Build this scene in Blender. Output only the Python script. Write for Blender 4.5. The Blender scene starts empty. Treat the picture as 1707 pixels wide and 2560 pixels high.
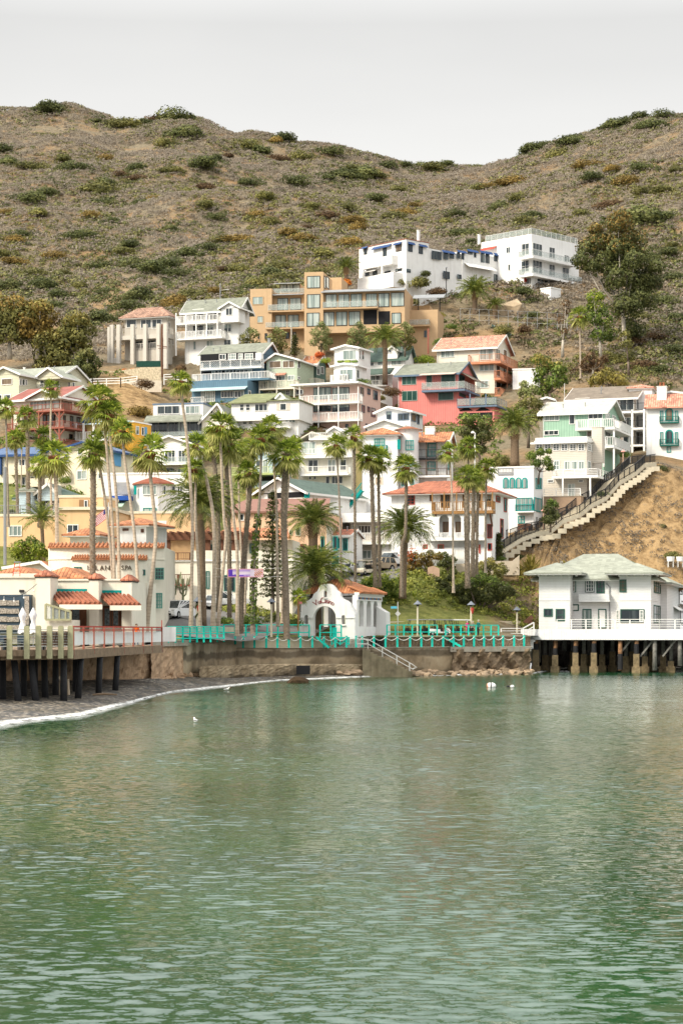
import bpy,bmesh,math,random
import numpy as np
from mathutils import Vector,Matrix
random.seed(7);R=math.radians
scene=bpy.context.scene
COL=scene.collection
# ---------------------------------------------------------------- camera
F,CX,HY,CZ=5000.0,853.5,1575.0,5.0        # focal length in photo pixels, image column of x=0, horizon row, eye height
cd=bpy.data.cameras.new('camera');cam=bpy.data.objects.new('camera',cd);COL.objects.link(cam)
cam.location=(0,0,CZ);cam.rotation_euler=(R(90),0,0)
cd.sensor_fit='VERTICAL';cd.sensor_height=36;cd.lens=F/2560*36
cd.shift_y=(HY-1280)/2560;cd.clip_start=1;cd.clip_end=5000
scene.camera=cam
# ---------------------------------------------------------------- sky, sun, exposure
SUN_EL,SUN_AZ=42,232        # azimuth clockwise from +Y: behind the camera, to the left
w=bpy.data.worlds.new("World");scene.world=w;w.use_nodes=True
nt=w.node_tree;nt.nodes.clear();NN=nt.nodes.new;L=nt.links.new
sky=NN('ShaderNodeTexSky');sky.sky_type='NISHITA';sky.sun_disc=False
sky.sun_elevation=R(SUN_EL);sky.sun_rotation=R(SUN_AZ);sky.air_density=1.0;sky.dust_density=4.0
hs=NN('ShaderNodeHueSaturation');hs.inputs['Saturation'].default_value=0.16
tc=NN('ShaderNodeTexCoord');mp=NN('ShaderNodeMapping');mp.inputs['Scale'].default_value=(1,1,3.5)
cl=NN('ShaderNodeTexNoise');cl.inputs['Scale'].default_value=1.1;cl.inputs['Detail'].default_value=5
cr=NN('ShaderNodeValToRGB');cr.color_ramp.elements[0].position=.3;cr.color_ramp.elements[1].position=.7
cr.color_ramp.elements[0].color=(7.2,7.2,7.1,1);cr.color_ramp.elements[1].color=(10.6,10.5,10.2,1)
mx=NN('ShaderNodeMix');mx.data_type='RGBA';mx.inputs[0].default_value=.72
bg=NN('ShaderNodeBackground');bg.inputs['Strength'].default_value=0.089
wo=NN('ShaderNodeOutputWorld')
L(sky.outputs[0],hs.inputs['Color']);L(tc.outputs['Generated'],mp.inputs[0]);L(mp.outputs[0],cl.inputs['Vector'])
sz_=NN('ShaderNodeSeparateXYZ');L(tc.outputs['Generated'],sz_.inputs[0]);mr_=NN('ShaderNodeMapRange');mr_.inputs[1].default_value=.17;mr_.inputs[2].default_value=.42;mr_.inputs[3].default_value=.16;mr_.inputs[4].default_value=-.22
L(sz_.outputs[2],mr_.inputs[0]);ad_=NN('ShaderNodeMath');ad_.operation='ADD';L(cl.outputs['Fac'],ad_.inputs[0]);L(mr_.outputs[0],ad_.inputs[1]);L(ad_.outputs[0],cr.inputs[0]);L(hs.outputs[0],mx.inputs[6]);L(cr.outputs[0],mx.inputs[7])
mg_=NN('ShaderNodeMapRange');mg_.inputs[1].default_value=.29;mg_.inputs[2].default_value=.42;mg_.inputs[3].default_value=1;mg_.inputs[4].default_value=2.6
L(sz_.outputs[2],mg_.inputs[0]);vm_=NN('ShaderNodeVectorMath');vm_.operation='SCALE';L(mx.outputs[2],vm_.inputs[0]);L(mg_.outputs[0],vm_.inputs['Scale']);L(vm_.outputs[0],bg.inputs[0]);L(bg.outputs[0],wo.inputs[0])
sd=bpy.data.lights.new('sun','SUN');sd.energy=3.3;sd.angle=R(12);sd.color=(1,.91,.74)
so=bpy.data.objects.new('sun',sd);COL.objects.link(so)
az,el=R(SUN_AZ),R(SUN_EL)
sv=Vector((math.sin(az)*math.cos(el),math.cos(az)*math.cos(el),math.sin(el)))
so.rotation_euler=sv.to_track_quat('Z','Y').to_euler();so.location=(-100,-100,200)
scene.view_settings.view_transform='Standard';scene.view_settings.look='None'
scene.view_settings.exposure=0.30;scene.view_settings.gamma=1
scene.render.engine='CYCLES'
try:
    scene.cycles.max_bounces=5;scene.cycles.diffuse_bounces=2;scene.cycles.glossy_bounces=3
    scene.cycles.transparent_max_bounces=8;scene.cycles.transmission_bounces=2
except Exception:pass

# ---------------------------------------------------------------- pixel <-> place
CROPS={0:(0,0,1),1:(0,880,3.409),2:(420,850,3.409),3:(840,820,3.409),4:(1250,880,3.431),5:(0,1280,3.409),
         6:(400,1250,3.409),7:(840,1250,3.409),8:(1250,1250,3.431),9:(240,640,3.409),10:(600,640,2.958),11:(870,560,2.570)}
cur=[CROPS[0]]
def CR(n):cur[0]=CROPS[n]
def cx(x):return cur[0][0] + x/cur[0][2]
def cy(y):return cur[0][1] + y/cur[0][2]
def P(px,py,Y):return Vector(((px-CX)*Y/F,Y,CZ+(HY-py)*Y/F))

# ---------------------------------------------------------------- materials
MATS={}
def newmat(name):
    m=bpy.data.materials.new(name);m.use_nodes=True
    t=m.node_tree;b=t.nodes['Principled BSDF'];MATS[name]=m
    return m,t,b
def rgb(c):return (c[0],c[1],c[2],1)
def mul(c,k):return tuple(min(1,max(0,v*k)) for v in c)
def M(name,col,rough=.85,var=.14,scale=1.2,bump=0.,bscale=12,pat=None,metal=0,spec=.3,streak=.0,per=.2):
    """plain surface: base colour with two octaves of noise; pat adds boards, tiles or shingles"""
    if name in MATS:return MATS[name]
    m,t,b=newmat(name);n=t.nodes.new;l=t.links.new
    b.inputs['Roughness'].default_value=rough;b.inputs['Metallic'].default_value=metal
    b.inputs['Specular IOR Level'].default_value=spec
    co=n('ShaderNodeTexCoord')
    no=n('ShaderNodeTexNoise');no.inputs['Scale'].default_value=scale;no.inputs['Detail'].default_value=6
    no.inputs['Roughness'].default_value=.62
    l(co.outputs['Object'],no.inputs['Vector'])
    rp=n('ShaderNodeValToRGB');rp.color_ramp.elements[0].position=.3;rp.color_ramp.elements[1].position=.72
    rp.color_ramp.elements[0].color=rgb(mul(col,1-var));rp.color_ramp.elements[1].color=rgb(mul(col,1+var*.6))
    l(no.outputs['Fac'],rp.inputs[0]);out=rp.outputs[0];hgt=None
    def mixmul(a,fac,c,f):
        x=n('ShaderNodeMix');x.data_type='RGBA';x.blend_type='MULTIPLY'
        l(fac,x.inputs[0]) if fac is not None else None
        l(a,x.inputs[6]);x.inputs[7].default_value=rgb(c);return x.outputs[2]
    if streak:
        mp=n('ShaderNodeMapping');mp.inputs['Scale'].default_value=(2.2,2.2,.18);l(co.outputs['Object'],mp.inputs[0])
        s=n('ShaderNodeTexNoise');s.inputs['Scale'].default_value=1;s.inputs['Detail'].default_value=4;l(mp.outputs[0],s.inputs['Vector'])
        r2=n('ShaderNodeMapRange');r2.inputs[1].default_value=.52;r2.inputs[2].default_value=.75;r2.inputs[4].default_value=streak
        l(s.outputs['Fac'],r2.inputs[0]);out=mixmul(out,r2.outputs[0],(.45,.40,.33),1)
    if pat in ('hboard','vboard'):
        sx=n('ShaderNodeSeparateXYZ');l(co.outputs['Object'],sx.inputs[0])
        if pat == 'vboard':
            a=n('ShaderNodeMath');a.operation='ADD';l(sx.outputs[0],a.inputs[0]);l(sx.outputs[1],a.inputs[1]);src=a.outputs[0]
        else:src=sx.outputs[2]
        d=n('ShaderNodeMath');d.operation='DIVIDE';l(src,d.inputs[0]);d.inputs[1].default_value=per
        fr=n('ShaderNodeMath');fr.operation='FRACT';l(d.outputs[0],fr.inputs[0])
        g=n('ShaderNodeMath');g.operation='LESS_THAN';l(fr.outputs[0],g.inputs[0]);g.inputs[1].default_value=.16
        out=mixmul(out,g.outputs[0],(.72,.72,.72),1);hgt=fr.outputs[0]
    if pat in ('tile','shingle'):
        uv=n('ShaderNodeUVMap');su=n('ShaderNodeSeparateXYZ');l(uv.outputs[0],su.inputs[0])
        w1,w2=((.34,.42) if pat == 'tile' else (.5,.3))
        du=n('ShaderNodeMath');du.operation='DIVIDE';l(su.outputs[0],du.inputs[0]);du.inputs[1].default_value=w1
        dv=n('ShaderNodeMath');dv.operation='DIVIDE';l(su.outputs[1],dv.inputs[0]);dv.inputs[1].default_value=w2
        fu=n('ShaderNodeMath');fu.operation='FLOOR';l(du.outputs[0],fu.inputs[0])
        fv=n('ShaderNodeMath');fv.operation='FLOOR';l(dv.outputs[0],fv.inputs[0])
        cb=n('ShaderNodeCombineXYZ');l(fu.outputs[0],cb.inputs[0]);l(fv.outputs[0],cb.inputs[1])
        wn=n('ShaderNodeTexWhiteNoise');wn.noise_dimensions='2D';l(cb.outputs[0],wn.inputs['Vector'])
        r3=n('ShaderNodeMapRange');r3.inputs[3].default_value=.62 if pat == 'tile' else .84;r3.inputs[4].default_value=1.3 if pat == 'tile' else 1.12
        l(wn.outputs['Value'],r3.inputs[0])
        x=n('ShaderNodeMix');x.data_type='RGBA';x.blend_type='MULTIPLY';x.inputs[0].default_value=1
        c3=n('ShaderNodeCombineColor');[l(r3.outputs[0],c3.inputs[i]) for i in range(3)]
        l(out,x.inputs[6]);l(c3.outputs[0],x.inputs[7]);out=x.outputs[2]
        f1=n('ShaderNodeMath');f1.operation='FRACT';l(du.outputs[0],f1.inputs[0])
        if pat == 'tile':
            s1=n('ShaderNodeMath');s1.operation='PINGPONG';l(du.outputs[0],s1.inputs[0]);s1.inputs[1].default_value=.5
            hgt=s1.outputs[0]
            g=n('ShaderNodeMath');g.operation='LESS_THAN';l(s1.outputs[0],g.inputs[0]);g.inputs[1].default_value=.11
            out=mixmul(out,g.outputs[0],(.5,.42,.4),1)
        else:hgt=f1.outputs[0]
    if bump or hgt is not None:
        bp=n('ShaderNodeBump');bp.inputs['Strength'].default_value=.5 if hgt is not None else min(1,bump)
        bp.inputs['Distance'].default_value=.12 if pat == 'tile' else (.03 if hgt is not None else .08)
        if hgt is not None:l(hgt,bp.inputs['Height'])
        else:
            n2=n('ShaderNodeTexNoise');n2.inputs['Scale'].default_value=bscale;n2.inputs['Detail'].default_value=4
            l(co.outputs['Object'],n2.inputs['Vector']);l(n2.outputs['Fac'],bp.inputs['Height'])
        l(bp.outputs[0],b.inputs['Normal'])
    l(out,b.inputs['Base Color'])
    return m
def LEAF(name,c1,c2,c3=None,trans=.25,rough=.6):
    if name in MATS:return MATS[name]
    m,t,b=newmat(name);n=t.nodes.new;l=t.links.new
    g=n('ShaderNodeNewGeometry');oi=n('ShaderNodeObjectInfo')
    co=n('ShaderNodeTexCoord');no=n('ShaderNodeTexNoise');no.inputs['Scale'].default_value=.55;no.inputs['Detail'].default_value=2
    l(co.outputs['Object'],no.inputs['Vector'])
    a=n('ShaderNodeMath');a.operation='MULTIPLY_ADD';a.inputs[1].default_value=.62;l(g.outputs['Random Per Island'],a.inputs[0])
    s=n('ShaderNodeMath');s.operation='MULTIPLY_ADD';s.inputs[1].default_value=1.3;s.inputs[2].default_value=-.46;l(no.outputs['Fac'],s.inputs[0])
    l(s.outputs[0],a.inputs[2])
    rp=n('ShaderNodeValToRGB');e=rp.color_ramp.elements;e[0].position=.1;e[1].position=.95
    e[0].color=rgb(c1);e[1].color=rgb(c3 or mul(c2,1.25));k=rp.color_ramp.elements.new(.55);k.color=rgb(c2)
    l(a.outputs[0],rp.inputs[0])
    hsv=n('ShaderNodeHueSaturation');r=n('ShaderNodeMapRange');r.inputs[3].default_value=.8;r.inputs[4].default_value=1.2
    l(oi.outputs['Random'],r.inputs[0]);l(r.outputs[0],hsv.inputs['Value']);l(rp.outputs[0],hsv.inputs['Color'])
    l(hsv.outputs[0],b.inputs['Base Color']);b.inputs['Roughness'].default_value=rough
    b.inputs['Specular IOR Level'].default_value=.25
    if trans:
        tr=n('ShaderNodeBsdfTranslucent');l(hsv.outputs[0],tr.inputs[0]);ms=n('ShaderNodeMixShader');ms.inputs[0].default_value=trans
        l(b.outputs[0],ms.inputs[1]);l(tr.outputs[0],ms.inputs[2]);l(ms.outputs[0],t.nodes['Material Output'].inputs[0])
    return m
def GLASS(name,col,rough=.07,spec=.6,cur=None):
    m,t,b=newmat(name);n=t.nodes.new;l=t.links.new
    co=n('ShaderNodeTexCoord');no=n('ShaderNodeTexNoise');no.inputs['Scale'].default_value=.8;l(co.outputs['Object'],no.inputs['Vector'])
    mp=n('ShaderNodeMapping');mp.inputs['Scale'].default_value=(3,3,.15);l(co.outputs['Object'],mp.inputs[0]);l(mp.outputs[0],no.inputs['Vector'])
    rp=n('ShaderNodeValToRGB');rp.color_ramp.elements[0].position=.42;rp.color_ramp.elements[1].position=.62
    rp.color_ramp.elements[0].color=rgb(col);rp.color_ramp.elements[1].color=rgb(cur or mul(col,1.9))
    l(no.outputs['Fac'],rp.inputs[0]);l(rp.outputs[0],b.inputs['Base Color'])
    b.inputs['Roughness'].default_value=rough;b.inputs['Specular IOR Level'].default_value=spec
    return m
glass=GLASS('window_glass',(.012,.02,.026),cur=(.05,.065,.07))
glass_c=GLASS('curtained_glass',(.17,.22,.21),.2,.5,cur=(.36,.40,.37))
glass_t=GLASS('tinted_glass',(.24,.30,.28),.12,.6,cur=(.45,.50,.46))
glass_b=GLASS('brown_blind_glass',(.12,.08,.05),.2,.5,cur=(.2,.15,.10))
m,t,b=newmat('rail_glass');n=t.nodes.new
tp=n('ShaderNodeBsdfTransparent');ms=n('ShaderNodeMixShader');ms.inputs[0].default_value=.32
b.inputs['Base Color'].default_value=(.42,.48,.46,1);b.inputs['Roughness'].default_value=.1
t.links.new(tp.outputs[0],ms.inputs[1]);t.links.new(b.outputs[0],ms.inputs[2]);t.links.new(ms.outputs[0],t.nodes['Material Output'].inputs[0])
rail_glass=m

white=M('white_paint',(.78,.77,.74),streak=.3,var=.06)
whitest=M('white_stucco',(.80,.79,.77),streak=.24,var=.05,bump=.15)
whiteb=M('white_boards',(.78,.78,.77),pat='hboard',per=.19,var=.05,streak=.1)
trimw=M('white_trim',(.8,.79,.76),var=.05)
cream=M('cream_stucco',(.72,.64,.49),streak=.15,var=.07,bump=.15)
cream2=M('pale_cream_stucco',(.74,.69,.58),streak=.14,var=.06,bump=.15)
peach=M('peach_stucco',(.70,.47,.26),streak=.12,var=.06,bump=.15)
tan=M('tan_stucco',(.52,.36,.21),streak=.15,var=.07,bump=.15)
yellow=M('yellow_paint',(.72,.46,.13),pat='hboard',per=.25)
ochre=M('ochre_paint',(.72,.38,.05),streak=.05)
pink=M('pink_boards',(.66,.46,.39),pat='vboard',per=.35,var=.06)
redw=M('coral_boards',(.68,.23,.205),pat='vboard',per=.4,var=.08,streak=.15)
greenw=M('mint_boards',(.32,.50,.38),pat='vboard',per=.4,var=.08)
sage=M('sage_boards',(.45,.52,.40),pat='hboard',per=.25,var=.06)
dgreen=M('dark_green_boards',(.11,.18,.15),pat='hboard',per=.25)
bluew=M('blue_boards',(.11,.20,.27),pat='vboard',per=.35,var=.12)
blued=M('blue_trim',(.03,.07,.19))
lblue=M('pale_blue_boards',(.45,.56,.62),pat='hboard',per=.25)
beige=M('beige_boards',(.62,.56,.48),pat='hboard',per=.25,var=.05)
greyst=M('grey_stucco',(.47,.43,.37),streak=.2,var=.08)
sagec=M('olive_cream_boards',(.62,.60,.46),pat='hboard',per=.25,var=.05)
taupe=M('taupe_boards',(.42,.36,.30),pat='hboard',per=.25)
tileo=M('orange_clay_tiles',(.48,.20,.095),pat='tile',var=.3,scale=.8,rough=.8)
tiler=M('red_clay_tiles',(.38,.14,.08),pat='tile',var=.3,scale=.8,rough=.8)
tilep=M('salmon_tiles',(.58,.27,.19),pat='tile',var=.12,scale=.8,rough=.8)
tileb=M('weathered_brown_tiles',(.36,.22,.16),pat='tile',var=.35,scale=1.5)
tilebl=M('blue_glazed_tiles',(.05,.12,.27),pat='tile',var=.2,rough=.4)
shg=M('sage_shingles',(.22,.23,.185),pat='shingle',var=.2,scale=.7)
shl=M('pale_sage_shingles',(.30,.315,.26),pat='shingle',var=.2,scale=.7)
shgr=M('moss_green_shingles',(.20,.215,.11),pat='shingle',var=.2,scale=.7)
shd=M('dark_green_shingles',(.09,.13,.11),pat='shingle',var=.2,scale=.7)
shb=M('brown_shingles',(.20,.165,.13),pat='shingle',var=.2,scale=.7)
shr=M('maroon_shingles',(.28,.10,.08),pat='shingle',var=.2,scale=.7)
shw=M('pale_shingles',(.50,.49,.41),pat='shingle',var=.2,scale=.7)
flat=M('flat_roofing',(.5,.47,.42),var=.2)
brick=M('brick_red_roofing',(.25,.13,.10),var=.15)
dwood=M('brown_timber',(.16,.07,.04),var=.25,scale=3)
rwood=M('red_brown_timber',(.30,.10,.07),var=.2,scale=3)
swood=M('salmon_timber',(.52,.22,.12),var=.15)
owood=M('oak_timber',(.30,.16,.06),var=.25,scale=3)
bwood=M('weathered_timber',(.24,.17,.11),var=.35,scale=2.5,bump=.3,streak=.4)
oliv=M('olive_posts',(.34,.33,.20),var=.2,scale=4)
pile=M('tarred_timber',(.018,.018,.02),var=.4,scale=4,rough=.7,bump=.4)
black=M('black_iron',(.02,.02,.022),rough=.5)
grey=M('grey_metal',(.25,.26,.27),rough=.5)
dgrey=M('dark_blue_metal',(.04,.065,.09),rough=.5)
teal=M('teal_paint',(.0,.26,.24),var=.08)
turq=M('turquoise_paint',(.01,.60,.47),var=.10,rough=.6)
steel=M('galvanised_steel',(.62,.61,.57),rough=.4,metal=.3)
conc=M('concrete',(.40,.36,.29),var=.25,scale=.6,streak=.45,bump=.4)
conc2=M('pale_concrete',(.58,.53,.44),var=.12,scale=1,streak=.15,bump=.2)
asph=M('asphalt',(.16,.155,.15),var=.18,scale=.5,bump=.1)
redp=M('red_paint',(.42,.06,.04),var=.1)
orange=M('orange_paint',(.8,.12,.03))
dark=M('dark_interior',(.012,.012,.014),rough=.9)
# ---------------------------------------------------------------- mesh builder
class MB:
    def __init__(s):s.v=[];s.f=[];s.m=[];s.uv={};s.mats=[];s.cm=0;s.off=Vector((0,0,0));s.smooth=False
    def use(s,mt):
        if mt not in s.mats:s.mats.append(mt)
        s.cm=s.mats.index(mt);return s
    def face(s,pts,uv=None):
        i=len(s.v);s.v+=[tuple(Vector(p)+s.off) for p in pts];s.f.append(tuple(range(i,i+len(pts))));s.m.append(s.cm)
        if uv:s.uv[len(s.f)-1]=uv
    def idx(s,pts,faces):
        i=len(s.v);s.v+=[tuple(Vector(p)+s.off) for p in pts]
        for q in faces:s.f.append(tuple(i+k for k in q));s.m.append(s.cm)
    def box(s,x0,x1,y0,y1,z0,z1):
        if x0 > x1:x0,x1=x1,x0
        if y0 > y1:y0,y1=y1,y0
        if z0 > z1:z0,z1=z1,z0
        s.idx([(x0,y0,z0),(x1,y0,z0),(x1,y1,z0),(x0,y1,z0),(x0,y0,z1),(x1,y0,z1),(x1,y1,z1),(x0,y1,z1)],
              [(0,3,2,1),(4,5,6,7),(0,1,5,4),(1,2,6,5),(2,3,7,6),(3,0,4,7)])
    def beam(s,a,b,w,h=None):
        """square bar from a to b"""
        h=h or w;a=Vector(a);b=Vector(b);d=(b-a).normalized()
        u=d.cross(Vector((0,0,1)));u=u.normalized() if u.length > 1e-4 else Vector((1,0,0))
        v=u.cross(d).normalized();u *= w/2;v *= h/2
        s.idx([a-u-v,a+u-v,a+u+v,a-u+v,b-u-v,b+u-v,b+u+v,b-u+v],[(0,3,2,1),(4,5,6,7),(0,1,5,4),(1,2,6,5),(2,3,7,6),(3,0,4,7)])
    def tube(s,pts,rad,n=8,cap=True):
        pts=[Vector(p) for p in pts]
        if not hasattr(rad,'__len__'):rad=[rad]*len(pts)
        vs=[];fs=[]
        for i,p in enumerate(pts):
            d=(pts[min(i+1,len(pts)-1)]-pts[max(i-1,0)]).normalized()
            u=d.cross(Vector((0,1,0)));u=u.normalized() if u.length > .1 else Vector((1,0,0));v=d.cross(u)
            for k in range(n):
                a=2*math.pi*k/n;vs.append(p+(u*math.cos(a)+v*math.sin(a))*rad[i])
        for i in range(len(pts)-1):
            for k in range(n):fs.append((i*n+k,i*n+(k+1) % n,(i+1)*n+(k+1) % n,(i+1)*n+k))
        if cap:fs.append(tuple(range(n-1,-1,-1)));fs.append(tuple((len(pts)-1)*n+k for k in range(n)))
        s.idx(vs,fs)
    def lathe(s,prof,n=16,cx=0,cy=0,a0=0,a1=2*math.pi):
        full=abs(a1-a0-2*math.pi) < 1e-5;m=n if full else n+1;vs=[];fs=[]
        for r,z in prof:
            for k in range(m):
                a=a0+(a1-a0)*k/n;vs.append((cx+r*math.cos(a),cy+r*math.sin(a),z))
        for i in range(len(prof)-1):
            for k in range(n):fs.append((i*m+k,i*m+(k+1) % m,(i+1)*m+(k+1) % m,(i+1)*m+k))
        s.idx(vs,fs)
    def prism(s,poly,y0,y1):
        """polygon in x,z extruded along y"""
        n=len(poly);vs=[(x,y0,z) for x,z in poly]+[(x,y1,z) for x,z in poly]
        s.idx(vs,[tuple(range(n)),tuple(range(2*n-1,n-1,-1))]+[(i,i+n,(i+1) % n+n,(i+1) % n) for i in range(n)])
    def slab(s,q,th,uv=True):
        """roof slab: q = four points eave-left, eave-right, top-right, top-left; thickness downwards"""
        q=[Vector(p) for p in q];n=len(q);dn=Vector((0,0,-th));a=(q[1]-q[0]).normalized()
        nr=(q[1]-q[0]).cross(q[-1]-q[0]).normalized();b=nr.cross(a)
        s.face(q,[((p-q[0]).dot(a),(p-q[0]).dot(b)) for p in q]);s.face([p+dn for p in reversed(q)])
        for i in range(n):
            j=(i+1) % n;s.face([q[i]+dn,q[j]+dn,q[j],q[i]])
    def build(s,name,mt=None,parent=None,smooth=False):
        if not s.f:return None
        me=bpy.data.meshes.new(name);me.from_pydata(s.v,[],s.f)
        mats=s.mats if s.mats else [mt or white]
        for q in mats:me.materials.append(q)
        if len(mats) > 1:me.polygons.foreach_set('material_index',s.m)
        if s.uv:
            ul=me.uv_layers.new(name='UVMap')
            for fi,uv in s.uv.items():
                for k,li in enumerate(me.polygons[fi].loop_indices):ul.data[li].uv=uv[k]
        if smooth:me.polygons.foreach_set('use_smooth',[True]*len(me.polygons))
        me.update()
        o=bpy.data.objects.new(name,me);COL.objects.link(o)
        if parent:o.parent=parent
        return o
def thing(name,label,cat,loc=(0,0,0),rz=0,group=None,kind=None):
    o=bpy.data.objects.new(name,None);COL.objects.link(o);o.location=loc;o.rotation_euler=(0,0,rz)
    o.empty_display_size=.1
    return tag(o,label,cat,group,kind)
def tag(o,label,cat,group=None,kind=None):
    if label:o['label']=label
    if cat:o['category']=cat
    if group:o['group']=group
    if kind:o['kind']=kind
    return o
def struct(o,kind='structure',label=None,cat=None):
    o['kind']=kind
    if label:o['label']=label
    if cat:o['category']=cat
    return o
def copytree(o,parent=None):
    c=o.copy();COL.objects.link(c);c.parent=parent
    for ch in o.children:copytree(ch,c)
    return c
# ---------------------------------------------------------------- the terrain: for columns of the photograph, (distance, row) pairs
def W(u):return float(np.interp(u,[-600,0,180,400,580,925,1240,1320,1400,1707,2300],[150,158,162,176,206,217,228,232,262,266,270]))
COLS={
 -700:[(150,1612),(170,1606),(205,1500),(250,1290),(300,1110),(320,1020),(350,940),(430,780),(745,310),(900,420)],
 0:[(158,1612),(172,1608),(180,1604),(215,1450),(250,1275),(300,1115),(320,1030),(350,950),(430,780),(750,288),(900,420)],
 180:[(162,1611),(176,1604),(190,1570),(215,1470),(250,1300),(300,1125),(322,1020),(345,950),(372,880),(440,760),(755,276),(900,420)],
 300:[(171,1608),(180,1598),(192,1562),(208,1530),(235,1410),(265,1300),(300,1150),(328,1042),(350,935),(366,900),(440,740),(760,302),(900,440)],
 450:[(186,1604),(189,1585),(197,1548),(230,1521),(246,1450),(280,1280),(305,1150),(335,1040),(350,1000),(362,900),(374,860),(440,710),(770,288),(900,440)],
 600:[(207,1604),(212,1585),(222,1545),(238,1500),(262,1340),(290,1200),(325,1045),(345,990),(362,900),(374,860),(395,800),(460,640),(770,330),(900,450)],
 750:[(217,1592),(221,1590),(230,1555),(245,1480),(270,1330),(300,1180),(330,1030),(350,965),(368,890),(376,850),(400,770),(470,610),(760,368),(900,450)],
 900:[(221,1592),(225,1589),(233,1550),(242,1478),(251,1440),(259,1432),(275,1360),(300,1250),(318,1100),(335,1060),(355,970),(375,870),(398,745),(470,610),(750,397),(900,480)],
 1050:[(224,1592),(228,1588),(234,1555),(243,1490),(250,1432),(262,1400),(275,1370),(300,1290),(325,1110),(345,1050),(365,930),(385,830),(398,745),(470,620),(740,424),(900,500)],
 1200:[(227,1592),(234,1586),(240,1550),(248,1490),(254,1430),(268,1400),(285,1290),(310,1165),(335,1070),(360,950),(385,810),(404,712),(470,600),(720,418),(900,500)],
 1350:[(240,1592),(246,1580),(252,1540),(257,1440),(262,1380),(272,1310),(285,1260),(300,1180),(325,1090),(350,980),(380,850),(405,705),(460,600),(680,372),(900,470)],
 1500:[(262,1592),(264,1500),(268,1400),(283,1232),(300,1180),(318,1120),(342,1000),(372,870),(402,740),(450,620),(650,330),(900,460)],
 1640:[(265,1592),(267,1500),(270,1410),(288,1160),(300,1152),(325,1080),(350,960),(390,800),(430,680),(620,292),(900,450)],
 1750:[(266,1592),(268,1500),(272,1410),(290,1190),(304,1155),(330,1070),(355,950),(390,800),(430,670),(610,262),(900,440)],
 2400:[(269,1592),(272,1500),(276,1410),(290,1250),(304,1175),(330,1080),(355,950),(390,800),(430,670),(600,240),(900,430)],
}
US=sorted(COLS);CZS=[]
for u in US:
    a=np.array(COLS[u],float);CZS.append((a[:,0],CZ+(HY-a[:,1])*a[:,0]/F))
_rs=np.random.RandomState(3)
_waves=[(2*math.pi/l*math.cos(a),2*math.pi/l*math.sin(a),p,l) for l,a,p in zip([95,70,52,40,31,24,19,14,11,9,7.5],_rs.rand(11)*3.1,_rs.rand(11)*6.3)]
def und(x,y):
    s=0
    for kx,ky,p,l in _waves:s=s+np.sin(kx*x+ky*y+p)*l*(.021 if l > 28 else .014)
    return s
def TZa(u,Y):
    """terrain height, arrays of photo column u and distance Y"""
    u=np.asarray(u,float);Y=np.asarray(Y,float);uc=np.clip(u,US[0],US[-1])
    z=np.zeros_like(Y+u);i=np.clip(np.searchsorted(US,uc)-1,0,len(US)-2)
    zz=np.array([np.interp(Y,a,b) for a,b in CZS]) if Y.ndim else None
    u0=np.array(US)[i];u1=np.array(US)[i+1];t=(uc-u0)/(u1-u0);t=t*t*(3-2*t)*.5+t*.5
    idx=np.indices(z.shape)
    z=zz[(i,)+tuple(idx)]*(1-t)+zz[(i+1,)+tuple(idx)]*t
    amp=np.clip((Y-375)/120,0,1)
    return z+und((u-CX)*Y/F,Y)*amp*.8
def TZ(u,Y):return float(TZa(np.array([u]),np.array([Y]))[0])
def ground(px,py):
    """the place on the ground seen at this pixel"""
    Ys=np.arange(W(px)+2,760,.4);z=TZa(np.full_like(Ys,px),Ys);r=HY-(z-CZ)*F/Ys
    k=int(np.argmax(r <= py)) if (r <= py).any() else len(Ys)-1
    return Vector(((px-CX)*Ys[k]/F,Ys[k],z[k]))
def onz(px,Y):return Vector(((px-CX)*Y/F,Y,TZ(px,Y)))

def gridmesh(name,X,Y,Z,mt,smooth=True):
    n,m_=X.shape;me=bpy.data.meshes.new(name)
    co=np.stack([X,Y,Z],-1).reshape(-1,3).astype(np.float32)
    i=np.arange(n*m_).reshape(n,m_);q=np.stack([i[:-1,:-1],i[:-1,1:],i[1:,1:],i[1:,:-1]],-1).reshape(-1,4)
    setmesh(me,co,q,smooth);me.materials.append(mt)
    o=bpy.data.objects.new(name,me);COL.objects.link(o);return o
def setmesh(me,co,q,smooth=False):
    k=q.shape[1];me.vertices.add(len(co));me.vertices.foreach_set('co',co.astype(np.float32).ravel())
    me.loops.add(q.size);me.loops.foreach_set('vertex_index',q.astype(np.int32).ravel())
    me.polygons.add(len(q));me.polygons.foreach_set('loop_start',np.arange(0,q.size,k,dtype=np.int32))
    me.polygons.foreach_set('loop_total',np.full(len(q),k,np.int32))
    if smooth:me.polygons.foreach_set('use_smooth',np.ones(len(q),bool))
    me.update(calc_edges=True);me.validate()

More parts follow.
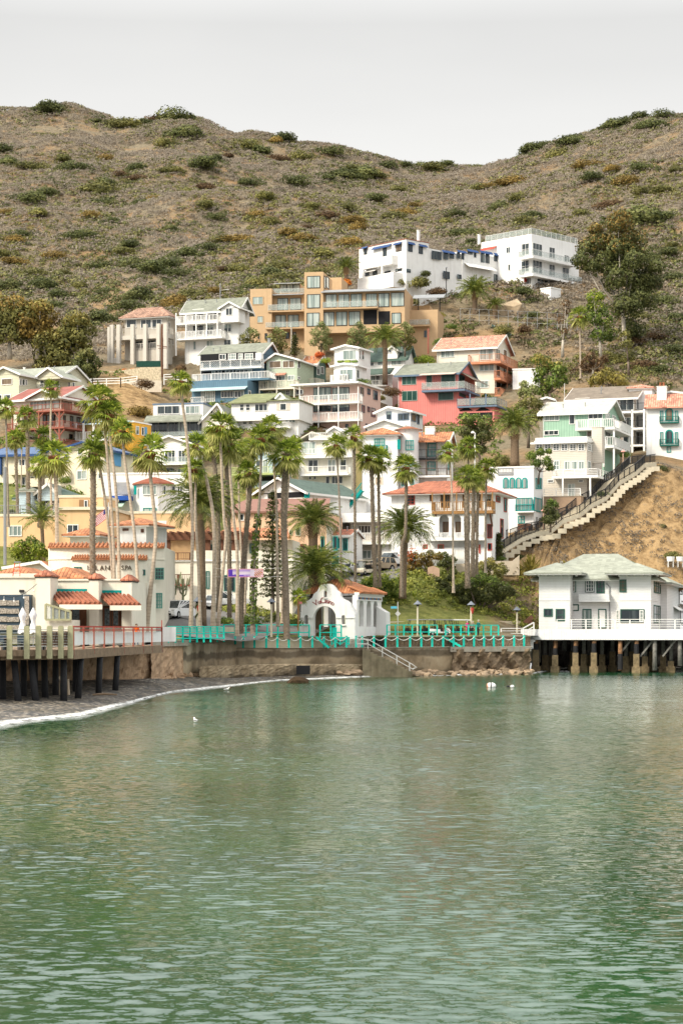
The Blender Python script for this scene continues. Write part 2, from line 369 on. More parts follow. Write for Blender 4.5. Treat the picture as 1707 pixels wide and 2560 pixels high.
def ramp(t,fac,stops):
    r=t.nodes.new('ShaderNodeValToRGB');e=r.color_ramp.elements
    e[0].position,e[0].color=stops[0][0],rgb(stops[0][1]);e[1].position,e[1].color=stops[-1][0],rgb(stops[-1][1])
    for p,c in stops[1:-1]:k=e.new(p);k.color=rgb(c)
    t.links.new(fac,r.inputs[0]);return r.outputs[0]
def noise(t,vec,sc,det=5,ro=.6):
    n_=t.nodes.new('ShaderNodeTexNoise');n_.inputs['Scale'].default_value=sc;n_.inputs['Detail'].default_value=det
    n_.inputs['Roughness'].default_value=ro;t.links.new(vec,n_.inputs['Vector']);return n_
def mixc(t,fac,a,b,mode='MIX'):
    x=t.nodes.new('ShaderNodeMix');x.data_type='RGBA';x.blend_type=mode
    if isinstance(fac,(int,float)):x.inputs[0].default_value=fac
    else:t.links.new(fac,x.inputs[0])
    t.links.new(a,x.inputs[6]);t.links.new(b,x.inputs[7]);return x.outputs[2]
# hillside material: zones come from a colour attribute (red = ochre cliff, green = planted bank)
hillm,t,b=newmat('hillside_soil');n=t.nodes.new;l=t.links.new
co=n('ShaderNodeTexCoord');n1=noise(t,co.outputs['Object'],.11);n2=noise(t,co.outputs['Object'],.9,8,.7)
c_h=ramp(t,n2.outputs['Fac'],[(.3,(.11,.092,.062)),(.5,(.18,.15,.10)),(.7,(.26,.205,.14))])
c_p=ramp(t,n1.outputs['Fac'],[(.45,(1,1,1)),(.62,(1.25,1.0,.8))]);c_h=mixc(t,1.0,c_h,c_p,'MULTIPLY')
c_c=ramp(t,n2.outputs['Fac'],[(.3,(.13,.085,.045)),(.43,(.27,.175,.085)),(.58,(.42,.28,.14)),(.75,(.24,.18,.12))])
c_g=ramp(t,n2.outputs['Fac'],[(.3,(.07,.09,.02)),(.55,(.18,.20,.05)),(.75,(.30,.25,.10))])
at=n('ShaderNodeVertexColor');at.layer_name='zone';sp=n('ShaderNodeSeparateColor');l(at.outputs[0],sp.inputs[0])
c_h=mixc(t,sp.outputs[0],c_h,c_c);c_h=mixc(t,sp.outputs[1],c_h,c_g)
l(c_h,b.inputs['Base Color']);b.inputs['Roughness'].default_value=.95;b.inputs['Specular IOR Level'].default_value=.1
bp=n('ShaderNodeBump');bp.inputs['Distance'].default_value=.6;bp.inputs['Strength'].default_value=.8;l(n2.outputs['Fac'],bp.inputs['Height']);l(bp.outputs[0],b.inputs['Normal'])
us=np.unique(np.concatenate([np.arange(-700,2401,14)]))
s1=np.concatenate([np.linspace(0,1,60),])
ys_abs=np.concatenate([np.arange(0,160,1.4),np.arange(160,500,5),np.arange(500,760,20)])
U=np.repeat(us[None,:],len(ys_abs),0);W0=np.array([W(q)+2.2 for q in us]);Yg=W0[None,:]+ys_abs[:,None]
Zg=TZa(U,Yg)
# rough ground on the cliff
cliff=np.clip((U-1150)/150,0,1)*np.clip((Yg-(252+np.clip(1300-U,0,200)*-.02))/6,0,1)*np.clip((292-Yg)/8,0,1)
Xg=(U-CX)*Yg/F
rough=np.sin(Xg*1.7+np.sin(Yg*1.1)*2)*np.sin(Yg*1.9+Xg*.7)+.6*np.sin(Xg*3.1-Yg*2.3)
Zg=Zg+cliff*rough*.45
ter=gridmesh('hillside',Xg,Yg,Zg,hillm);struct(ter)
ca=ter.data.color_attributes.new('zone','FLOAT_COLOR','POINT')
bare=np.exp(-(((U-330)/90)**2+((Yg-341)/13)**2))*1.2+np.exp(-(((U-290)/60)**2+((Yg-430)/25)**2))*.45+np.exp(-(((U-1240)/110)**2+((Yg-382)/16)**2))*.25
bank=np.clip((300-Yg)/20,0,1)*np.clip((1260-U)/60,0,1)
zc=np.stack([np.clip(cliff*1.2+bare,0,1),bank*.85*np.ones_like(U),np.zeros_like(U),np.ones_like(U)],-1)
ca.data.foreach_set('color',zc.reshape(-1).astype(np.float32))

# ---------------------------------------------------------------- water
wm,t,b=newmat('sea_water');n=t.nodes.new;l=t.links.new
co=n('ShaderNodeNewGeometry');
def slopefield(scx,scy,sc,det,amp):
    mp=n('ShaderNodeMapping');mp.inputs['Scale'].default_value=(scx,scy,1);l(co.outputs['Position'],mp.inputs[0])
    no=noise(t,mp.outputs[0],sc,det,.55);s=n('ShaderNodeVectorMath');s.operation='SUBTRACT';l(no.outputs['Color'],s.inputs[0]);s.inputs[1].default_value=(.5,.5,.5)
    k=n('ShaderNodeVectorMath');k.operation='MULTIPLY';l(s.outputs[0],k.inputs[0]);k.inputs[1].default_value=(amp*.7,amp,0);return k.outputs[0]
def vadd(a,c):s=n('ShaderNodeVectorMath');s.operation='ADD';l(a,s.inputs[0]);l(c,s.inputs[1]);return s.outputs[0]
sl=vadd(vadd(slopefield(.55,1,4.2,0,.35),slopefield(.9,1.1,16.0,2,.17)),slopefield(.5,1,1.2,1,.16))
wp=noise(t,co.outputs['Position'],.09,2);wr=n('ShaderNodeMapRange');wr.inputs[1].default_value=.35;wr.inputs[2].default_value=.65;wr.inputs[3].default_value=.65;wr.inputs[4].default_value=1.4;l(wp.outputs['Fac'],wr.inputs[0])
ws_=n('ShaderNodeVectorMath');ws_.operation='SCALE';l(sl,ws_.inputs[0]);l(wr.outputs[0],ws_.inputs['Scale']);sl=ws_.outputs[0]
sxy=n('ShaderNodeSeparateXYZ');l(sl,sxy.inputs[0]);ab=n('ShaderNodeMath');ab.operation='ABSOLUTE';l(sxy.outputs[1],ab.inputs[0]);ng=n('ShaderNodeMath');ng.operation='MULTIPLY';ng.inputs[1].default_value=-1;l(ab.outputs[0],ng.inputs[0])
s0=n('ShaderNodeCombineXYZ');l(sxy.outputs[0],s0.inputs[0]);l(ng.outputs[0],s0.inputs[1]);s0.inputs[2].default_value=1   # wave faces turned to the open sea (-Y)
nm=n('ShaderNodeVectorMath');nm.operation='NORMALIZE';l(s0.outputs[0],nm.inputs[0]);l(nm.outputs[0],b.inputs['Normal'])
n1=noise(t,co.outputs['Position'],.05,3);n2=noise(t,co.outputs['Position'],.4,3)
cc=ramp(t,n1.outputs['Fac'],[(.35,(.002,.040,.017)),(.65,(.012,.072,.024))])
l(cc,b.inputs['Base Color']);b.inputs['Roughness'].default_value=.04;b.inputs['IOR'].default_value=1.8
b.inputs['Specular IOR Level'].default_value=.5
X,Y=np.meshgrid(np.linspace(-300,300,61),np.concatenate([np.linspace(-60,300,73)]))
wat=gridmesh('water',X,Y,np.zeros_like(X),wm);struct(wat)
# sea bed / beach
peb,t,b=newmat('beach_pebbles');n=t.nodes.new;l=t.links.new
co=n('ShaderNodeTexCoord');vo=n('ShaderNodeTexVoronoi');vo.inputs['Scale'].default_value=4.2;l(co.outputs['Object'],vo.inputs['Vector'])
sp=n('ShaderNodeSeparateColor');l(vo.outputs['Color'],sp.inputs[0])
pc=ramp(t,sp.outputs[0],[(.0,(.015,.017,.018)),(.35,(.05,.053,.055)),(.6,(.10,.09,.075)),(.8,(.17,.15,.125)),(.97,(.40,.37,.32))])
v2=n('ShaderNodeTexNoise');v2.inputs['Scale'].default_value=.25;l(co.outputs['Object'],v2.inputs['Vector'])
pw=ramp(t,v2.outputs['Fac'],[(.35,(.7,.62,.5)),(.65,(1.1,1.05,1))]);l(mixc(t,1.,pc,pw,'MULTIPLY'),b.inputs['Base Color'])
b.inputs['Roughness'].default_value=.7
bp=n('ShaderNodeBump');bp.inputs['Distance'].default_value=.12;l(vo.outputs['Distance'],bp.inputs['Height']);bp.invert=True;l(bp.outputs[0],b.inputs['Normal'])
def SH(u):return float(np.interp(u,[-600,0,200,330,430,560,700,930,1050,1250,1330,1420],[92,105,117,137,160,176,197,214,219,224,229,262]))
us=np.arange(-600,1720,20);tt=np.linspace(-.35,1.06,34);S=np.array([SH(q) for q in us]);Wl=np.array([W(q) for q in us])
Y=S[None,:]+(Wl-S)[None,:]*tt[:,None];X=(us[None,:]-CX)*Y/F
Ztop=np.interp(us,[-600,0,400,600,950,1400],[1.0,1.0,.75,.5,.35,.1])
Z=np.where(tt[:,None] < 0,tt[:,None]*3,Ztop[None,:]*np.clip(tt,0,1)[:,None]**.8)+.05*np.sin(X*.9)*np.sin(Y*.5)
Z=Z+np.where(tt[:,None] > 0,0,-.02)
bch=gridmesh('beach',X,Y,Z,peb);struct(bch)
# surf line
fm,t,b=newmat('sea_foam');n=t.nodes.new;l=t.links.new
co=n('ShaderNodeTexCoord');n1=noise(t,co.outputs['Object'],1.6,6,.7);gt=n('ShaderNodeMapRange');gt.inputs[1].default_value=.40;gt.inputs[2].default_value=.56
l(n1.outputs['Fac'],gt.inputs[0]);at=n('ShaderNodeUVMap');su=n('ShaderNodeSeparateXYZ');l(at.outputs[0],su.inputs[0])
mm=n('ShaderNodeMath');mm.operation='MULTIPLY';l(gt.outputs[0],mm.inputs[0]);l(su.outputs[1],mm.inputs[1]);mm.use_clamp=True
b.inputs['Base Color'].default_value=(.75,.76,.74,1);b.inputs['Roughness'].default_value=.5;l(mm.outputs[0],b.inputs['Alpha'])
us=np.arange(-600,1420,5.);fo=MB()
prev=None
for u in us:
    y0=SH(u)+.5*math.sin(u*.021)+.08*math.sin(u*.11+1)+.25;wd=(1.0+.7*math.sin(u*.011+2)**2)*float(np.interp(u,[0,300,600],[1.7,1.5,1.0]));
    row=[(-2.6*wd,.012,0),(-.8*wd,.03,.6),(-.3*wd,.10,1.7),(.3*wd,.07,1.2),(.7*wd,.06,0)]
    pts=[(((u-CX)*(y0+dy)/F),y0+dy,z+(.0 if dy < 0 else dy*.06),al) for dy,z,al in row]
    if prev:
        for k in range(4):
            a,b_,c,d=prev[k],pts[k],pts[k+1],prev[k+1]
            fo.face([q[:3] for q in (a,b_,c,d)],[(0,q[3]) for q in (a,b_,c,d)])
    prev=pts
o=fo.build('surf_foam',fm,smooth=True);struct(o,'stuff','white foam of small waves along the pebble shoreline','sea foam')
# ---------------------------------------------------------------- leaves in numbers
rs=np.random.RandomState(11)
def cardmesh(name,C,S,N=None,aspect=.6,tri=False,mt=None,parent=None,loc=None):
    """one quad leaf per centre C (n,3), size S, normals roughly N"""
    n=len(C);a=rs.normal(size=(n,3));
    if N is not None:a=a*.42+N
    a /= np.linalg.norm(a,axis=1)[:,None]+1e-9
    b=np.cross(a,rs.normal(size=(n,3)));b /= np.linalg.norm(b,axis=1)[:,None]+1e-9;c=np.cross(a,b)
    S=np.asarray(S).reshape(-1,1)*np.ones((n,1));u=b*S*.5;v=c*S*.5*aspect
    co=np.stack([C-u,C-v,C+u,C+v],1).reshape(-1,3);q=np.arange(4*n).reshape(n,4)
    me=bpy.data.meshes.new(name);setmesh(me,co,q);me.materials.append(mt)
    o=bpy.data.objects.new(name,me);COL.objects.link(o)
    if parent:o.parent=parent
    if loc is not None:o.location=loc
    return o
def shell(n,r,flat=1.,low=-.35,fill=.25):
    """points on a lumpy shell"""
    d=rs.normal(size=(int(n*1.6)+4,3));d /= np.linalg.norm(d,axis=1)[:,None];d=d[d[:,2] > low][:n]
    rad=r*(1-fill*rs.rand(len(d))**2)*(1+.13*np.sin(d[:,0]*5+r)+.13*np.sin(d[:,1]*6+d[:,2]*5))
    p=d*rad[:,None];p[:,2] *= flat;return p,d
# ---- grey scrub over the whole hill, one mass nobody could count
def scrub(name,N,umin,umax,ymin,ymax,sz,K,mt,label,keep=None,up=.0):
    Yv=np.sqrt(rs.rand(N)*(ymax**2-ymin**2)+ymin**2);u=umin+rs.rand(N)*(umax-umin)
    z=TZa(u,Yv);x=(u-CX)*Yv/F
    if keep is not None:k=keep(u,Yv,x,z);u,Yv,x,z=u[k],Yv[k],x[k],z[k]
    n=len(u);s=sz*(.6+.8*rs.rand(n));Cs=[];Ns=[];Ss=[]
    for k in range(K):
        d=rs.normal(size=(n,3));d[:,2]=abs(d[:,2])*.9+.05;d /= np.linalg.norm(d,axis=1)[:,None]
        p=d*s[:,None]*(.75+.3*rs.rand(n))[:,None];p[:,2] *= .75
        Cs.append(np.stack([x,Yv,z-.05],-1)+p);Ns.append(d);Ss.append(s*(.30+.24*rs.rand(n)))
    o=cardmesh(name,np.concatenate(Cs),np.concatenate(Ss),np.concatenate(Ns)*.9,.7,mt=mt)
    struct(o,'stuff',label,'scrub');return o
scr_g=LEAF('grey_scrub',(.185,.155,.122),(.27,.23,.183),(.37,.32,.25),trans=.4,rough=.9)
scr_b=LEAF('dry_brown_scrub',(.14,.105,.07),(.21,.16,.11),(.31,.245,.17),trans=0,rough=.9)
scr_o=LEAF('olive_scrub',(.10,.105,.04),(.18,.175,.065),(.29,.27,.11),trans=0,rough=.9)
scr_y=LEAF('pale_cactus',(.12,.14,.05),(.25,.27,.11),(.35,.36,.15),trans=0)
def patch(u,Y,x,z):  # bare earth shows through
    b=np.exp(-(((u-330)/80)**2+((Y-341)/11)**2))+.9*np.exp(-(((u-290)/60)**2+((Y-430)/25)**2))
    lo=np.interp(u,[-300,200,450,600,800,1100,1300,1707],[372,365,385,398,402,418,385,350])
    return (rs.rand(len(u)) > b) & (Y > lo)
scrub('grey_scrub',62000,-250,1960,345,790,1.0,19,scr_g,'grey brown dry scrub covering the open hillside above the houses',patch)
scrub('olive_scrub',11000,-260,1980,345,790,1.35,20,scr_o,'patchy olive green low scrub mixed through the grey hillside',lambda u,Y,x,z:patch(u,Y,x,z) & (np.sin(x*.09+1+np.sin(Y*.06)*1.5)+np.sin(Y*.05+x*.04)+.8*np.sin(x*.23-Y*.17) > .35))
scrub('dry_scrub',2600,820,1950,292,430,1.0,16,scr_b,'dry brown brush on the earth bank right of the houses',lambda u,Y,x,z:(rs.rand(len(u)) < .75) & (Y > np.interp(u,[900,1100,1300,1500,1707],[405,372,352,320,318])))
scrub('pale_cactus',900,200,1980,420,700,.7,14,scr_y,'pale yellow green prickly pear scattered over the hillside',lambda u,Y,x,z:np.sin(x*.06)+np.sin(Y*.05+2) > .5)
def oncl(u,Y,x,z):return (rs.rand(len(u)) < .5+.5*np.sin(x*.5)*np.sin(Y*.6))
scrub('cliff_brush',2600,1290,1760,262,290,.45,18,scr_g,'tufts of dry grey brush growing on the ochre cliff',oncl)
scrub('bank_planting',4200,560,1345,226,262,.6,22,LEAF('bank_leaves',(.09,.12,.018),(.26,.29,.05),(.46,.44,.10)),'mixed green ground planting on the banks behind the promenade',
      lambda u,Y,x,z:((u > 900) & (Y > 238+(u-900)*.012) & (Y < 250+np.clip((u-900)/100,0,1)*3+np.clip((u-1150)/100,0,1)*5)) | ((u < 760) & (Y < 232) & (Y > 212+(u-560)*.05)))
# ---- single bushes, three shapes of each kind
LF=dict(dark=LEAF('dark_shrub_leaves',(.035,.045,.012),(.10,.115,.034),(.21,.215,.07)),
          olive=LEAF('olive_shrub_leaves',(.06,.065,.018),(.17,.165,.045),(.33,.30,.09)),
          rust=LEAF('rusty_shrub_leaves',(.10,.07,.02),(.24,.165,.04),(.42,.28,.075)),
          green=LEAF('fresh_leaves',(.035,.065,.01),(.12,.18,.03),(.29,.34,.06)),
          lime=LEAF('lime_leaves',(.07,.11,.01),(.24,.30,.03),(.44,.46,.06)),
          pale=LEAF('pale_willow_leaves',(.08,.10,.03),(.22,.25,.085),(.38,.38,.16)),
          brown=LEAF('brown_dry_leaves',(.05,.03,.018),(.14,.085,.04),(.24,.15,.07)),
          red=LEAF('red_flowers',(.15,.03,.01),(.5,.10,.03),(.75,.22,.05)),
          orange=LEAF('orange_flowers',(.30,.08,.01),(.70,.22,.03),(.85,.36,.06)),
          yel=LEAF('yellow_olive_leaves',(.10,.09,.02),(.26,.22,.05),(.42,.34,.10)))
BM={}
def bushmesh(kind,var):
    if (kind,var) in BM:return BM[kind,var]
    Cs,Ns,Ss=[],[],[]
    r2=random.Random(var*17+3)
    for i in range(6):
        a=r2.random()*6.28;q=r2.random()*.62 if i else 0;r=.62-.2*r2.random()
        c=np.array([math.cos(a)*q,math.sin(a)*q,r2.random()*.32+.05]);p,d=shell(260,r,.85)
        Cs.append(p+c);Ns.append(d);Ss.append(np.full(len(p),.115))
    o=cardmesh('shrub',np.concatenate(Cs),np.concatenate(Ss)*(.7+.6*rs.rand(sum(map(len,Cs)))),np.concatenate(Ns),.7,mt=LF[kind])
    me=o.data;bpy.data.objects.remove(o)
    me.name=kind+'_shrub_mesh';BM[kind,var]=me;return me
bc=0
def bush(px,py,w,kind,label,group=None,Y=None,h=.75,name='shrub',cat='shrub',sx=1.0):
    """px,py: foot of the bush, w: width in photo pixels"""
    global bc;bc+=1
    g=ground(px,py) if Y is None else P(px,py,Y)
    o=bpy.data.objects.new(name,bushmesh(kind,bc % 3));COL.objects.link(o)
    s=w*g.y/F/2.05;o.location=g-Vector((0,0,.12*s));o.scale=(s*sx,s,s*h);o.rotation_euler=(0,0,bc*1.3)
    return tag(o,label,cat,group)
CR(0)
# hillside shrubs: x, foot row, width, kind
HB="""130 278 75 dark;95 276 30 dark;245 305 26 dark;310 318 70 olive;360 312 45 dark;395 300 50 brown;440 296 85 dark;475 292 30 olive;590 330 26 dark;715 352 60 dark;690 356 40 rust;
830 385 55 dark;160 405 55 olive;175 425 62 dark;10 380 60 dark;20 410 50 dark;85 425 60 olive;262 400 40 rust;345 425 50 dark;420 365 60 olive;470 340 70 dark;500 418 75 dark;540 400 40 dark;
345 450 40 brown;620 372 65 olive;650 385 60 dark;690 402 50 brown;755 400 60 olive;850 445 60 dark;885 430 50 olive;240 480 75 olive;265 465 60 dark;80 505 70 dark;110 488 50 dark;20 535 40 rust;
95 540 55 olive;265 512 45 dark;225 545 50 rust;345 510 28 dark;390 500 36 rust;470 482 30 olive;515 475 50 brown;510 520 50 olive;620 462 50 dark;665 500 60 olive;640 540 40 rust;
740 460 60 dark;820 450 40 dark;200 595 60 dark;230 590 45 olive;35 605 50 rust;10 640 50 olive;130 645 50 rust;285 555 32 dark;430 575 38 dark;545 548 40 dark;330 620 60 dark;300 635 50 olive;
560 610 70 olive;600 605 60 rust;520 625 50 dark;470 640 60 dark;250 672 60 dark;340 668 70 dark;380 680 80 dark;420 670 70 dark;440 690 50 dark;720 590 60 rust;750 600 50 rust;770 575 40 brown;
800 640 60 olive;40 660 50 rust;80 690 60 olive;110 720 70 dark;30 720 60 dark;150 745 60 dark;130 770 50 dark;260 735 38 dark;350 745 80 dark;320 770 60 dark;680 690 60 dark;710 700 60 olive;
650 715 60 olive;700 672 50 olive;540 735 50 rust;480 745 70 olive;440 760 70 rust;250 800 70 dark;870 440 60 dark;905 440 70 dark;960 420 50 dark;935 445 55 olive;1015 415 40 dark;1050 420 40 dark;
1085 425 60 olive;1110 415 40 dark;1150 470 30 brown;1195 420 40 olive;1245 400 60 dark;1270 395 50 olive;1325 380 60 dark;1350 370 50 dark;1400 395 60 olive;1430 360 70 dark;1460 420 60 rust;
1480 450 60 dark;1530 320 60 dark;1560 310 50 dark;1600 300 60 dark;1620 320 60 dark;1660 295 60 dark;1690 280 50 dark;1610 425 50 dark;1560 460 60 rust;1655 480 50 olive;1610 485 60 olive;
1600 555 110 dark;1650 550 60 dark;1690 430 40 olive;1530 430 50 rust;1280 460 60 rust;1290 500 50 olive;1200 480 60 olive;1225 470 40 rust;1140 540 50 dark;1010 540 60 rust;1040 520 40 rust;
980 545 50 olive;885 560 60 rust;900 575 60 rust;880 610 50 rust;870 525 50 olive;930 500 50 dark;1000 480 50 olive;1110 560 40 olive;1170 590 60 dark;1300 560 60 olive;1330 545 50 dark;
1370 600 50 olive;1250 520 40 dark;1630 650 50 dark;1665 640 60 dark;1690 700 60 dark;1680 620 40 olive;1620 720 50 brown;1660 760 60 dark;1690 800 50 dark;1600 800 50 olive;1640 850 60 brown;
1580 860 60 brown;1690 880 60 dark;1600 920 60 brown;1650 930 50 dark;1540 900 50 olive;1480 930 60 brown;1180 610 40 dark;790 690 50 olive;60 590 40 dark;570 395 35 brown;430 430 45 olive;300 440 35 brown;
780 520 40 olive;820 545 50 brown;680 560 45 olive;600 680 55 olive;560 680 40 brown;620 725 45 dark;160 690 45 olive;200 720 50 olive;10 770 60 rust;1450 540 50 olive;1520 520 60 brown"""
gC={'dark':[],'olive':[]}
for q in HB.replace('\n','').split(';'):
    a,b_,c,k=q.split();g=ground(int(a),int(b_));s_=int(c)*g.y/F;n_=int(26+int(c)*.5);dx=rs.normal(size=n_)*s_*.75;dy=rs.normal(size=n_)*s_*1.6
    x_=g.x+dx;y_=g.y+dy;u_=x_*F/y_+CX;gC['dark' if k == 'dark' else 'olive'].append(np.stack([x_,y_,TZa(u_,y_)],-1))
for k,nm in (('dark','dark_green_scrub'),('olive','golden_olive_scrub')):
    P0=np.concatenate(gC[k]);Cs,Ns=[],[]
    for j in range(34):
        d=rs.normal(size=(len(P0),3));d[:,2]=abs(d[:,2]);d /= np.linalg.norm(d,axis=1)[:,None];Cs.append(P0+d*1.1*np.array([1,1,.7])*(.7+.35*rs.rand(len(P0),1)));Ns.append(d)
    C_=np.concatenate(Cs);struct(cardmesh(nm,C_,.42*(.6+.8*rs.rand(len(C_))),np.concatenate(Ns),.7,mt=LF[k]),'stuff','patches of low %s brush around the hillside shrubs' % ('dark green' if k == 'dark' else 'golden olive'),'scrub')
scrub('garden_planting',3400,-150,1260,258,352,.75,26,LF['green'],'mixed green garden planting on the ground between the houses',lambda u,Y,x,z:(np.sin(x*.5)+np.sin(Y*.4) > -.5) & (rs.rand(len(u)) > np.exp(-(((u-340)/110)**2+((Y-338)/16)**2))*1.3))
scrub('slope_planting',1500,880,1420,345,402,.8,26,LF['dark'],'dark green and brown planting on the slope around the upper right houses',lambda u,Y,x,z:np.sin(x*.35+1)+np.sin(Y*.3) > .1)
LBL={'dark':'dark green shrub standing out on the grey scrub hillside','olive':'olive green shrub growing on the scrub hillside','rust':'rusty orange shrub growing on the scrub hillside','brown':'brown half dead shrub on the scrub hillside'}
for q in HB.replace('\n','').split(';'):
    a,b_,c,k=q.split()
    for j in range(2 if int(c) >= 70 else 1):
        bush(int(a)+(0 if j == 0 else rs.randint(-20,21)*int(c)/60),int(b_)+(0 if j == 0 else rs.randint(-3,9)),int(c)*(1.3 if j == 0 else .75),k,LBL[k],k+' shrubs on the hillside',h=.8,sx=1.4)
# ---------------------------------------------------------------- trees
bark=M('grey_brown_bark',(.17,.13,.10),var=.35,scale=4,bump=.4)
barkp=M('pale_bark',(.45,.40,.33),var=.3,scale=3)
def tree(name,label,px,py,Y,blobs,kind,cs=.34,dens=1.0,trunk=.22,bk=None,group=None,cat='tree',limbs=True,kind2=None,aspect=.6,flat=.85):
    """blobs: photo column, row and radius in pixels; each becomes a clump of leaves at its own depth"""
    base=P(px,py,Y);root=thing(name,label,cat,base,0,group)
    Cs,Ns=[],[];cen=[]
    for i,q in enumerate(blobs):
        x,y,r=q[:3];r=r*Y/F;c=P(x,y,Y)-base;c.y=math.sin(i*2.4+px)*r*.8
        cen.append((c,r));n=int(dens*9.5*r*r/(cs*cs*.3))+60
        p,d=shell(n,r,flat,-.8,.45);Cs.append(p+np.array(c));Ns.append(d)
    C=np.concatenate(Cs);N=np.concatenate(Ns);S=cs*(.6+.7*rs.rand(len(C)))
    if kind2:
        top=rs.rand(len(C)) < np.clip((C[:,2]-np.percentile(C[:,2],60))/(np.ptp(C[:,2])*.35+.01),0,.8)
        cardmesh('crown',C[~top],S[~top],N[~top],aspect,mt=LF[kind],parent=root)
        cardmesh('crown_tips',C[top],S[top],N[top],aspect,mt=LF[kind2],parent=root)
    else:cardmesh('crown',C,S,N,aspect,mt=LF[kind],parent=root)
    tb=MB();zc=sum(c.z for c,r in cen)/len(cen);xc=sum(c.x for c,r in cen)/len(cen)
    fork=Vector((xc*.3,0,max(zc*.38,.3)))
    tb.tube([(0,0,-.6),(fork.x*.4,0,fork.z*.5),fork],[trunk*1.25,trunk,trunk*.8],8)
    if limbs:
        for c,r in cen[:9]:
            mid=(fork+c)*.5+Vector((0,0,-.1*c.z));tb.tube([fork,mid,c+Vector((0,0,r*.25))],[trunk*.6,trunk*.35,trunk*.12],6)
    tb.build('trunk',bk or bark,root,True);return root
# ---------------------------------------------------------------- palms
fpal=LEAF('fan_palm_green',(.05,.08,.012),(.24,.31,.04),(.56,.56,.10),trans=.45,rough=.45)
fpaly=LEAF('fan_palm_yellowing',(.12,.13,.03),(.30,.31,.08),(.5,.46,.16),trans=.25)
fbrn=LEAF('dead_frond_brown',(.12,.06,.03),(.26,.15,.08),(.38,.25,.15),trans=0)
ftrk=M('palm_trunk_grey',(.30,.25,.20),var=.35,scale=3,pat='hboard',per=.3,streak=.3)
ftrkp=M('palm_trunk_pale',(.47,.38,.29),var=.35,scale=2,pat='hboard',per=.3,streak=.3)
fboot=M('palm_boots_rough',(.24,.19,.14),var=.5,scale=5,bump=1)
fred=M('palm_boots_red',(.26,.10,.045),var=.4,scale=7,bump=.6)
dpal=LEAF('date_palm_green',(.035,.055,.012),(.16,.20,.04),(.42,.42,.10),trans=.2,rough=.45)
FM={}
def fanparts(var,full=1.0):
    """crown, yellowing lower fronds and red collar of a fan palm with crown radius 1"""
    if var in FM:return FM[var]
    r=random.Random(var*31+5);g=MB();yl=MB();nf=[30,36,26,40][var % 4]
    for i in range(nf):
        e=R(82-150*(i/nf)**.9+r.uniform(-8,8));az_=i*2.399+r.uniform(-.3,.3);mb=yl if e < R(-28) else g
        d=Vector((math.cos(az_)*math.cos(e),math.sin(az_)*math.cos(e),math.sin(e)))
        pl=r.uniform(.34,.5);s=d.cross(Vector((0,0,1)));s=s.normalized() if s.length > .1 else Vector((1,0,0));nn=s.cross(d).normalized()
        tip=d*pl+Vector((0,0,-.04));w_=s*.018
        mb.face([-w_,w_,tip+w_,tip-w_])
        tw=r.uniform(-.5,.5);s2=(s*math.cos(tw)+nn*math.sin(tw));ns=11
        for k in range(ns):
            a=R(-78+156*k/(ns-1));L_=(.62-.16*abs(a)/1.4)*r.uniform(.85,1.1)
            q=d*math.cos(a)+s2*math.sin(a);t_=q.cross(nn).normalized()*.042
            m1=tip+q*L_*.55+Vector((0,0,-.03));e1=tip+q*L_+Vector((0,0,-.10-.17*r.random()))
            mb.face([tip,m1-t_,e1,m1+t_])
    rd=MB()
    for k in range(46):
        a=k*2.4;z=-.05-.42*k/46;q=.16-.08*(k/46);o=Vector((math.cos(a)*q,math.sin(a)*q,z))
        rd.face([o*.6+Vector((0,0,-.06)),o*1.45+Vector((0,0,-.10)),o*1.35+Vector((0,0,.08)),o*.6+Vector((0,0,.07))])
    rd.lathe([(.05,.02),(.13,-.05),(.13,-.2),(.085,-.38),(.06,-.5)],8)
    ms=[]
    for mb,mt in ((g,fpal),(yl,fpaly),(rd,fred)):
        o=mb.build('palm_part',mt);ms.append(o.data);bpy.data.objects.remove(o)
    FM[var]=ms;return ms
pcount=0
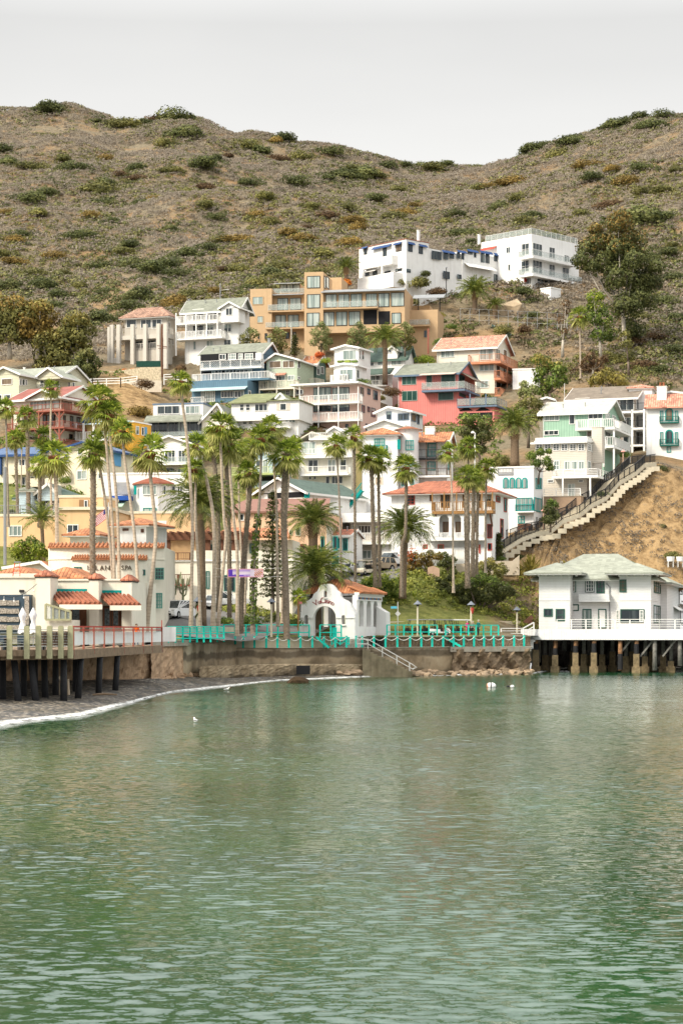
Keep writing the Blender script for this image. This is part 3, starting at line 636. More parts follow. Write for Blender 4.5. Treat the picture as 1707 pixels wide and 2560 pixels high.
def fanpalm(label,crown,foot,Y,rad,thick=.2,style='thin',mids=(),group='fan palms along the waterfront',seed=None,collar=True,base_r=None):
    """crown, foot, mids: (column, row) in the photo; rad: crown radius in pixels; thick: trunk radius in metres"""
    global pcount;pcount+=1;v=pcount if seed is None else seed
    b0=P(foot[0],foot[1],Y);root=thing('fan_palm',label,'palm tree',b0,0,group)
    top=P(crown[0],crown[1],Y)-b0;pts=[Vector((0,0,-.8)),Vector((0,0,0))]+[P(a,b,Y)-b0 for a,b in reversed(mids)]+[top]
    # smooth the line
    sm=[]
    for i in range(len(pts)-1):
        p0,p1,p2,p3=pts[max(i-1,0)],pts[i],pts[i+1],pts[min(i+2,len(pts)-1)]
        for k in range(6):
            t=k/6;sm.append(.5*((2*p1)+(p2-p0)*t+(2*p0-5*p1+4*p2-p3)*t*t+(3*p1-p0-3*p2+p3)*t**3))
    sm.append(top);n=len(sm);thick *= .78;rr=[thick*(1.62-.75*min(1,i/n*3.2) - .25*i/n) for i in range(n)]
    tb=MB()
    if style == 'thin':tb.tube(sm,rr,9);tb.build('trunk',ftrk if v % 2 else ftrkp,root,True)
    elif style == 'pale':tb.tube(sm,rr,9);tb.build('trunk',ftrkp,root,True)
    else:   # rough trunks clad in old leaf bases
        tb.tube(sm,[thick*(1-.15*i/n) for i in range(n)],9);tb.build('trunk',fboot,root,True)
        bt=MB();r=random.Random(v);h=(sm[-1]-sm[6]).length;nb=int(h*16)
        z0=.1 if style == 'rough' else .55
        for k in range(nb):
            f=z0+(1-z0)*k/nb;i=min(int(f*(n-1)),n-2);t=f*(n-1)-i;c=sm[i].lerp(sm[i+1],t);a=k*2.4;q=thick*(1.02)
            d=Vector((math.cos(a),math.sin(a),0));s=Vector((-d.y,d.x,0))*.09
            bt.face([c+d*q*.9-s,c+d*q*.9+s,c+d*(q*1.38)+Vector((0,0,.17))+s*.5,c+d*(q*1.38)+Vector((0,0,.17))-s*.5])
        bt.build('leaf_base_husk',MATS['palm_husk'] if 'palm_husk' in MATS else M('palm_husk',(.36,.29,.21),var=.5,scale=6),root)
    s=rad*Y/F*1.3;ms=fanparts(v % 4)
    for me,nm in ((ms[0],'crown'),(ms[1],'yellowing_fronds'),(ms[2],'dead_leaf_collar')):
        o=bpy.data.objects.new(nm,me);COL.objects.link(o);o.parent=root;o.location=top;o.scale=(s,s,s*.95);o.rotation_euler=(.16*math.sin(v*2.1),.16*math.sin(v*3.3+1),v*1.7)
    return root
def datepalm(label,crown,foot,Y,rad,thick=.42,stub=True,group='feather palms',nfr=66,droop=1.0,name='date_palm',leafm=None):
    b0=P(foot[0],foot[1],Y);root=thing(name,label,'palm tree',b0,0,group)
    top=P(crown[0],crown[1],Y)-b0;Rr=rad*Y/F;r=random.Random(int(crown[0]))
    tb=MB();tb.tube([(0,0,-.8),(0,0,0),top*.5,top*.86,top],[thick*1.15,thick*1.05,thick*.95,thick*.95,thick*.7],10)
    tb.build('trunk',M('date_palm_trunk',(.20,.14,.09),var=.4,scale=5,bump=.8),root,True)
    if stub:
        pb=MB()
        for k in range(110):
            a=k*2.4;f=k/110;z=top.z-.1-f*thick*3.6;q=thick*(1.25 if f < .65 else 1.25-.5*(f-.65)/.35);d=Vector((math.cos(a),math.sin(a),0));s=Vector((-d.y,d.x,0))*.14
            c=Vector((top.x,top.y,z));pb.face([c+d*q*.8-s+Vector((0,0,-.16)),c+d*q*.8+s+Vector((0,0,-.16)),c+d*q*1.3+s*.6+Vector((0,0,.12)),c+d*q*1.3-s*.6+Vector((0,0,.12))])
        pb.build('leaf_base_boss',M('boss_stubs',(.40,.28,.16),var=.4,scale=6),root)
    g=MB()
    for i in range(nfr):
        az_=i*2.399+r.uniform(-.2,.2);f=i/nfr;e=R(84-92*f**.85);Lf=Rr*r.uniform(1.0,1.22)*(.85 if f < .2 else 1.05)
        p=Vector((0,0,0));pts=[];ns=11
        hd=Vector((math.cos(az_),math.sin(az_),0))
        for k in range(ns):
            pts.append(p.copy());ee=e-R(95*droop)*((k/ns)**1.5)*(.6+.55*f)
            p=p+(hd*math.cos(ee)+Vector((0,0,math.sin(ee))))*Lf/ns
        side=Vector((-hd.y,hd.x,0))
        for k in range(ns-1):
            a,b_=pts[k],pts[k+1];w_=side*.03*(1.6-k/ns);g.face([a-w_,a+w_,b_+w_,b_-w_])
            if k < 1:continue
            d=(b_-a).normalized();up=side.cross(d);ll=Lf*.17*math.sin(math.pi*(.15+.85*k/ns))**.6+.05
            for j in range(3):
                o=a.lerp(b_,j/3+r.random()*.1)
                for sg in (-1,1):
                    q=(side*sg*.80+d*.62+up*r.uniform(-.1,.35)).normalized()*ll*r.uniform(.8,1.15);t_=d*.055*Rr/4+Vector((0,0,.012))
                    mid=o+q*.5+t_*1.0;g.face([o-t_*.6,o+q*.5-t_,o+q+Vector((0,0,-.12*ll)),mid])
    cr_=g.build('crown',leafm or dpal,root);cr_.location=top;return root
# ---------------------------------------------------------------- buildings
def railing(mb,pts,h,style='picket',step=.27,post=.09,z=0):
    """rail along pts (list of x,y) at height z; style picket, bars, glass, lattice, cable, solid"""
    for a,b_ in zip(pts[:-1],pts[1:]):
        a=Vector((a[0],a[1],z));b_=Vector((b_[0],b_[1],z));Ln=(b_-a).length
        if Ln < .05:continue
        d=(b_-a)/Ln;up=Vector((0,0,1));thin=.05
        mb.beam(a+up*h,b_+up*h,post,.07)
        if style in ('picket','bars','lattice'):mb.beam(a+up*.12,b_+up*.12,thin,.05)
        if style == 'horizontal':
            for k in (.25,.5,.75):mb.beam(a+up*h*k,b_+up*h*k,thin,.05)
        if style == 'cable':
            for k in range(1,7):mb.beam(a+up*h*k/7,b_+up*h*k/7,.025)
        npst=max(1,round(Ln/1.8))
        for k in range(npst+1):
            p=a+d*Ln*k/npst;mb.beam(p,p+up*(h+.03),post)
        if style in ('picket','bars'):
            w_=.07 if style == 'picket' else .03;s_=step if style == 'picket' else .2
            nn=int(Ln/s_)
            for k in range(nn):p=a+d*(k+.5)*Ln/nn;mb.beam(p+up*.12,p+up*h,w_)
        if style == 'lattice':
            s_=.34;nn=int(Ln/s_)
            for k in range(nn+1):
                for sg in (-1,1):
                    p=a+d*min(Ln,max(0,k*Ln/nn));q=p+d*sg*(h-.12);q=a+d*min(Ln,max(0,(q-a).dot(d)))
                    mb.beam(p+up*.12,q+up*(.12+abs((q-p).length)),.05,.02)
def glassrail(root,pts,h,z,name='glass_railing',fr=None):
    g=MB();f=MB()
    for a,b_ in zip(pts[:-1],pts[1:]):
        a=Vector((a[0],a[1],z));b_=Vector((b_[0],b_[1],z));g.beam(a+Vector((0,0,h*.53)),b_+Vector((0,0,h*.53)),.02,h*.86)
        f.beam(a+Vector((0,0,h)),b_+Vector((0,0,h)),.05,.04);Ln=(b_-a).length
        for k in range(int(Ln/1.6)+2):p=a.lerp(b_,min(1,k*1.6/max(Ln,.1)));f.beam(p,p+Vector((0,0,h)),.04)
    o=f.build(name,fr or steel,root);g.build('glass_panel',rail_glass,o)
class House:
    def __init__(s,name,label,px,base,Y,yaw,cat='house',wall=white,trim=trimw,group=None,deep=4,out=0,parent=None,depth=None):
        """px: photo columns (in the current crop) of the left, corner and right edge; yaw > 0 shows the right side, < 0 the left.
        base: photo row of the foot of the corner nearest the eye, at distance Y"""
        s.rnd=random.Random(int(px[0]*7+base));s.wall,s.trim=wall,trim;th=R(yaw);s.th=th;s.a=Vector((math.cos(th),-math.sin(th),0));s.b=Vector((math.sin(th),math.cos(th),0))
        if parent:s.root=parent.root;s.O0=parent.O0
        C=P(cx(px[1]),cy(base),Y);s.C=C
        ray=lambda x:Vector(((cx(x)-CX)/F,1,0))
        def hit(x,p,nrm):   # plan view: ray against the line through p with normal nrm
            r=ray(x);t_=Vector((p.x,p.y,0)).dot(nrm)/r.dot(nrm);return r*t_
        if yaw >= 0:
            Lp=hit(px[0],C,s.b);s.w=(Vector((C.x,C.y,0))-Lp).length;O=C-s.a*s.w
            s.d=depth or ((hit(px[2],C,s.a)-Vector((C.x,C.y,0))).dot(s.b) if px[2] > px[1]+1 else 8)
        else:
            Rp=hit(px[2],C,s.b);s.w=(Rp-Vector((C.x,C.y,0))).length;O=C
            s.d=depth or ((hit(px[0],C,s.a)-Vector((C.x,C.y,0))).dot(s.b) if px[0] < px[1]-1 else 8)
        s.d=min(max(s.d,3),26)
        s.O=O
        if not parent:s.root=thing(name,label,cat,O,-th,group);s.O0=O
        rel=O-s.O0;s.off=Vector((rel.dot(s.a),rel.dot(s.b),rel.z));s.deep=deep
    def mb(s):m_=MB();m_.off=s.off;return m_
    def F(s,x,y,out=0):
        """photo point on the front plane (moved out towards the eye) -> local x, z"""
        r=Vector(((cx(x)-CX)/F,1,(HY-cy(y))/F));p0=s.O-s.b*out;t_=(p0-Vector((0,0,CZ))).dot(s.b)/r.dot(s.b)
        p=r*t_+Vector((0,0,CZ));return (p-s.O).dot(s.a),p.z-s.O.z
    def S(s,x,y,out=0,side='R'):
        r=Vector(((cx(x)-CX)/F,1,(HY-cy(y))/F));p0=s.O+(s.a*(s.w+out) if side == 'R' else -s.a*out);t_=p0.dot(s.a)/Vector((r.x,r.y,0)).dot(s.a)
        p=r*t_+Vector((0,0,CZ));return (p-s.O).dot(s.b),p.z-s.O.z
    def z(s,y,x=None):return s.F(x if x is not None else 0,y)[1] if x is not None else CZ+(HY-cy(y))*s.C.y/F-s.O.z
    def pos(s,face,u,z,out):
        return (u,-out,z) if face == 'F' else ((s.w+out,u,z) if face == 'R' else (-out,u,z))
    def fb(s,mb,face,u0,u1,z0,z1,o0,o1):
        a=s.pos(face,u0,z0,o0);b_=s.pos(face,u1,z1,o1);mb.box(a[0],b_[0],a[1],b_[1],a[2],b_[2])
    def walls(s,top,mt=None,name='wall',x0=0,x1=None,y0=0,y1=None,z0=None):
        zt=s.z(top) if top is not None else 3;s.h=zt;m_=s.mb();m_.box(x0,s.w if x1 is None else x1,y0,s.d if y1 is None else y1,-s.deep if z0 is None else z0,zt)
        s.wo=m_.build(name,mt or s.wall,s.root);return s
    def win(s,face,wins,fm=None,gm=None,t=.09,o=.05,sill=False,name='window',ny=1,plane=0):
        """wins: (x0, y0, x1, y1[, panes across]) in crop pixels"""
        fm=fm or s.trim
        for q in wins:
            x0,y0,x1,y1=q[:4];nx=q[4] if len(q) > 4 else 1;g_=q[5] if len(q) > 5 else (gm or glass)
            if face == 'F':u0,zb=s.F(x0,(y0+y1)/2,plane);u1,_=s.F(x1,y1,plane);xm=(x0+x1)/2;z1_=s.F(xm,y0,plane)[1];z0_=s.F(xm,y1,plane)[1]
            else:u0,_=s.S(x0,y0,plane,face);u1,_=s.S(x1,y1,plane,face);xm=(x0+x1)/2;z1_=s.S(xm,y0,plane,face)[1];z0_=s.S(xm,y1,plane,face)[1]
            if u0 > u1:u0,u1=u1,u0
            f=s.mb();e=plane
            s.fb(f,face,u0,u1,z1_-t,z1_,e,e+o+.05);s.fb(f,face,u0,u1,z0_,z0_+t,e,e+o+.05)
            s.fb(f,face,u0,u0+t,z0_+t,z1_-t,e,e+o+.05);s.fb(f,face,u1-t,u1,z0_+t,z1_-t,e,e+o+.05)
            for k in range(1,nx):uu=u0+(u1-u0)*k/nx;s.fb(f,face,uu-t*.35,uu+t*.35,z0_+t,z1_-t,e,e+o+.03)
            nyy=q[6] if len(q) > 6 else ny
            for k in range(1,nyy):zz=z0_+(z1_-z0_)*k/nyy;s.fb(f,face,u0+t,u1-t,zz-t*.3,zz+t*.3,e,e+o+.028)
            fo_=f.build(name,fm,s.root);p=s.mb();s.fb(p,face,u0+t*.6,u1-t*.6,z0_+t*.6,z1_-t*.6,e,e+.045);p.build('pane',g_,fo_)
            if gm is None and len(q) < 6 and s.rnd.random() < .45 and (u1-u0) > .7:
                k_=s.mb();wv=(u1-u0)*s.rnd.uniform(.18,.38);lf=s.rnd.random() < .5
                if s.rnd.random() < .4:s.fb(k_,face,u0+t,u1-t,z1_-(z1_-z0_)*s.rnd.uniform(.25,.55),z1_-t,e,e+.049)
                else:s.fb(k_,face,u0+t if lf else u1-wv,u0+wv if lf else u1-t,z0_+t,z1_-t,e,e+.049)
                k_.build('curtain',glass_c,fo_)
            if sill:k_=s.mb();s.fb(k_,face,u0-.1,u1+.1,z0_-.12,z0_-.003,e,e+o+.14);k_.build('sill',fm,fo_)
    def slab(s,face,x0,x1,y,out,th=.22,mt=None,name='balcony_floor',o0=.0):
        u0,zt=(s.F(x0,y,out) if face == 'F' else s.S(x0,y,out,face));u1,z2=(s.F(x1,y,out) if face == 'F' else s.S(x1,y,out,face))
        z_=s.F((x0+x1)/2,y,out)[1] if face == 'F' else s.S((x0+x1)/2,y,out,face)[1];m_=s.mb();s.fb(m_,face,min(u0,u1),max(u0,u1),z_-th,z_,o0,out)
        m_.build(name,mt or s.trim,s.root);return min(u0,u1),max(u0,u1),z_
    def balcony(s,x0,x1,y,yr,out=1.6,style='picket',mt=None,fl=None,wrap=0,posts=0,endL=True,th=.25,fr=None,wl=0):
        """balcony on the front; wrap > 0 carries on round the right side for that many metres"""
        mt=mt or s.trim;u0,z_=s.F(x0,y,out);u1,_=s.F(x1,y,out);z_=s.F((x0+x1)/2,y,out)[1];zr=s.F((x0+x1)/2,yr,out)[1];h=max(.7,min(1.25,zr-z_))
        m_=s.mb();
        if wrap:u1=s.w+out
        m_.box(u0,u1,-out,0,z_-th,z_)
        if wrap:m_.box(s.w,s.w+out,0,wrap,z_-th,z_)
        m_.build('balcony_floor',fl or mt,s.root)
        pts=([(u0,-.05)] if endL else [])+[(u0,-out+.06),(u1-.06,-out+.06)]+([(s.w+out-.06,wrap)] if wrap else [(u1-.06,-.05)])
        if style == 'glass':
            old=[(p[0]+s.off.x,p[1]+s.off.y) for p in pts];glassrail(s.root,old,h,z_+s.off.z,fr=fr)
        elif style == 'solid':
            r=s.mb()
            for a,b_ in zip(pts[:-1],pts[1:]):r.beam((a[0],a[1],z_+h/2),(b_[0],b_[1],z_+h/2),.14,h)
            r.build('parapet',mt,s.root)
        else:r=s.mb();railing(r,pts,h,style,z=z_);r.build('railing',mt,s.root)
        if posts:
            ps=[]
            zb=posts if isinstance(posts,(int,float)) and posts > 1 else 2.6
            n_=max(1,round((u1-u0)/3.2))
            for k in range(n_+1):ps.append((u0+.08+(u1-u0-.16)*k/n_,-out+.08))
            if wrap:ps.append((s.w+out-.08,wrap))
            for p in ps:r=s.mb();r.beam((p[0],p[1],z_-th-zb),(p[0],p[1],z_-th),.16);r.build('post',mt,s.root)
        return z_
    def posts(s,xs,y0,y1,out,mt=None,wd=.18,face='F'):
        for x in xs:
            u,z1_=s.F(x,y0,out) if face == 'F' else s.S(x,y0,out,face);_,z0_=s.F(x,y1,out) if face == 'F' else s.S(x,y1,out,face)
            m_=s.mb();p=s.pos(face,u,0,out);m_.beam((p[0],p[1],z0_),(p[0],p[1],z1_),wd);m_.build('post',mt or s.trim,s.root)
    def gable_x(s,eave,ridge,roof,ov=.5,ovf=.5,th=.18,fascia=None,rx=.5,backe=None):
        """ridge parallel to the front; ridge row measured at mid width"""
        ze=s.z(eave);zr=s.zdeep(ridge,s.d*rx);x0,x1=-ov,s.w+ov;yr=s.d*rx;sl=(zr-ze)/yr;e0=ze-sl*ovf;zb=ze;
        m_=s.mb();m_.slab([(x0,-ovf,e0+th),(x1,-ovf,e0+th),(x1,yr,zr+th),(x0,yr,zr+th)],th)
        sb=(zr-ze)/(s.d-yr);m_.slab([(x1,s.d+ovf,ze-sb*ovf+th),(x0,s.d+ovf,ze-sb*ovf+th),(x0,yr,zr+th),(x1,yr,zr+th)],th)
        ro=m_.build('roof',roof,s.root)
        g=s.mb()
        for xx in (0,s.w-.15):
            g.idx([(xx,0,ze),(xx,s.d,ze),(xx,yr,zr),(xx+.15,0,ze),(xx+.15,s.d,ze),(xx+.15,yr,zr)],[(0,1,2),(3,5,4),(0,3,4,1),(1,4,5,2),(2,5,3,0)])
        g.build('gable_wall',s.wo.data.materials[0],s.root)
        f=s.mb();f.box(x0,x1,-ovf-.06,-ovf,e0-.12,e0+th+.01)
        for xx in (x0-.05,x1):
            f.beam((xx+.025,-ovf,e0+th*.3),(xx+.025,yr,zr+th*.3),.06,.3);f.beam((xx+.025,s.d+ovf,ze-sb*ovf+th*.3),(xx+.025,yr,zr+th*.3),.06,.3)
        f.build('fascia',fascia or s.trim,ro)
        for k in range(2):
            t_=s.rnd.uniform(.15,.85);yy=yr*s.rnd.uniform(.3,.8);zz=ze+sl*yy+th;v=s.mb();xx=s.w*t_;v.tube([(xx,yy,zz-.1),(xx,yy,zz+.5)],.07,6);v.lathe([(.11,zz+.5),(.11,zz+.58),(0,zz+.62)],6,xx,yy);v.build('roof_vent',grey,ro)
        v=s.mb();v.tube([(.12,-.07,-s.deep*.3),(.12,-.07,ze-.35),(.12,-ovf+.02,ze-.1)],.05,5);v.build('drainpipe',s.trim,s.root)
        return ro
    def zdeep(s,y,dep):
        """height of a row of the photo at a depth behind the front"""
        c=s.O+s.a*s.w*.5+s.b*dep;return CZ+(HY-cy(y))*c.y/F-s.O.z
    def gable_y(s,eave,apex,roof,ov=.4,ovf=.5,th=.18,fascia=None,ax=.5,x0=None,x1=None,dep=None,wallm=None,ew=None):
        """gable towards the eye; ax: place of the apex across the width"""
        X0=0 if x0 is None else x0;X1=s.w if x1 is None else x1;D=dep or s.d;zl=s.z(eave);za=s.z(apex);xa=X0+(X1-X0)*ax;zr_=s.z(ew) if ew else zl
        slL=(za-zl)/(xa-X0);slR=(za-zr_)/(X1-xa);m_=s.mb()
        m_.slab([(X0-ov,D,zl-slL*ov+th),(X0-ov,-ovf,zl-slL*ov+th),(xa,-ovf,za+th),(xa,D,za+th)],th)
        m_.slab([(X1+ov,-ovf,zr_-slR*ov+th),(X1+ov,D,zr_-slR*ov+th),(xa,D,za+th),(xa,-ovf,za+th)],th)
        ro=m_.build('roof',roof,s.root)
        g=s.mb();zm=min(zl,zr_);g.prism([(X0,zm),(X1,zm),(X1,zr_),(xa,za),(X0,zl)],.002,.15);g.build('gable_wall',wallm or s.wo.data.materials[0],s.root)
        f=s.mb()
        f.beam((X0-ov,-ovf-.03,zl-slL*ov+th*.3),(xa,-ovf-.03,za+th*.3),.06,.28);f.beam((X1+ov,-ovf-.03,zr_-slR*ov+th*.3),(xa,-ovf-.03,za+th*.3),.06,.28)
        f.box(X1+ov,X1+ov+.06,-ovf,D,zr_-slR*ov-.1,zr_-slR*ov+th)
        f.build('fascia',fascia or s.trim,ro);return ro
    def hip(s,eave,ridge,roof,ov=.6,th=.16,x0=None,x1=None,y0=None,y1=None,rl=None,fascia=None,name='roof'):
        X0=(0 if x0 is None else x0)-ov;X1=(s.w if x1 is None else x1)+ov;Y0=(0 if y0 is None else y0)-ov;Y1=(s.d if y1 is None else y1)+ov
        ze=s.z(eave);w_,d_=X1-X0,Y1-Y0;zr=s.zdeep(ridge,(Y0+Y1)/2);k=min(w_,d_)/2 if rl is None else rl
        if w_ >= d_:A,B=(X0+k,(Y0+Y1)/2,zr),(X1-k,(Y0+Y1)/2,zr)
        else:A,B=((X0+X1)/2,Y0+k,zr),((X0+X1)/2,Y1-k,zr)
        c=[(X0,Y0,ze),(X1,Y0,ze),(X1,Y1,ze),(X0,Y1,ze)];m_=s.mb()
        if w_ >= d_:fs=[[c[0],c[1],B,A],[c[1],c[2],B],[c[2],c[3],A,B],[c[3],c[0],A]]
        else:fs=[[c[0],c[1],A],[c[1],c[2],B,A],[c[2],c[3],B],[c[3],c[0],A,B]]
        for q in fs:m_.slab(q,th)
        ro=m_.build(name,roof,s.root);f=s.mb();f.box(X0+.06,X1-.06,Y0+.06,Y1-.06,ze-th-.09,ze-th-.002);f.build('soffit',fascia or s.trim,ro);return ro
    def flatroof(s,top=None,mt=None,par=.25,edge=None):
        zt=s.h;m_=s.mb();m_.box(-.08,s.w+.08,-.08,s.d+.08,zt+.002,zt+par);m_.build('roof',mt or s.trim,s.root)
    def shed(s,face,x0,y0,x1,y1,out,mt,th=.1,name='awning',drop=None):
        """small sloping roof: row y0 at the wall, row y1 at its outer edge"""
        if face == 'F':u0,z1_=s.F(x0,y0);u1,_=s.F(x1,y0);_,z0_=s.F((x0+x1)/2,y1,out);z1_=s.F((x0+x1)/2,y0)[1]
        else:u0,z1_=s.S(x0,y0,0,face);u1,_=s.S(x1,y0,0,face);z0_=s.S((x0+x1)/2,y1,out,face)[1];z1_=s.S((x0+x1)/2,y0,0,face)[1]
        if u0 > u1:u0,u1=u1,u0
        m_=s.mb();q=[s.pos(face,u0,z0_,out),s.pos(face,u1,z0_,out),s.pos(face,u1,z1_,.0),s.pos(face,u0,z1_,.0)]
        if face == 'L':q=[q[1],q[0],q[3],q[2]]
        m_.slab(q,th);return m_.build(name,mt,s.root)
    def panel(s,face,x0,y0,x1,y1,out,mt,name,o0=0.0,parent=None):
        if face == 'F':u0,_=s.F(x0,y0,out);u1,_=s.F(x1,y1,out);z1_=s.F((x0+x1)/2,y0,out)[1];z0_=s.F((x0+x1)/2,y1,out)[1]
        else:u0,_=s.S(x0,y0,out,face);u1,_=s.S(x1,y1,out,face);z1_=s.S((x0+x1)/2,y0,out,face)[1];z0_=s.S((x0+x1)/2,y1,out,face)[1]
        m_=s.mb();s.fb(m_,face,min(u0,u1),max(u0,u1),z0_,z1_,o0,out);return m_.build(name,mt,parent or s.root)
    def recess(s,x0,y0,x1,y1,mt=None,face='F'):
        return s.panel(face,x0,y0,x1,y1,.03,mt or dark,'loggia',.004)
    def chimney(s,x,y0,y1,dep,w_=.7,mt=None,pots=0):
        c=s.O+s.b*dep;xx=((cx(x)-CX)/F*(c.y)-s.O.x-s.b.x*dep)/s.a.x if abs(s.a.x) > .01 else 0
        z1_=s.zdeep(y0,dep);z0_=s.zdeep(y1,dep);m_=s.mb();m_.box(xx-w_/2,xx+w_/2,dep-w_/2,dep+w_/2,z0_-1,z1_);m_.box(xx-w_/2-.06,xx+w_/2+.06,dep-w_/2-.06,dep+w_/2+.06,z1_+.002,z1_+.1)
        o=m_.build('chimney',mt or s.trim,s.root)
        if pots:
            for k in range(pots):q=s.mb();q.tube([(xx+(k-.5)*.5,dep,z1_+.1),(xx+(k-.5)*.5,dep,z1_+.75)],.17);q.build('chimney_pot',tileo,o)
def holes_mesh(name,outer,holes,y0,y1,mt,parent):
    bm=bmesh.new();es=[]
    for lp in [outer]+holes:
        vs=[bm.verts.new((p[0],y0,p[1])) for p in lp]
        for i in range(len(vs)):es.append(bm.edges.new((vs[i],vs[(i+1) % len(vs)])))
    bmesh.ops.triangle_fill(bm,use_beauty=True,use_dissolve=False,edges=es)
    fs=list(bm.faces);r_=bmesh.ops.extrude_face_region(bm,geom=fs);vv=[e for e in r_['geom'] if isinstance(e,bmesh.types.BMVert)]
    bmesh.ops.translate(bm,verts=vv,vec=(0,y1-y0,0));bmesh.ops.recalc_face_normals(bm,faces=bm.faces);me=bpy.data.meshes.new(name);bm.to_mesh(me);bm.free();me.materials.append(mt)
    o=bpy.data.objects.new(name,me);COL.objects.link(o);o.parent=parent;return o
# ---------------------------------------------------------------- the houses, row by row from the top of the hill
CR(11)
h=House('hillside_villa','long white flat roofed villa with blue window canopies, high on the hill',(70,372,1020),345,392,48,'villa',wall=whitest,deep=9)
h.walls(97,x1=None,y1=h.d*.24);h.walls(128,name='middle_wing',y0=h.d*.24+.003,y1=h.d*.60,x1=h.w*.98);h.walls(108,name='rear_wing',y0=h.d*.60+.003,y1=h.d,x1=h.w)
h.win('F',[(103,152,122,195),(225,153,248,215),(308,130,343,175,2,glass_b),(160,303,187,330),(235,303,273,322),(100,305,135,335),(305,287,347,303,2)],fm=black)
h.win('R',[(383,128,412,178),(452,145,478,192),(537,176,597,228,3),(612,185,640,228,2),(650,185,678,222,2),(697,180,717,222),(725,188,742,228),(765,172,795,195),(807,180,820,215),
     (850,187,873,247,2),(880,192,905,252,2),(935,200,958,240,2),(967,206,988,245,2),(375,290,400,312),(610,305,650,352,2),(935,325,978,370,2),(700,325,725,352)],fm=dgrey)
for q in ((162,138,280,150),(93,145,130,152),(297,118,347,128)):h.shed('F',*q,.6,blued)
for q in ((382,116,424,128),(452,132,503,143),(600,172,680,184),(697,170,755,182),(763,166,832,178),(842,174,922,188),(932,190,1002,204)):h.shed('R',*q,.45,blued)
h.balcony(95,280,258,208,1.6,'solid',mt=whitest,th=.5);h.posts([100,220],262,345,1.45,wd=.35);h.shed('F',105,275,200,300,1.2,trimw)
h.balcony(60,290,352,330,2.6,'solid',mt=whitest,th=2.2)
h.shed('R',745,262,925,280,1.4,trimw,name='pergola');h.chimney(440,66,115,5,.45);h.chimney(812,122,150,16,.45)
tb=h.mb();tb.box(-.12,h.w+.12,-.12,h.d*.24,h.z(97)+.004,h.z(97)+.12);tb.build('tile_coping',tilep,h.root)
h=House('hillside_villa','white three storey block with glass balconies on top of the hill beside the tall eucalyptus',(855,1178,1480),340,403,44,'villa',wall=whitest,deep=9)
h.walls(62)
h.win('F',[(1015,148,1042,188,2),(1027,258,1042,300),(1115,125,1163,200,2,glass,2),(1113,235,1162,308,2,glass,2),(1143,345,1175,388,3)],fm=trimw)
h.win('R',[(1182,125,1243,205,3,glass,2),(1288,150,1325,220,2,glass,2),(1182,235,1243,315,3,glass,2),(1287,260,1325,332,2,glass,2),(1373,280,1415,350,2,glass,2),(1385,200,1415,245,2),(1210,345,1282,405,3,glass,2),(1300,362,1362,405,3)],fm=trimw)
h.balcony(1095,1178,210,168,1.6,'glass',mt=whitest,wrap=h.d*.8,th=.45,fr=trimw);h.balcony(1095,1178,325,285,1.6,'glass',mt=whitest,wrap=h.d*.93,th=.45,fr=trimw)
glassrail(h.root,[(.3+h.w*.05,.2),(h.w-.2,.2),(h.w-.2,h.d-.3)],1.2,h.h+.02,'roof_railing',fr=trimw)
h.shed('F',862,148,955,160,1.0,redp);h.panel('F',1128,330,1136,372,.5,redp,'red_door',.02)
h=House('garden_terrace','small white stucco terrace steps with a sloping end below the white hilltop block',(1235,1300,1365),470,398,44,'terrace',wall=whitest,deep=5);h.walls(412);h.flatroof()
# tan modern house
CR(10)
h=House('modern_house','large tan flat roofed modern house with rows of tall glass windows',(75,475,475),620,372,10,'house',wall=tan,deep=14,depth=10)
h.walls(285);b_=House('','',(75,235,235),620,371.6,10,parent=h,wall=tan,deep=14,depth=9.5);b_.walls(240,name='left_wing');b_.win('F',[(92,300,173,360,1,glass_t),(127,443,173,495,1,glass_t),(180,568,207,618),(130,570,150,618)],fm=tan)
h.win('F',[(277,312,357,402,2,glass_t),(370,310,452,400,2,glass_t),(262,437,340,528,2,glass_t),(355,435,435,528,2,glass_t),(338,565,365,612),(390,562,415,612)],fm=black)
h.balcony(207,474,402,357,1.7,'glass',mt=tan,endL=False);h.balcony(190,474,528,488,2.0,'glass',mt=tan,endL=False)
h.shed('F',236,278,474,284,1.2,grey);h.balcony(240,474,278,240,.3,'glass',mt=tan)
c=House('','',(295,445,445),280,376,10,parent=h,wall=tan,deep=.5,depth=5);c.walls(205,name='roof_room');c.win('F',[(297,208,345,262,1,glass_t),(345,208,393,262,1,glass_t),(393,208,443,262,1,glass_t)],fm=black);c.shed('F',260,198,450,200,1.5,grey,name='pergola')
c=House('','',(475,615,668),560,368,10,parent=h,wall=tan,deep=13,depth=9);c.walls(116,name='tower')
c.win('F',[(495,148,592,237,2,glass_t),(495,283,592,385,2,glass_t),(493,420,588,520,2,glass_t)],fm=black);c.win('R',[(620,150,632,240,1,glass_t),(636,155,656,240,1,glass_t)],fm=black)
c=House('','',(608,750,750),300,380,10,parent=h,wall=tan,deep=3,depth=7);c.walls(158,name='stair_tower')
c=House('','',(610,1217,1217),535,366,10,parent=h,wall=tan,deep=.5,depth=11);c.walls(236,name='main_wing')
c.win('F',[(633,283,716,380,2,glass_t),(727,282,808,378,2,glass_t),(818,280,902,376,2,glass_t),(930,278,1012,374,2,glass_t),(1022,275,1104,376,2,glass_t),(1115,270,1213,372,1,glass_t),
      (615,415,697,518,2,glass_t),(710,412,792,515,2,glass_t),(804,410,888,513,2,glass_t),(1120,420,1190,500,1,glass_t)],fm=black)
c.recess(912,398,1012,505);c.recess(1022,408,1108,505);c.shed('F',606,244,1222,258,1.1,grey,name='roof_canopy');c.balcony(612,1014,380,335,1.5,'glass',mt=tan)
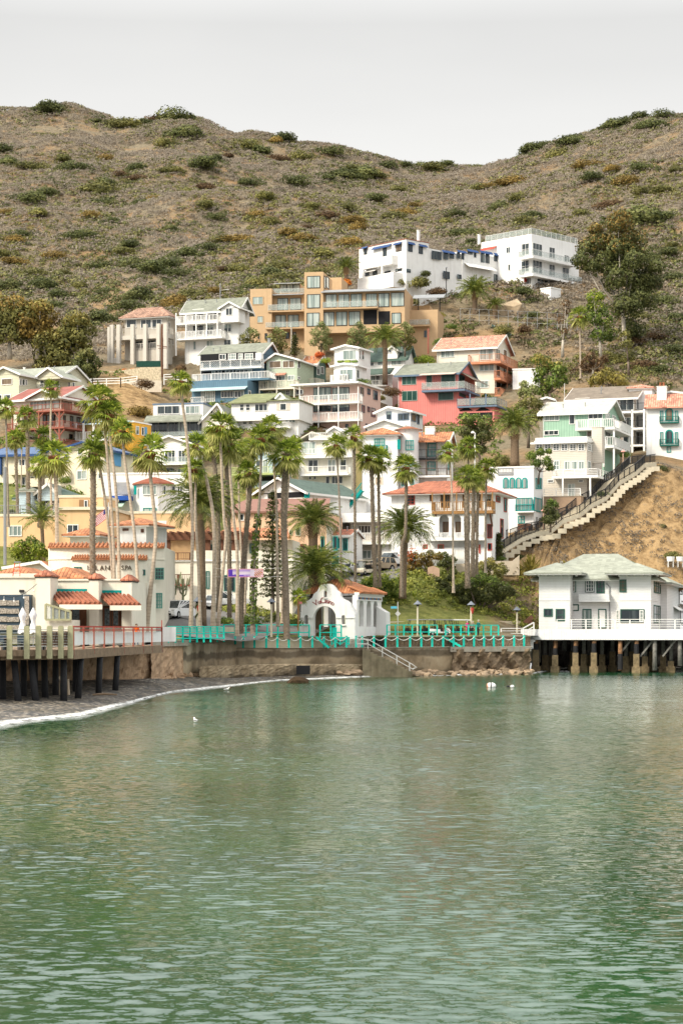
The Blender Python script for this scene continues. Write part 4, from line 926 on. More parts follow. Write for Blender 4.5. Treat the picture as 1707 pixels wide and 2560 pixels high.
c=House('','',(480,1215,1215),700,369,10,parent=h,wall=tan,deep=8,depth=11);c.walls(536,name='base_wall')
c=House('','',(1217,1460,1535),520,371,12,parent=h,wall=tan,deep=15,depth=9);c.walls(388,name='courtyard_wing');c.balcony(1120,1395,505,465,1.2,'glass',mt=tan);c.win('F',[(1355,540,1385,600)],fm=tan)
c2=House('','',(1238,1405,1405),400,374,12,parent=h,wall=tan,deep=1,depth=6);c2.walls(358,name='planter_wall');c2.posts([1320,1478],290,400,.5,mt=black);c2.shed('F',1290,278,1520,300,2.5,grey,name='pergola')
# stone colonnade house + white house with the grey roof
CR(9)
h=House('hillside_house','grey stucco house with a brown tiled hip roof behind a row of tall square pillars',(247,606,676),915,362,20,wall=greyst,deep=6)
h.walls(515);h.hip(512,440,tileb,.9)
h.win('F',[(262,541,348,610,1,glass),(383,540,475,620,2),(480,538,562,620,2),(272,690,302,722),(333,705,412,788,2),(440,685,518,788,3),(445,835,512,886,2,glass_t)],fm=white);h.win('R',[(614,560,630,625),(614,665,630,760),(648,690,662,760),(612,835,640,900)])
h.balcony(150,612,672,585,2.6,'bars',mt=M('warm_grey_stucco',(.56,.52,.46),var=.05,streak=.2),th=.75);h.balcony(310,608,792,740,2.2,'bars',mt=MATS['warm_grey_stucco'],th=.2)
wg=MATS['warm_grey_stucco']
for i,(x,y0,y1) in enumerate(((120,605,900),(140,588,992),(197,586,990),(316,584,915),(423,581,912),(536,578,912),(597,576,915))):
    u,z1_=h.F(x,y0,2.75);_,z0_=h.F(x,y1,2.75);m_=h.mb();m_.box(u-.75*.45,u+.75*.45,-3.1,-2.4,z0_-1,z1_);m_.build('pillar',wg,h.root)
h.panel('F',128,868,208,1000,2.9,greyst,'pier_base',2.35);h.panel('F',303,795,610,925,2.2,greyst,'lower_wall',.01)
h=House('hillside_house','white three storey house with stacked balconies between the pillared house and the tan house',(760,1217,1308),862,358,20,wall=white,deep=5)
h.walls(447);h.gable_x(440,374,shg,.7,.9)
h.win('F',[(825,452,922,545,2),(952,450,1050,545,2),(825,587,922,672,2),(943,584,1005,672,2),(830,725,856,802,1,glass_c),(943,720,1002,772,2,glass_c),(1107,442,1165,507,2),(1093,580,1157,650,2),(1091,712,1152,765,2)])
h.win('R',[(1222,448,1240,510)])
c=House('','',(1066,1217,1217),555,356,20,parent=h,wall=white,deep=.1,depth=3);c.walls(440,name='gable_bay');c.gable_y(436,392,shg,.5,.4,dep=6);c.win('F',[(1107,442,1165,507,2)])
h.balcony(682,1040,566,487,1.9,'picket',posts=0);h.balcony(682,1075,697,620,1.9,'picket');h.posts([684,770,855,945,1036],487,700,1.85);h.posts([684],700,850,1.85);h.chimney(795,358,430,3,.35,grey)
# row of blue, sage and white houses
CR(2)
h=House('hillside_house','blue three storey house with white lattice balconies and a grey roof',(278,795,940),555,343,20,wall=bluew,deep=6)
h.walls(112);h.gable_x(110,43,shg,.5,.6);h.chimney(868,2,100,7,.45,grey)
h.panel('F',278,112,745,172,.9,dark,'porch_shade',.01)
h.win('F',[(515,116,583,168,3,glass_c,2),(600,116,640,168,2,glass_c,2),(655,114,728,168,3,glass_c,2),(438,120,495,168,2)],plane=.93);h.panel('F',745,108,795,172,1.0,white,'white_wall_panel',.01)
h.balcony(274,795,232,170,1.3,'lattice',th=.3,fl=white);h.balcony(206,745,340,282,2.4,'picket',th=.3,wrap=1.5,fl=bluew)
h.recess(285,245,725,285);h.win('F',[(375,252,460,285,3),(490,250,560,285,2),(580,250,720,285,4)])
c=House('','',(205,678,760),530,339,20,parent=h,wall=bluew,deep=6,depth=5);c.walls(342,name='lower_storey');c.shed('F',205,402,680,424,1.2,M('faded_blue_awning',(.35,.48,.5)))
c.win('F',[(285,437,403,530,6,glass_c,3),(455,432,560,492,4),(568,432,650,490,3)]);c.balcony(195,310,535,487,.9,'lattice');c.win('R',[(684,430,705,470)])
h=House('hillside_house','sage green house with orange tiled gable beside the blue house',(840,1100,1158),470,342,20,wall=sage,deep=4,depth=8)
h.walls(168);h.gable_y(168,112,tileo,.6,.6,ax=.33);h.win('F',[(863,178,965,240,1,glass_b),(978,175,1080,238,2,glass_b),(886,305,1002,348,2),(1020,300,1080,348,2,glass_c),(805,420,863,452),(885,418,940,450),(1005,427,1040,470,2,glass,2),(1090,420,1150,465)]);h.win('R',[(1104,178,1124,242),(1104,312,1124,335)])
h.shed('F',872,282,1010,296,.8,tilep);h.balcony(775,1078,408,345,2.2,'picket',mt=cream2,posts=2.3)
h=House('hillside_house','dark green cottage with an orange roof just right of the sage gabled house',(1158,1262,1345),340,350,28,'cottage',wall=dgreen,deep=5);h.walls(195);h.gable_x(195,143,tileo,.6,.5);h.win('F',[(1175,212,1240,297,1,glass,2)]);h.win('R',[(1266,218,1290,298),(1300,225,1325,290)]);h.balcony(1078,1262,380,330,3.0,'picket',mt=cream2)
CR(3)
h=House('hillside_house','small white two tier gabled house with window boxes beside the palm with the thick crown',(-15,188,292),300,338,25,wall=white,deep=4)
h.walls(172);h.gable_y(170,145,trimw,.5,.5);h.win('F',[(57,188,172,272,2,glass_c)]);h.win('R',[(194,190,208,268),(215,192,236,272)])
for x in (8,68,128):h.panel('F',x,276,x+48,292,.5,LF['green'],'window_box',.02)
c=House('','',(-20,165,262),462,334,25,parent=h,wall=white,deep=5);c.walls(320,name='lower_storey');c.gable_y(318,302,trimw,.5,.4);c.win('F',[(34,352,150,445,2,glass_c)]);c.win('R',[(170,355,195,430)]);c.balcony(-50,60,455,400,.9,'picket');c.balcony(30,100,447,395,.4,'picket')
h=House('hillside_house','white house with dark green roof and one small dormer behind the thick trunked palm',(275,590,660),345,353,22,wall=white,deep=5);h.walls(250);h.gable_x(250,170,shd,.6,.5,fascia=dgreen)
h.win('F',[(280,268,325,326,1,glass,2),(352,268,400,320,1,glass_c),(470,266,560,318,2,glass_c)]);c=House('','',(437,520,520),235,353,22,parent=h,wall=white,deep=.5,depth=3);c.walls(190,name='dormer');c.gable_y(188,157,shd,.3,.3);c.win('F',[(450,182,475,215)])
c=House('','',(262,480,480),490,348,22,parent=h,wall=white,deep=4,depth=4);c.walls(395,name='porch');c.shed('F',248,345,495,388,1.8,shd,name='porch_roof',th=.2);c.win('F',[(296,405,335,482,2,glass_c),(338,402,372,482,2)]);c.balcony(300,430,485,445,1.0,'bars')
h=House('apartment_house','pink boarded three storey apartment house with white balconies',(-276,205,378),885,322,22,'apartment block',wall=pink,deep=5)
h.walls(478);m_=h.mb();m_.box(-1.6,h.w+.4,-1.9,h.d+.6,h.h+.002,h.h+.28);m_.build('roof',trimw,h.root)
h.win('F',[(-192,507,-42,607,3,glass_c),(-32,507,113,607,3,glass_c),(-192,652,-42,712,3),(-32,652,113,712,3),(-190,808,-135,862,1,glass_c),(80,820,105,862)],fm=dgrey)
h.win('R',[(206,507,232,580,1,glass_b),(265,517,288,567),(315,535,350,612,2),(217,658,242,720),(265,670,285,714),(297,682,332,758,2),(250,817,280,875)],fm=dgrey)
h.balcony(-315,195,636,556,1.7,'picket',posts=0);h.balcony(-315,195,787,708,1.7,'picket');h.balcony(-315,100,905,862,1.7,'picket');h.posts([-310,-150,20,188],500,900,1.6,wd=.12)
h=House('hillside_house','coral red boarded house with a grey roof and dark glazed balconies',(527,1036,1182),832,338,20,wall=redw,deep=5)
h.walls(380,redw);h.gable_x(380,307,shg,.5,.6,fascia=M('slate_blue_trim',(.13,.18,.25)))
sb=MATS['slate_blue_trim'];dgg=GLASS('dark_green_blind',(.01,.05,.04),.3,.4,cur=(.02,.08,.06))
h.win('F',[(560,397,683,484,3,dgg),(560,535,692,621,3,dgg),(768,400,817,497,1,dgg),(895,395,1016,497,1,dgg),(870,530,1000,616,1,dgg),(750,530,797,557,1)],fm=M('grey_green_trim',(.35,.4,.36)))
h.win('R',[(1042,402,1090,492,2,dgg),(1046,545,1100,590,2,dgg)],fm=sb)
h.balcony(727,1140,522,442,1.7,'glass',mt=sb,wrap=h.d*.75,th=.35,fr=steel);h.shed('F',732,381,1030,392,1.8,M('striped_awning',(.6,.45,.38)));h.shed('R',1045,392,1180,412,2.6,shb)
c=House('','',(1034,1345,1420),835,335,20,parent=h,wall=redw,deep=3,depth=6);c.walls(668,name='deck_base');c.balcony(1030,1345,660,592,.6,'glass',mt=sb,wrap=c.d,th=.3,fr=sb)
for x in (1045,1185):
    u0,z0_=c.F(x,708,.02);u1,_=c.F(x+120+10*(x > 1100),708);um,zt=c.F(x+62,668,.02);m_=c.mb();m_.prism([(u0,z0_),(u1,z0_),(um,zt)],-.03,.0);m_.build('opening',dark,c.root)
c.recess(1045,722,1330,770);c.posts([1140,1275],560,660,.5,mt=sb)
h=House('hillside_house','cream three storey house with salmon tiled gable roof and salmon balconies',(857,1350,1482),600,352,20,wall=cream2,deep=6)
h.walls(160);h.gable_x(160,80,tilep,.7,.6);h.win('F',[(890,176,1006,252,3,glass_c),(1223,176,1338,272,2,glass_c),(1220,306,1345,366,3,glass_c),(1195,450,1300,512,3,glass_c)]);h.win('R',[(1356,178,1392,268,2,glass_c),(1422,185,1450,280,1,glass_b),(1360,318,1392,412),(1418,330,1440,412),(1358,460,1400,520)])
h.balcony(1125,1350,286,216,1.5,'bars',mt=swood,wrap=h.d*.95,th=.4);h.balcony(1345,1352,424,362,1.5,'bars',mt=swood,wrap=h.d*.95,th=.4);h.balcony(1350,1356,570,505,1.5,'bars',mt=swood,wrap=h.d*.9,th=.4)
for k in (.3,.95):
    m_=h.mb();m_.beam((h.w+1.42,h.d*k,h.z(600)),(h.w+1.42,h.d*k,h.z(286)),.16);m_.build('post',swood,h.root)
# left side
CR(1)
h=House('hillside_house','olive cream boarded house with three white trimmed gables, far left',(-70,520,690),470,322,25,wall=sagec,deep=6,depth=8)
h.walls(200);h.gable_x(200,146,shl,.5,.5);h.win('F',[(265,240,303,297,1,glass,2),(345,238,378,297,1,glass,2),(385,238,425,297,1),(430,238,460,297,1,glass,2),(478,238,512,292)]);h.win('R',[(580,250,598,306),(617,257,636,302)])
c=House('','',(-70,165,235),480,317,25,parent=h,wall=sagec,deep=6,depth=5);c.walls(188,name='left_wing');c.gable_y(186,127,shl,.6,.5);c.win('F',[(18,225,110,280,1,glass_b),(-40,365,22,445,1),(35,363,97,445,1)]);c.win('R',[(168,228,185,285),(190,230,212,285),(218,232,232,285)])
c=House('','',(320,522,522),215,319,25,parent=h,wall=sagec,deep=.2,depth=5);c.walls(205,name='middle_gable');c.gable_y(203,133,shl,.6,.4)
h.balcony(172,365,342,283,1.8,'picket');h.chimney(224,128,190,4,.25)
h=House('hillside_house','cream house on three red brown timber decks with a maroon roof',(100,520,745),815,303,28,wall=cream2,deep=5,depth=10)
h.walls(385);h.gable_x(383,312,shr,.6,.7);h.win('F',[(265,386,515,488,4,glass_c),(150,540,175,600),(370,530,400,632),(404,535,476,632,2),(290,720,320,790),(440,695,470,760)],fm=dwood);h.win('R',[(527,388,612,495,3,glass_b),(635,408,680,468,2),(712,420,735,465),(540,540,560,605),(598,545,625,640),(655,555,700,640,2),(590,700,620,770)],fm=dwood)
c=House('','',(245,520,520),400,302.3,28,parent=h,wall=cream2,deep=.1,depth=6);c.walls(386,name='gable_front',x0=.01);c.gable_y(384,318,shr,.5,.7)
for y,yr in ((500,450),(648,600),(805,755)):h.balcony(100 if y < 600 else 62,520,y,yr,2.2,'bars',mt=rwood,wrap=h.d*.9,th=.28)
h.posts([110,335,510],500,810,2.05,mt=rwood,wd=.22)
for x,y in ((335,512),(510,512),(335,660),(510,660)):
    u,z_=h.F(x,y,2.05)
    for sg in (-1,1):m_=h.mb();m_.beam((u,-2.05,z_-1.0),(u+sg*.9,-2.05,z_),.13);m_.build('brace',rwood,h.root)
CR(1)
h=House('hillside_house','yellow house with white porch and pale blue eaves behind the tall palms',(648,1140,1290),800,306,25,wall=ochre,deep=5);h.walls(598);h.flatroof(par=.2);h.win('R',[(1158,632,1184,704,1),(1206,640,1228,712,1)]);h.panel('R',1238,640,1256,800,.08,M('blue_door_paint',(.12,.32,.55)),'shutter',.002);h.win('F',[(655,622,692,740,1),(750,680,782,750,1),(830,630,880,700,2)])
c=House('','',(648,890,890),760,304,25,parent=h,wall=cream,deep=4,depth=1.5);c.walls(612,name='porch_wall',mt=M('soft_yellow_paint',(.72,.52,.20)));c.shed('F',645,596,1140,606,1.0,lblue,name='porch_roof');c.balcony(645,890,745,680,1.2,'picket');c.posts([650,715,800,888],606,750,1.1,wd=.25);c.gable_y(606,560,lblue,.3,.9,fascia=blued,x0=c.w*.3,x1=c.w*.95)
CR(2)
h=House('hillside_house','white house with a moss green roof and two rows of windows, mid slope',(542,1112,1160),850,316,15,wall=white,deep=6,depth=8)
h.walls(655,white,name='lower_wall',x0=.6);c=House('','',(540,1116,1160),658,315,15,parent=h,wall=white,deep=.35,depth=8);c.walls(515,name='upper_wall');
c.win('F',[(612,545,650,603,1,glass,2),(663,545,702,603,1,glass,2),(740,543,850,606,3),(955,540,1010,600,1)]);c.panel('F',925,540,953,600,.06,beige,'shutter',.002);c.panel('F',1012,540,1040,600,.06,beige,'shutter',.002)
h.win('F',[(637,680,677,720,1,glass,2),(688,680,728,720,1,glass,2),(820,676,858,716,1,glass,2),(892,670,936,735),(950,676,980,712),(1000,670,1087,707,3,glass_c)])
m_=c.mb();xl=c.F(845,515)[0];zt=c.z(515);m_.slab([(-.4,-.5,zt-.1),(xl,-.5,zt-.1),(xl+1.2,c.d*.45,c.zdeep(455,c.d*.45)),(1.2,c.d*.45,c.zdeep(455,c.d*.45))],.15);m_.slab([(xl,c.d+.3,zt),(-.4,c.d+.3,zt),(1.2,c.d*.45,c.zdeep(455,c.d*.45)),(xl+1.2,c.d*.45,c.zdeep(455,c.d*.45))],.15);m_.box(xl,c.w+.3,-.4,c.d,zt+.002,zt+.16);m_.build('roof',shgr,c.root)
cc_=House('','',(925,992,992),500,317,15,parent=h,wall=white,deep=.2,depth=5);cc_.walls(492,name='roof_gable');cc_.gable_y(492,456,shgr,.2,.2);h.balcony(900,1040,740,700,1.1,'bars')
h=House('hillside_house','grey roofed house with a steep cream gable and dark glazed veranda',(-165,300,525),830,314,12,wall=cream2,deep=5,depth=9)
h.walls(690,GLASS('veranda_glazing',(.03,.04,.045)),name='glazed_veranda',x1=h.w);h.win('F',[(-160,695,0,815,2),(5,695,110,815,2),(115,695,265,815,2)],fm=grey);h.shed('F',-180,640,292,688,1.6,shg,name='veranda_roof',th=.2)
c=House('','',(-125,300,300),650,317,12,parent=h,wall=white,deep=.5,depth=6);c.walls(545,name='upper_storey');c.flatroof(mt=sb);c.win('F',[(-90,560,102,632,3),(150,560,270,628,3,glass_c)])
c=House('','',(290,525,525),830,313,12,parent=h,wall=cream2,deep=4,depth=9);c.walls(690,name='gable_wing');c.gable_y(690,545,shg,.5,.5,ax=.58);c.win('F',[(362,597,388,628),(412,590,430,640),(325,730,380,800)]);h.balcony(-160,290,822,780,1.2,'glass',fr=grey)
CR(1)
h=House('hillside_house','cream house with a broad arched gable window over a white balcony',(1255,1640,1700),1050,298,12,wall=cream2,deep=6,depth=8);h.walls(785);h.gable_y(785,716,cream2,.4,.5);h.panel('F',1388,822,1640,948,.03,white,'white_wall_panel',.003)
m_=h.mb();u0,z0_=h.F(1388,822,.03);u1,_=h.F(1600,822,.03);um=(u0+u1)/2;r_=(u1-u0)/2;za=h.F(1495,768,.03)[1]-z0_;m_.prism([(um+r_*math.cos(R(a)),z0_+za*math.sin(R(a))) for a in range(180,-1,-15)],-.03,-.004);m_.build('arched_panel',white,h.root)
h.win('F',[(1405,835,1497,938,3),(1520,835,1612,938,3),(1375,985,1480,1042,3),(1515,985,1600,1042,3)]);h.balcony(1255,1660,948,895,1.5,'glass',fr=trimw,mt=white);
h=House('hillside_house','cream gabled house with a blue tiled roof edge and a blue door, left centre',(515,885,1075),1160,268,20,wall=cream,deep=6,depth=9);h.walls(830);h.gable_y(828,768,tilebl,.6,.6,ax=.55,fascia=blued);h.win('F',[(660,1010,743,1087,2,glass_c),(545,862,590,935),(665,820,700,880),(530,1000,580,1060,1),(840,1030,876,1080)],fm=trimw);h.win('R',[(893,895,918,942),(893,1060,925,1120)]);h.panel('R',970,858,1035,972,.1,MATS['blue_door_paint'],'blue_door',.002);h.balcony(500,585,1060,1005,.8,'solid',mt=cream)
h=House('apartment_house','cream building with a blue tiled roof and blue balconies at the left edge',(-60,330,520),1240,268,14,'apartment block',wall=cream,deep=6,depth=10);h.walls(872);h.gable_x(872,822,tilebl,.5,.7,fascia=blued)
h.win('F',[(165,912,220,972,2),(30,905,45,990),(190,1062,222,1136),(28,1055,42,1120),(110,1210,155,1270,1,glass_t),(265,905,300,960),(262,1060,300,1130)],fm=trimw);h.panel('F',-8,888,12,1045,.5,blued,'blue_screen',.01);h.panel('F',262,968,330,1020,.9,cream,'parapet',.01);h.balcony(75,245,1030,970,1.2,'solid',mt=cream);h.balcony(-30,160,1205,1165,1.2,'glass',mt=M('blue_canvas',(.02,.14,.42)),fr=trimw)
h.balcony(255,520,1130,1075,1.2,'solid',mt=cream)
CR(2)
h=House('hillside_house','cream four storey house with railed balconies and a tiny white roof gable',(1112,1562,1657),1330,288,16,wall=cream2,deep=6,depth=9)
h.walls(860);m_=h.mb();m_.use(cream2);zt=h.h;m_.slab([(-.6,-.6,zt),(-.6,h.d,zt),(2.2,h.d,zt+1.5),(2.2,-.6,zt+1.5)][::-1],.15);m_.box(2.2,h.w,0,h.d,zt+.002,zt+.9);m_.build('roof',cream2,h.root)
c=House('','',(1370,1470,1470),850,287,16,parent=h,wall=white,deep=.3,depth=3);c.walls(775,name='roof_gable');c.gable_y(773,742,trimw,.3,.3);c.panel('F',1410,775,1430,835,.05,beige,'shutter',.002)
h.win('F',[(1142,867,1260,972,2,glass_t),(1195,1020,1280,1124,2),(1363,1018,1430,1124,2),(1467,1018,1520,1112),(1200,1158,1225,1192),(1240,1158,1265,1192),(1343,1160,1380,1226),(1393,1158,1490,1226,3),(1530,900,1545,970),(1310,870,1340,900)]);h.panel('R',1600,870,1650,1330,.02,M('yellow_stucco',(.70,.56,.25)),'yellow_wall',.002)
h.balcony(1118,1568,988,925,1.3,'bars',mt=trimw);h.balcony(1130,1535,1140,1075,1.5,'bars',mt=trimw);h.balcony(1200,1470,835,790,.6,'picket')
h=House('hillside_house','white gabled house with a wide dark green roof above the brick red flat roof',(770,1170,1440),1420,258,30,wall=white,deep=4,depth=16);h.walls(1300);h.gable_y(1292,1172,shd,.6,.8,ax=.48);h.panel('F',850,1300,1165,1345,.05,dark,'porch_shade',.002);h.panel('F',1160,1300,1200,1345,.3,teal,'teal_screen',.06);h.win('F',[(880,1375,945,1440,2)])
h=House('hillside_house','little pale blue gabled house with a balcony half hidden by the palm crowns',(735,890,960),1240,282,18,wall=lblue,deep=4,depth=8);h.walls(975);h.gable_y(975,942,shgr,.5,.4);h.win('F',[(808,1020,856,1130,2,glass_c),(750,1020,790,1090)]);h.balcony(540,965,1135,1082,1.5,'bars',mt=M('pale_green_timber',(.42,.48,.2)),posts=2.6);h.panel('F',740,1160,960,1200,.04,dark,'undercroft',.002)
h=House('flat_roofed_house','peach house with a wide brick red flat roof behind the palm trunks',(480,1350,1420),1560,246,8,wall=M('salmon_stucco',(.70,.46,.30),var=.08),deep=4,depth=14);h.walls(1462);m_=h.mb();m_.slab([(-.4,-.5,h.h+.1),(h.w+.4,-.5,h.h+.1),(h.w-1,10,h.h+2.3),(1,10,h.h+2.3)],.2);m_.build('roof',brick,h.root);h.win('F',[(880,1480,940,1540,2),(600,1480,650,1540)])
CR(3)
h=House('hillside_house','small white two level house with grey blue window frames below the coral red house',(350,632,738),870,302,22,wall=white,deep=5);h.walls(712,M('bright_white_boards',(.78,.78,.78),pat='hboard',per=.22));h.gable_y(712,670,trimw,.5,.6,ax=.36);h.win('F',[(428,712,472,782,1),(525,728,622,788,2)],fm=sb);h.win('R',[(638,735,678,797,1,glass_b),(687,740,705,820)],fm=sb)
c=House('','',(265,575,575),870,298,22,parent=h,wall=white,deep=3,depth=4);c.walls(835,name='lower_storey');c.gable_y(833,778,trimw,.4,.5,ax=.5)
h=House('spanish_villa','tall white villa with clay tile roofs, teal windows and a two level iron railed loggia',(225,522,590),1560,272,10,'villa',wall=whitest,deep=4,depth=9)
h.walls(903);h.hip(900,862,tileo,.6);h.win('F',[(325,942,413,1035,4,glass_t,3)],fm=teal);h.win('F',[(330,1270,398,1336,1,M('tan_blind',(.5,.4,.3)))],fm=cream2);h.balcony(298,432,1042,998,.7,'bars',mt=teal,th=.08)
m_=h.mb();u,z_=h.F(528,950,0);m_.box(u-.12,u+.3,-.06,-.002,h.F(528,1035)[1],h.F(528,950)[1]);m_.build('shutter',teal,h.root)
c=House('','',(520,690,690),1560,273,10,parent=h,wall=whitest,deep=4,depth=8);m_=c.mb();rr=c.w*.53;m_.lathe([(rr,-4),(rr,c.z(868)),(rr+.25,c.z(866)),(rr+.25,c.z(858)),(0,c.z(856))],24,c.w*.5,rr*.75);c.wo=m_.build('round_tower',whitest,c.root,False)
m_=c.mb();m_.use(tileo);m_.lathe([(rr+.55,c.z(862)),(rr*.45,c.z(836)),(0,c.z(830))],24,c.w*.5,rr*.75);m_.build('tower_roof',tileo,c.root)
c.win('F',[(590,956,662,1042,3,glass_t,2),(590,1120,660,1182,3,glass_t),(635,1290,665,1340)],fm=teal,plane=.45);c.win('F',[(524,950,545,1035),(523,1116,534,1252,1),(555,1285,590,1345,1,glass)],fm=teal,plane=.28)
c=House('','',(688,962,1046),1560,272,24,parent=h,wall=whitest,deep=4,depth=7);c.walls(958);c.gable_x(940,882,tileo,.5,.6)
c.recess(700,965,955,1083,white);c.win('F',[(805,967,873,1082,2,glass_t,3),(805,1127,870,1202,2,glass_t,2),(700,1280,732,1310)],fm=teal,plane=.04);c.win('R',[(993,938,1020,1012,1,glass_t),(983,1135,1025,1197,2,glass_t)],fm=teal)
c.balcony(686,962,1090,1022,1.6,'bars',mt=black,th=.2);c.balcony(686,962,1245,1184,1.6,'bars',mt=M('brown_iron',(.1,.07,.05)),fl=white,th=.25);c.posts([690,772,856,938],945,1245,1.5,mt=MATS['brown_iron'],wd=.12);c.shed('F',690,925,962,945,1.8,tileo,name='loggia_roof',th=.2);c.chimney(870,832,900,3,1.3)
h=House('spanish_villa','white villa with red tile hip roof, oak balcony and arched arcade above the parked cars',(470,1335,1472),1640,256,16,'villa',wall=whitest,deep=5,depth=10)
h.walls(1395);h.hip(1396,1302,tiler,1.0,rl=4.5);h.win('F',[(600,1425,670,1505,2,glass,3)],fm=redp);h.win('F',[(797,1420,812,1475)],fm=dwood);h.win('R',[(1358,1432,1392,1485,1),(1425,1448,1448,1568,1)],fm=redp)
u0,_=h.F(815,1500,1.6)
h.win('F',[(890,1420,916,1530,1),(925,1420,968,1530,2),(1078,1420,1100,1530),(1205,1420,1230,1530),(1270,1425,1320,1520,2)],fm=owood)
h.balcony(815,1335,1556,1480,1.6,'picket',mt=owood,th=.4);h.posts([818,920,1025,1130,1240,1330],1400,1556,1.5,mt=owood,wd=.15)
CR(7)
h.panel('F',770,405,1320,560,.7,whitest,'ground_storey',-.1)
def arch(hs,x0,x1,ytop,ybot,out,mt,name='archway',n=10,th=.03,face='F',inner=None):
    u0,zb=hs.F(x0,ybot,out) if face == 'F' else hs.S(x0,ybot,out);u1,_=hs.F(x1,ybot,out) if face == 'F' else hs.S(x1,ybot,out);zt=(hs.F((x0+x1)/2,ytop,out) if face == 'F' else hs.S((x0+x1)/2,ytop,out))[1]
    r_=abs(u1-u0)/2;um=(u0+u1)/2;z1_=max(zt-r_,zb);ry=zt-z1_;pts=[(um-r_,zb),(um+r_,zb)]+[(um+r_*math.cos(math.pi*k/n),z1_+ry*math.sin(math.pi*k/n)) for k in range(n+1)]
    m_=hs.mb();m_.prism(pts,-out-th,-out) if face == 'F' else m_.idx([(hs.w+out+th,p[0],p[1]) for p in pts]+[(hs.w+out,p[0],p[1]) for p in pts],[tuple(range(len(pts)))]+[(i,(i+1) % len(pts),(i+1) % len(pts)+len(pts),i+len(pts)) for i in range(len(pts))])
    return m_.build(name,mt,hs.root)
shadew=M('arcade_wall_shade',(.45,.40,.34),var=.08)  # darker wall tone, paints the shade inside an arch on a flat face
for x0,x1 in ((876,960),(984,1064),(1086,1142),(1165,1210)):
    h.win('F',[(x0+(x1-x0)*.4,185,x1-2,276)],fm=dwood,gm=glass_b,plane=.06)
q_=lambda x,y:h.F(x,y,1.3);hl=[]
for x0,x1 in ((876,960),(984,1064),(1086,1142),(1165,1210)):
    u0,zb=q_(x0,322);u1=q_(x1,322)[0];r_=(u1-u0)/2;za=q_((x0+x1)/2,125)[1]-r_;hl.append([(u0,zb),(u1,zb)]+[(u0+r_+r_*math.cos(math.pi*k/12),za+r_*math.sin(math.pi*k/12)) for k in range(13)])
A_,B_=q_(800,340),q_(1262,103);o=holes_mesh('arcade_wall',[(A_[0],A_[1]),(B_[0],A_[1]),(B_[0],B_[1]),(A_[0],B_[1])],hl,-1.3,-1.0,whitest,h.root);o.location=h.off
m_=h.mb();m_.box(A_[0]-.001,A_[0]+.3,-.998,-.002,A_[1],B_[1]);m_.box(B_[0]-.3,B_[0],-.998,-.002,A_[1],B_[1]);m_.build('arcade_side',whitest,h.root)
h.win('F',[(1287,205,1330,326,2)],fm=redp)
h.win('R',[(1395,160,1421,326,1)],fm=redp);h.balcony(770,1262,325,285,1.75,'picket',mt=whitest,th=.3)
h.win('F',[(865,378,918,426,1,glass_b),(740,378,780,418,1,glass_b),(1215,380,1228,455),(1290,368,1328,430)],fm=redp,plane=.72);h.panel('F',610,418,1010,465,2.2,whitest,'garden_wall',1.9)
for x in (845,1195,1310):
    u,z_=h.F(x,110,1.5);m_=h.mb();m_.beam((u,-.1,z_-1.6),(u,-1.5,z_-.1),.18);m_.build('bracket',dwood,h.root)
h=House('motel_wing','low white motel wing with a flat roof, upper balcony and beige garage doors',(118,475,475),515,263,14,'motel',wall=cream,deep=4,depth=8);h.walls(190,beige);m_=h.mb();m_.box(-1.8,h.w+.3,-1.6,h.d,h.h+.002,h.h+1.2);m_.build('roof',trimw,h.root)
h.win('F',[(135,212,180,285,1,glass_c),(188,215,296,285,4),(310,220,400,290,3,glass_c),(188,428,300,500,3,glass_c),(205,390,235,425)]);h.balcony(130,475,352,280,1.6,'picket',th=.4);h.panel('F',390,330,470,515,.8,whitest,'gate_pier',.01)
h=House('cottage','white cottage with teal shutters and a red tiled roof edge left of the motel wing',(-60,112,160),520,250,14,'cottage',wall=whitest,deep=4,depth=7);h.walls(305);h.gable_x(305,262,tiler,.3,.4);h.win('F',[(0,330,30,410),(58,328,98,430,2)],fm=teal);h.panel('F',-40,480,20,580,.1,teal,'teal_gate',.003)
# outside stair, teal
sm_=MB();
CR(3);a=P(cx(75),cy(1560),268);b_=P(cx(218),cy(1380),268)
st=thing('outside_stair','teal outside staircase climbing beside the yellow sided house','stairs',a,0)
d=b_-a
for yy in (0,1.2):sm_.beam((0,yy,0),tuple(d+Vector((0,yy,0))),.12,.35);sm_.beam((0,yy,1),tuple(d+Vector((0,yy,1))),.07)
for k in range(18):
    p=d*k/18;sm_.box(p.x,p.x+.5,0,1.2,p.z,p.z+.06);sm_.beam((p.x,0,p.z),(p.x,0,p.z+1),.05)
sm_.build('stair_flight',teal,st)
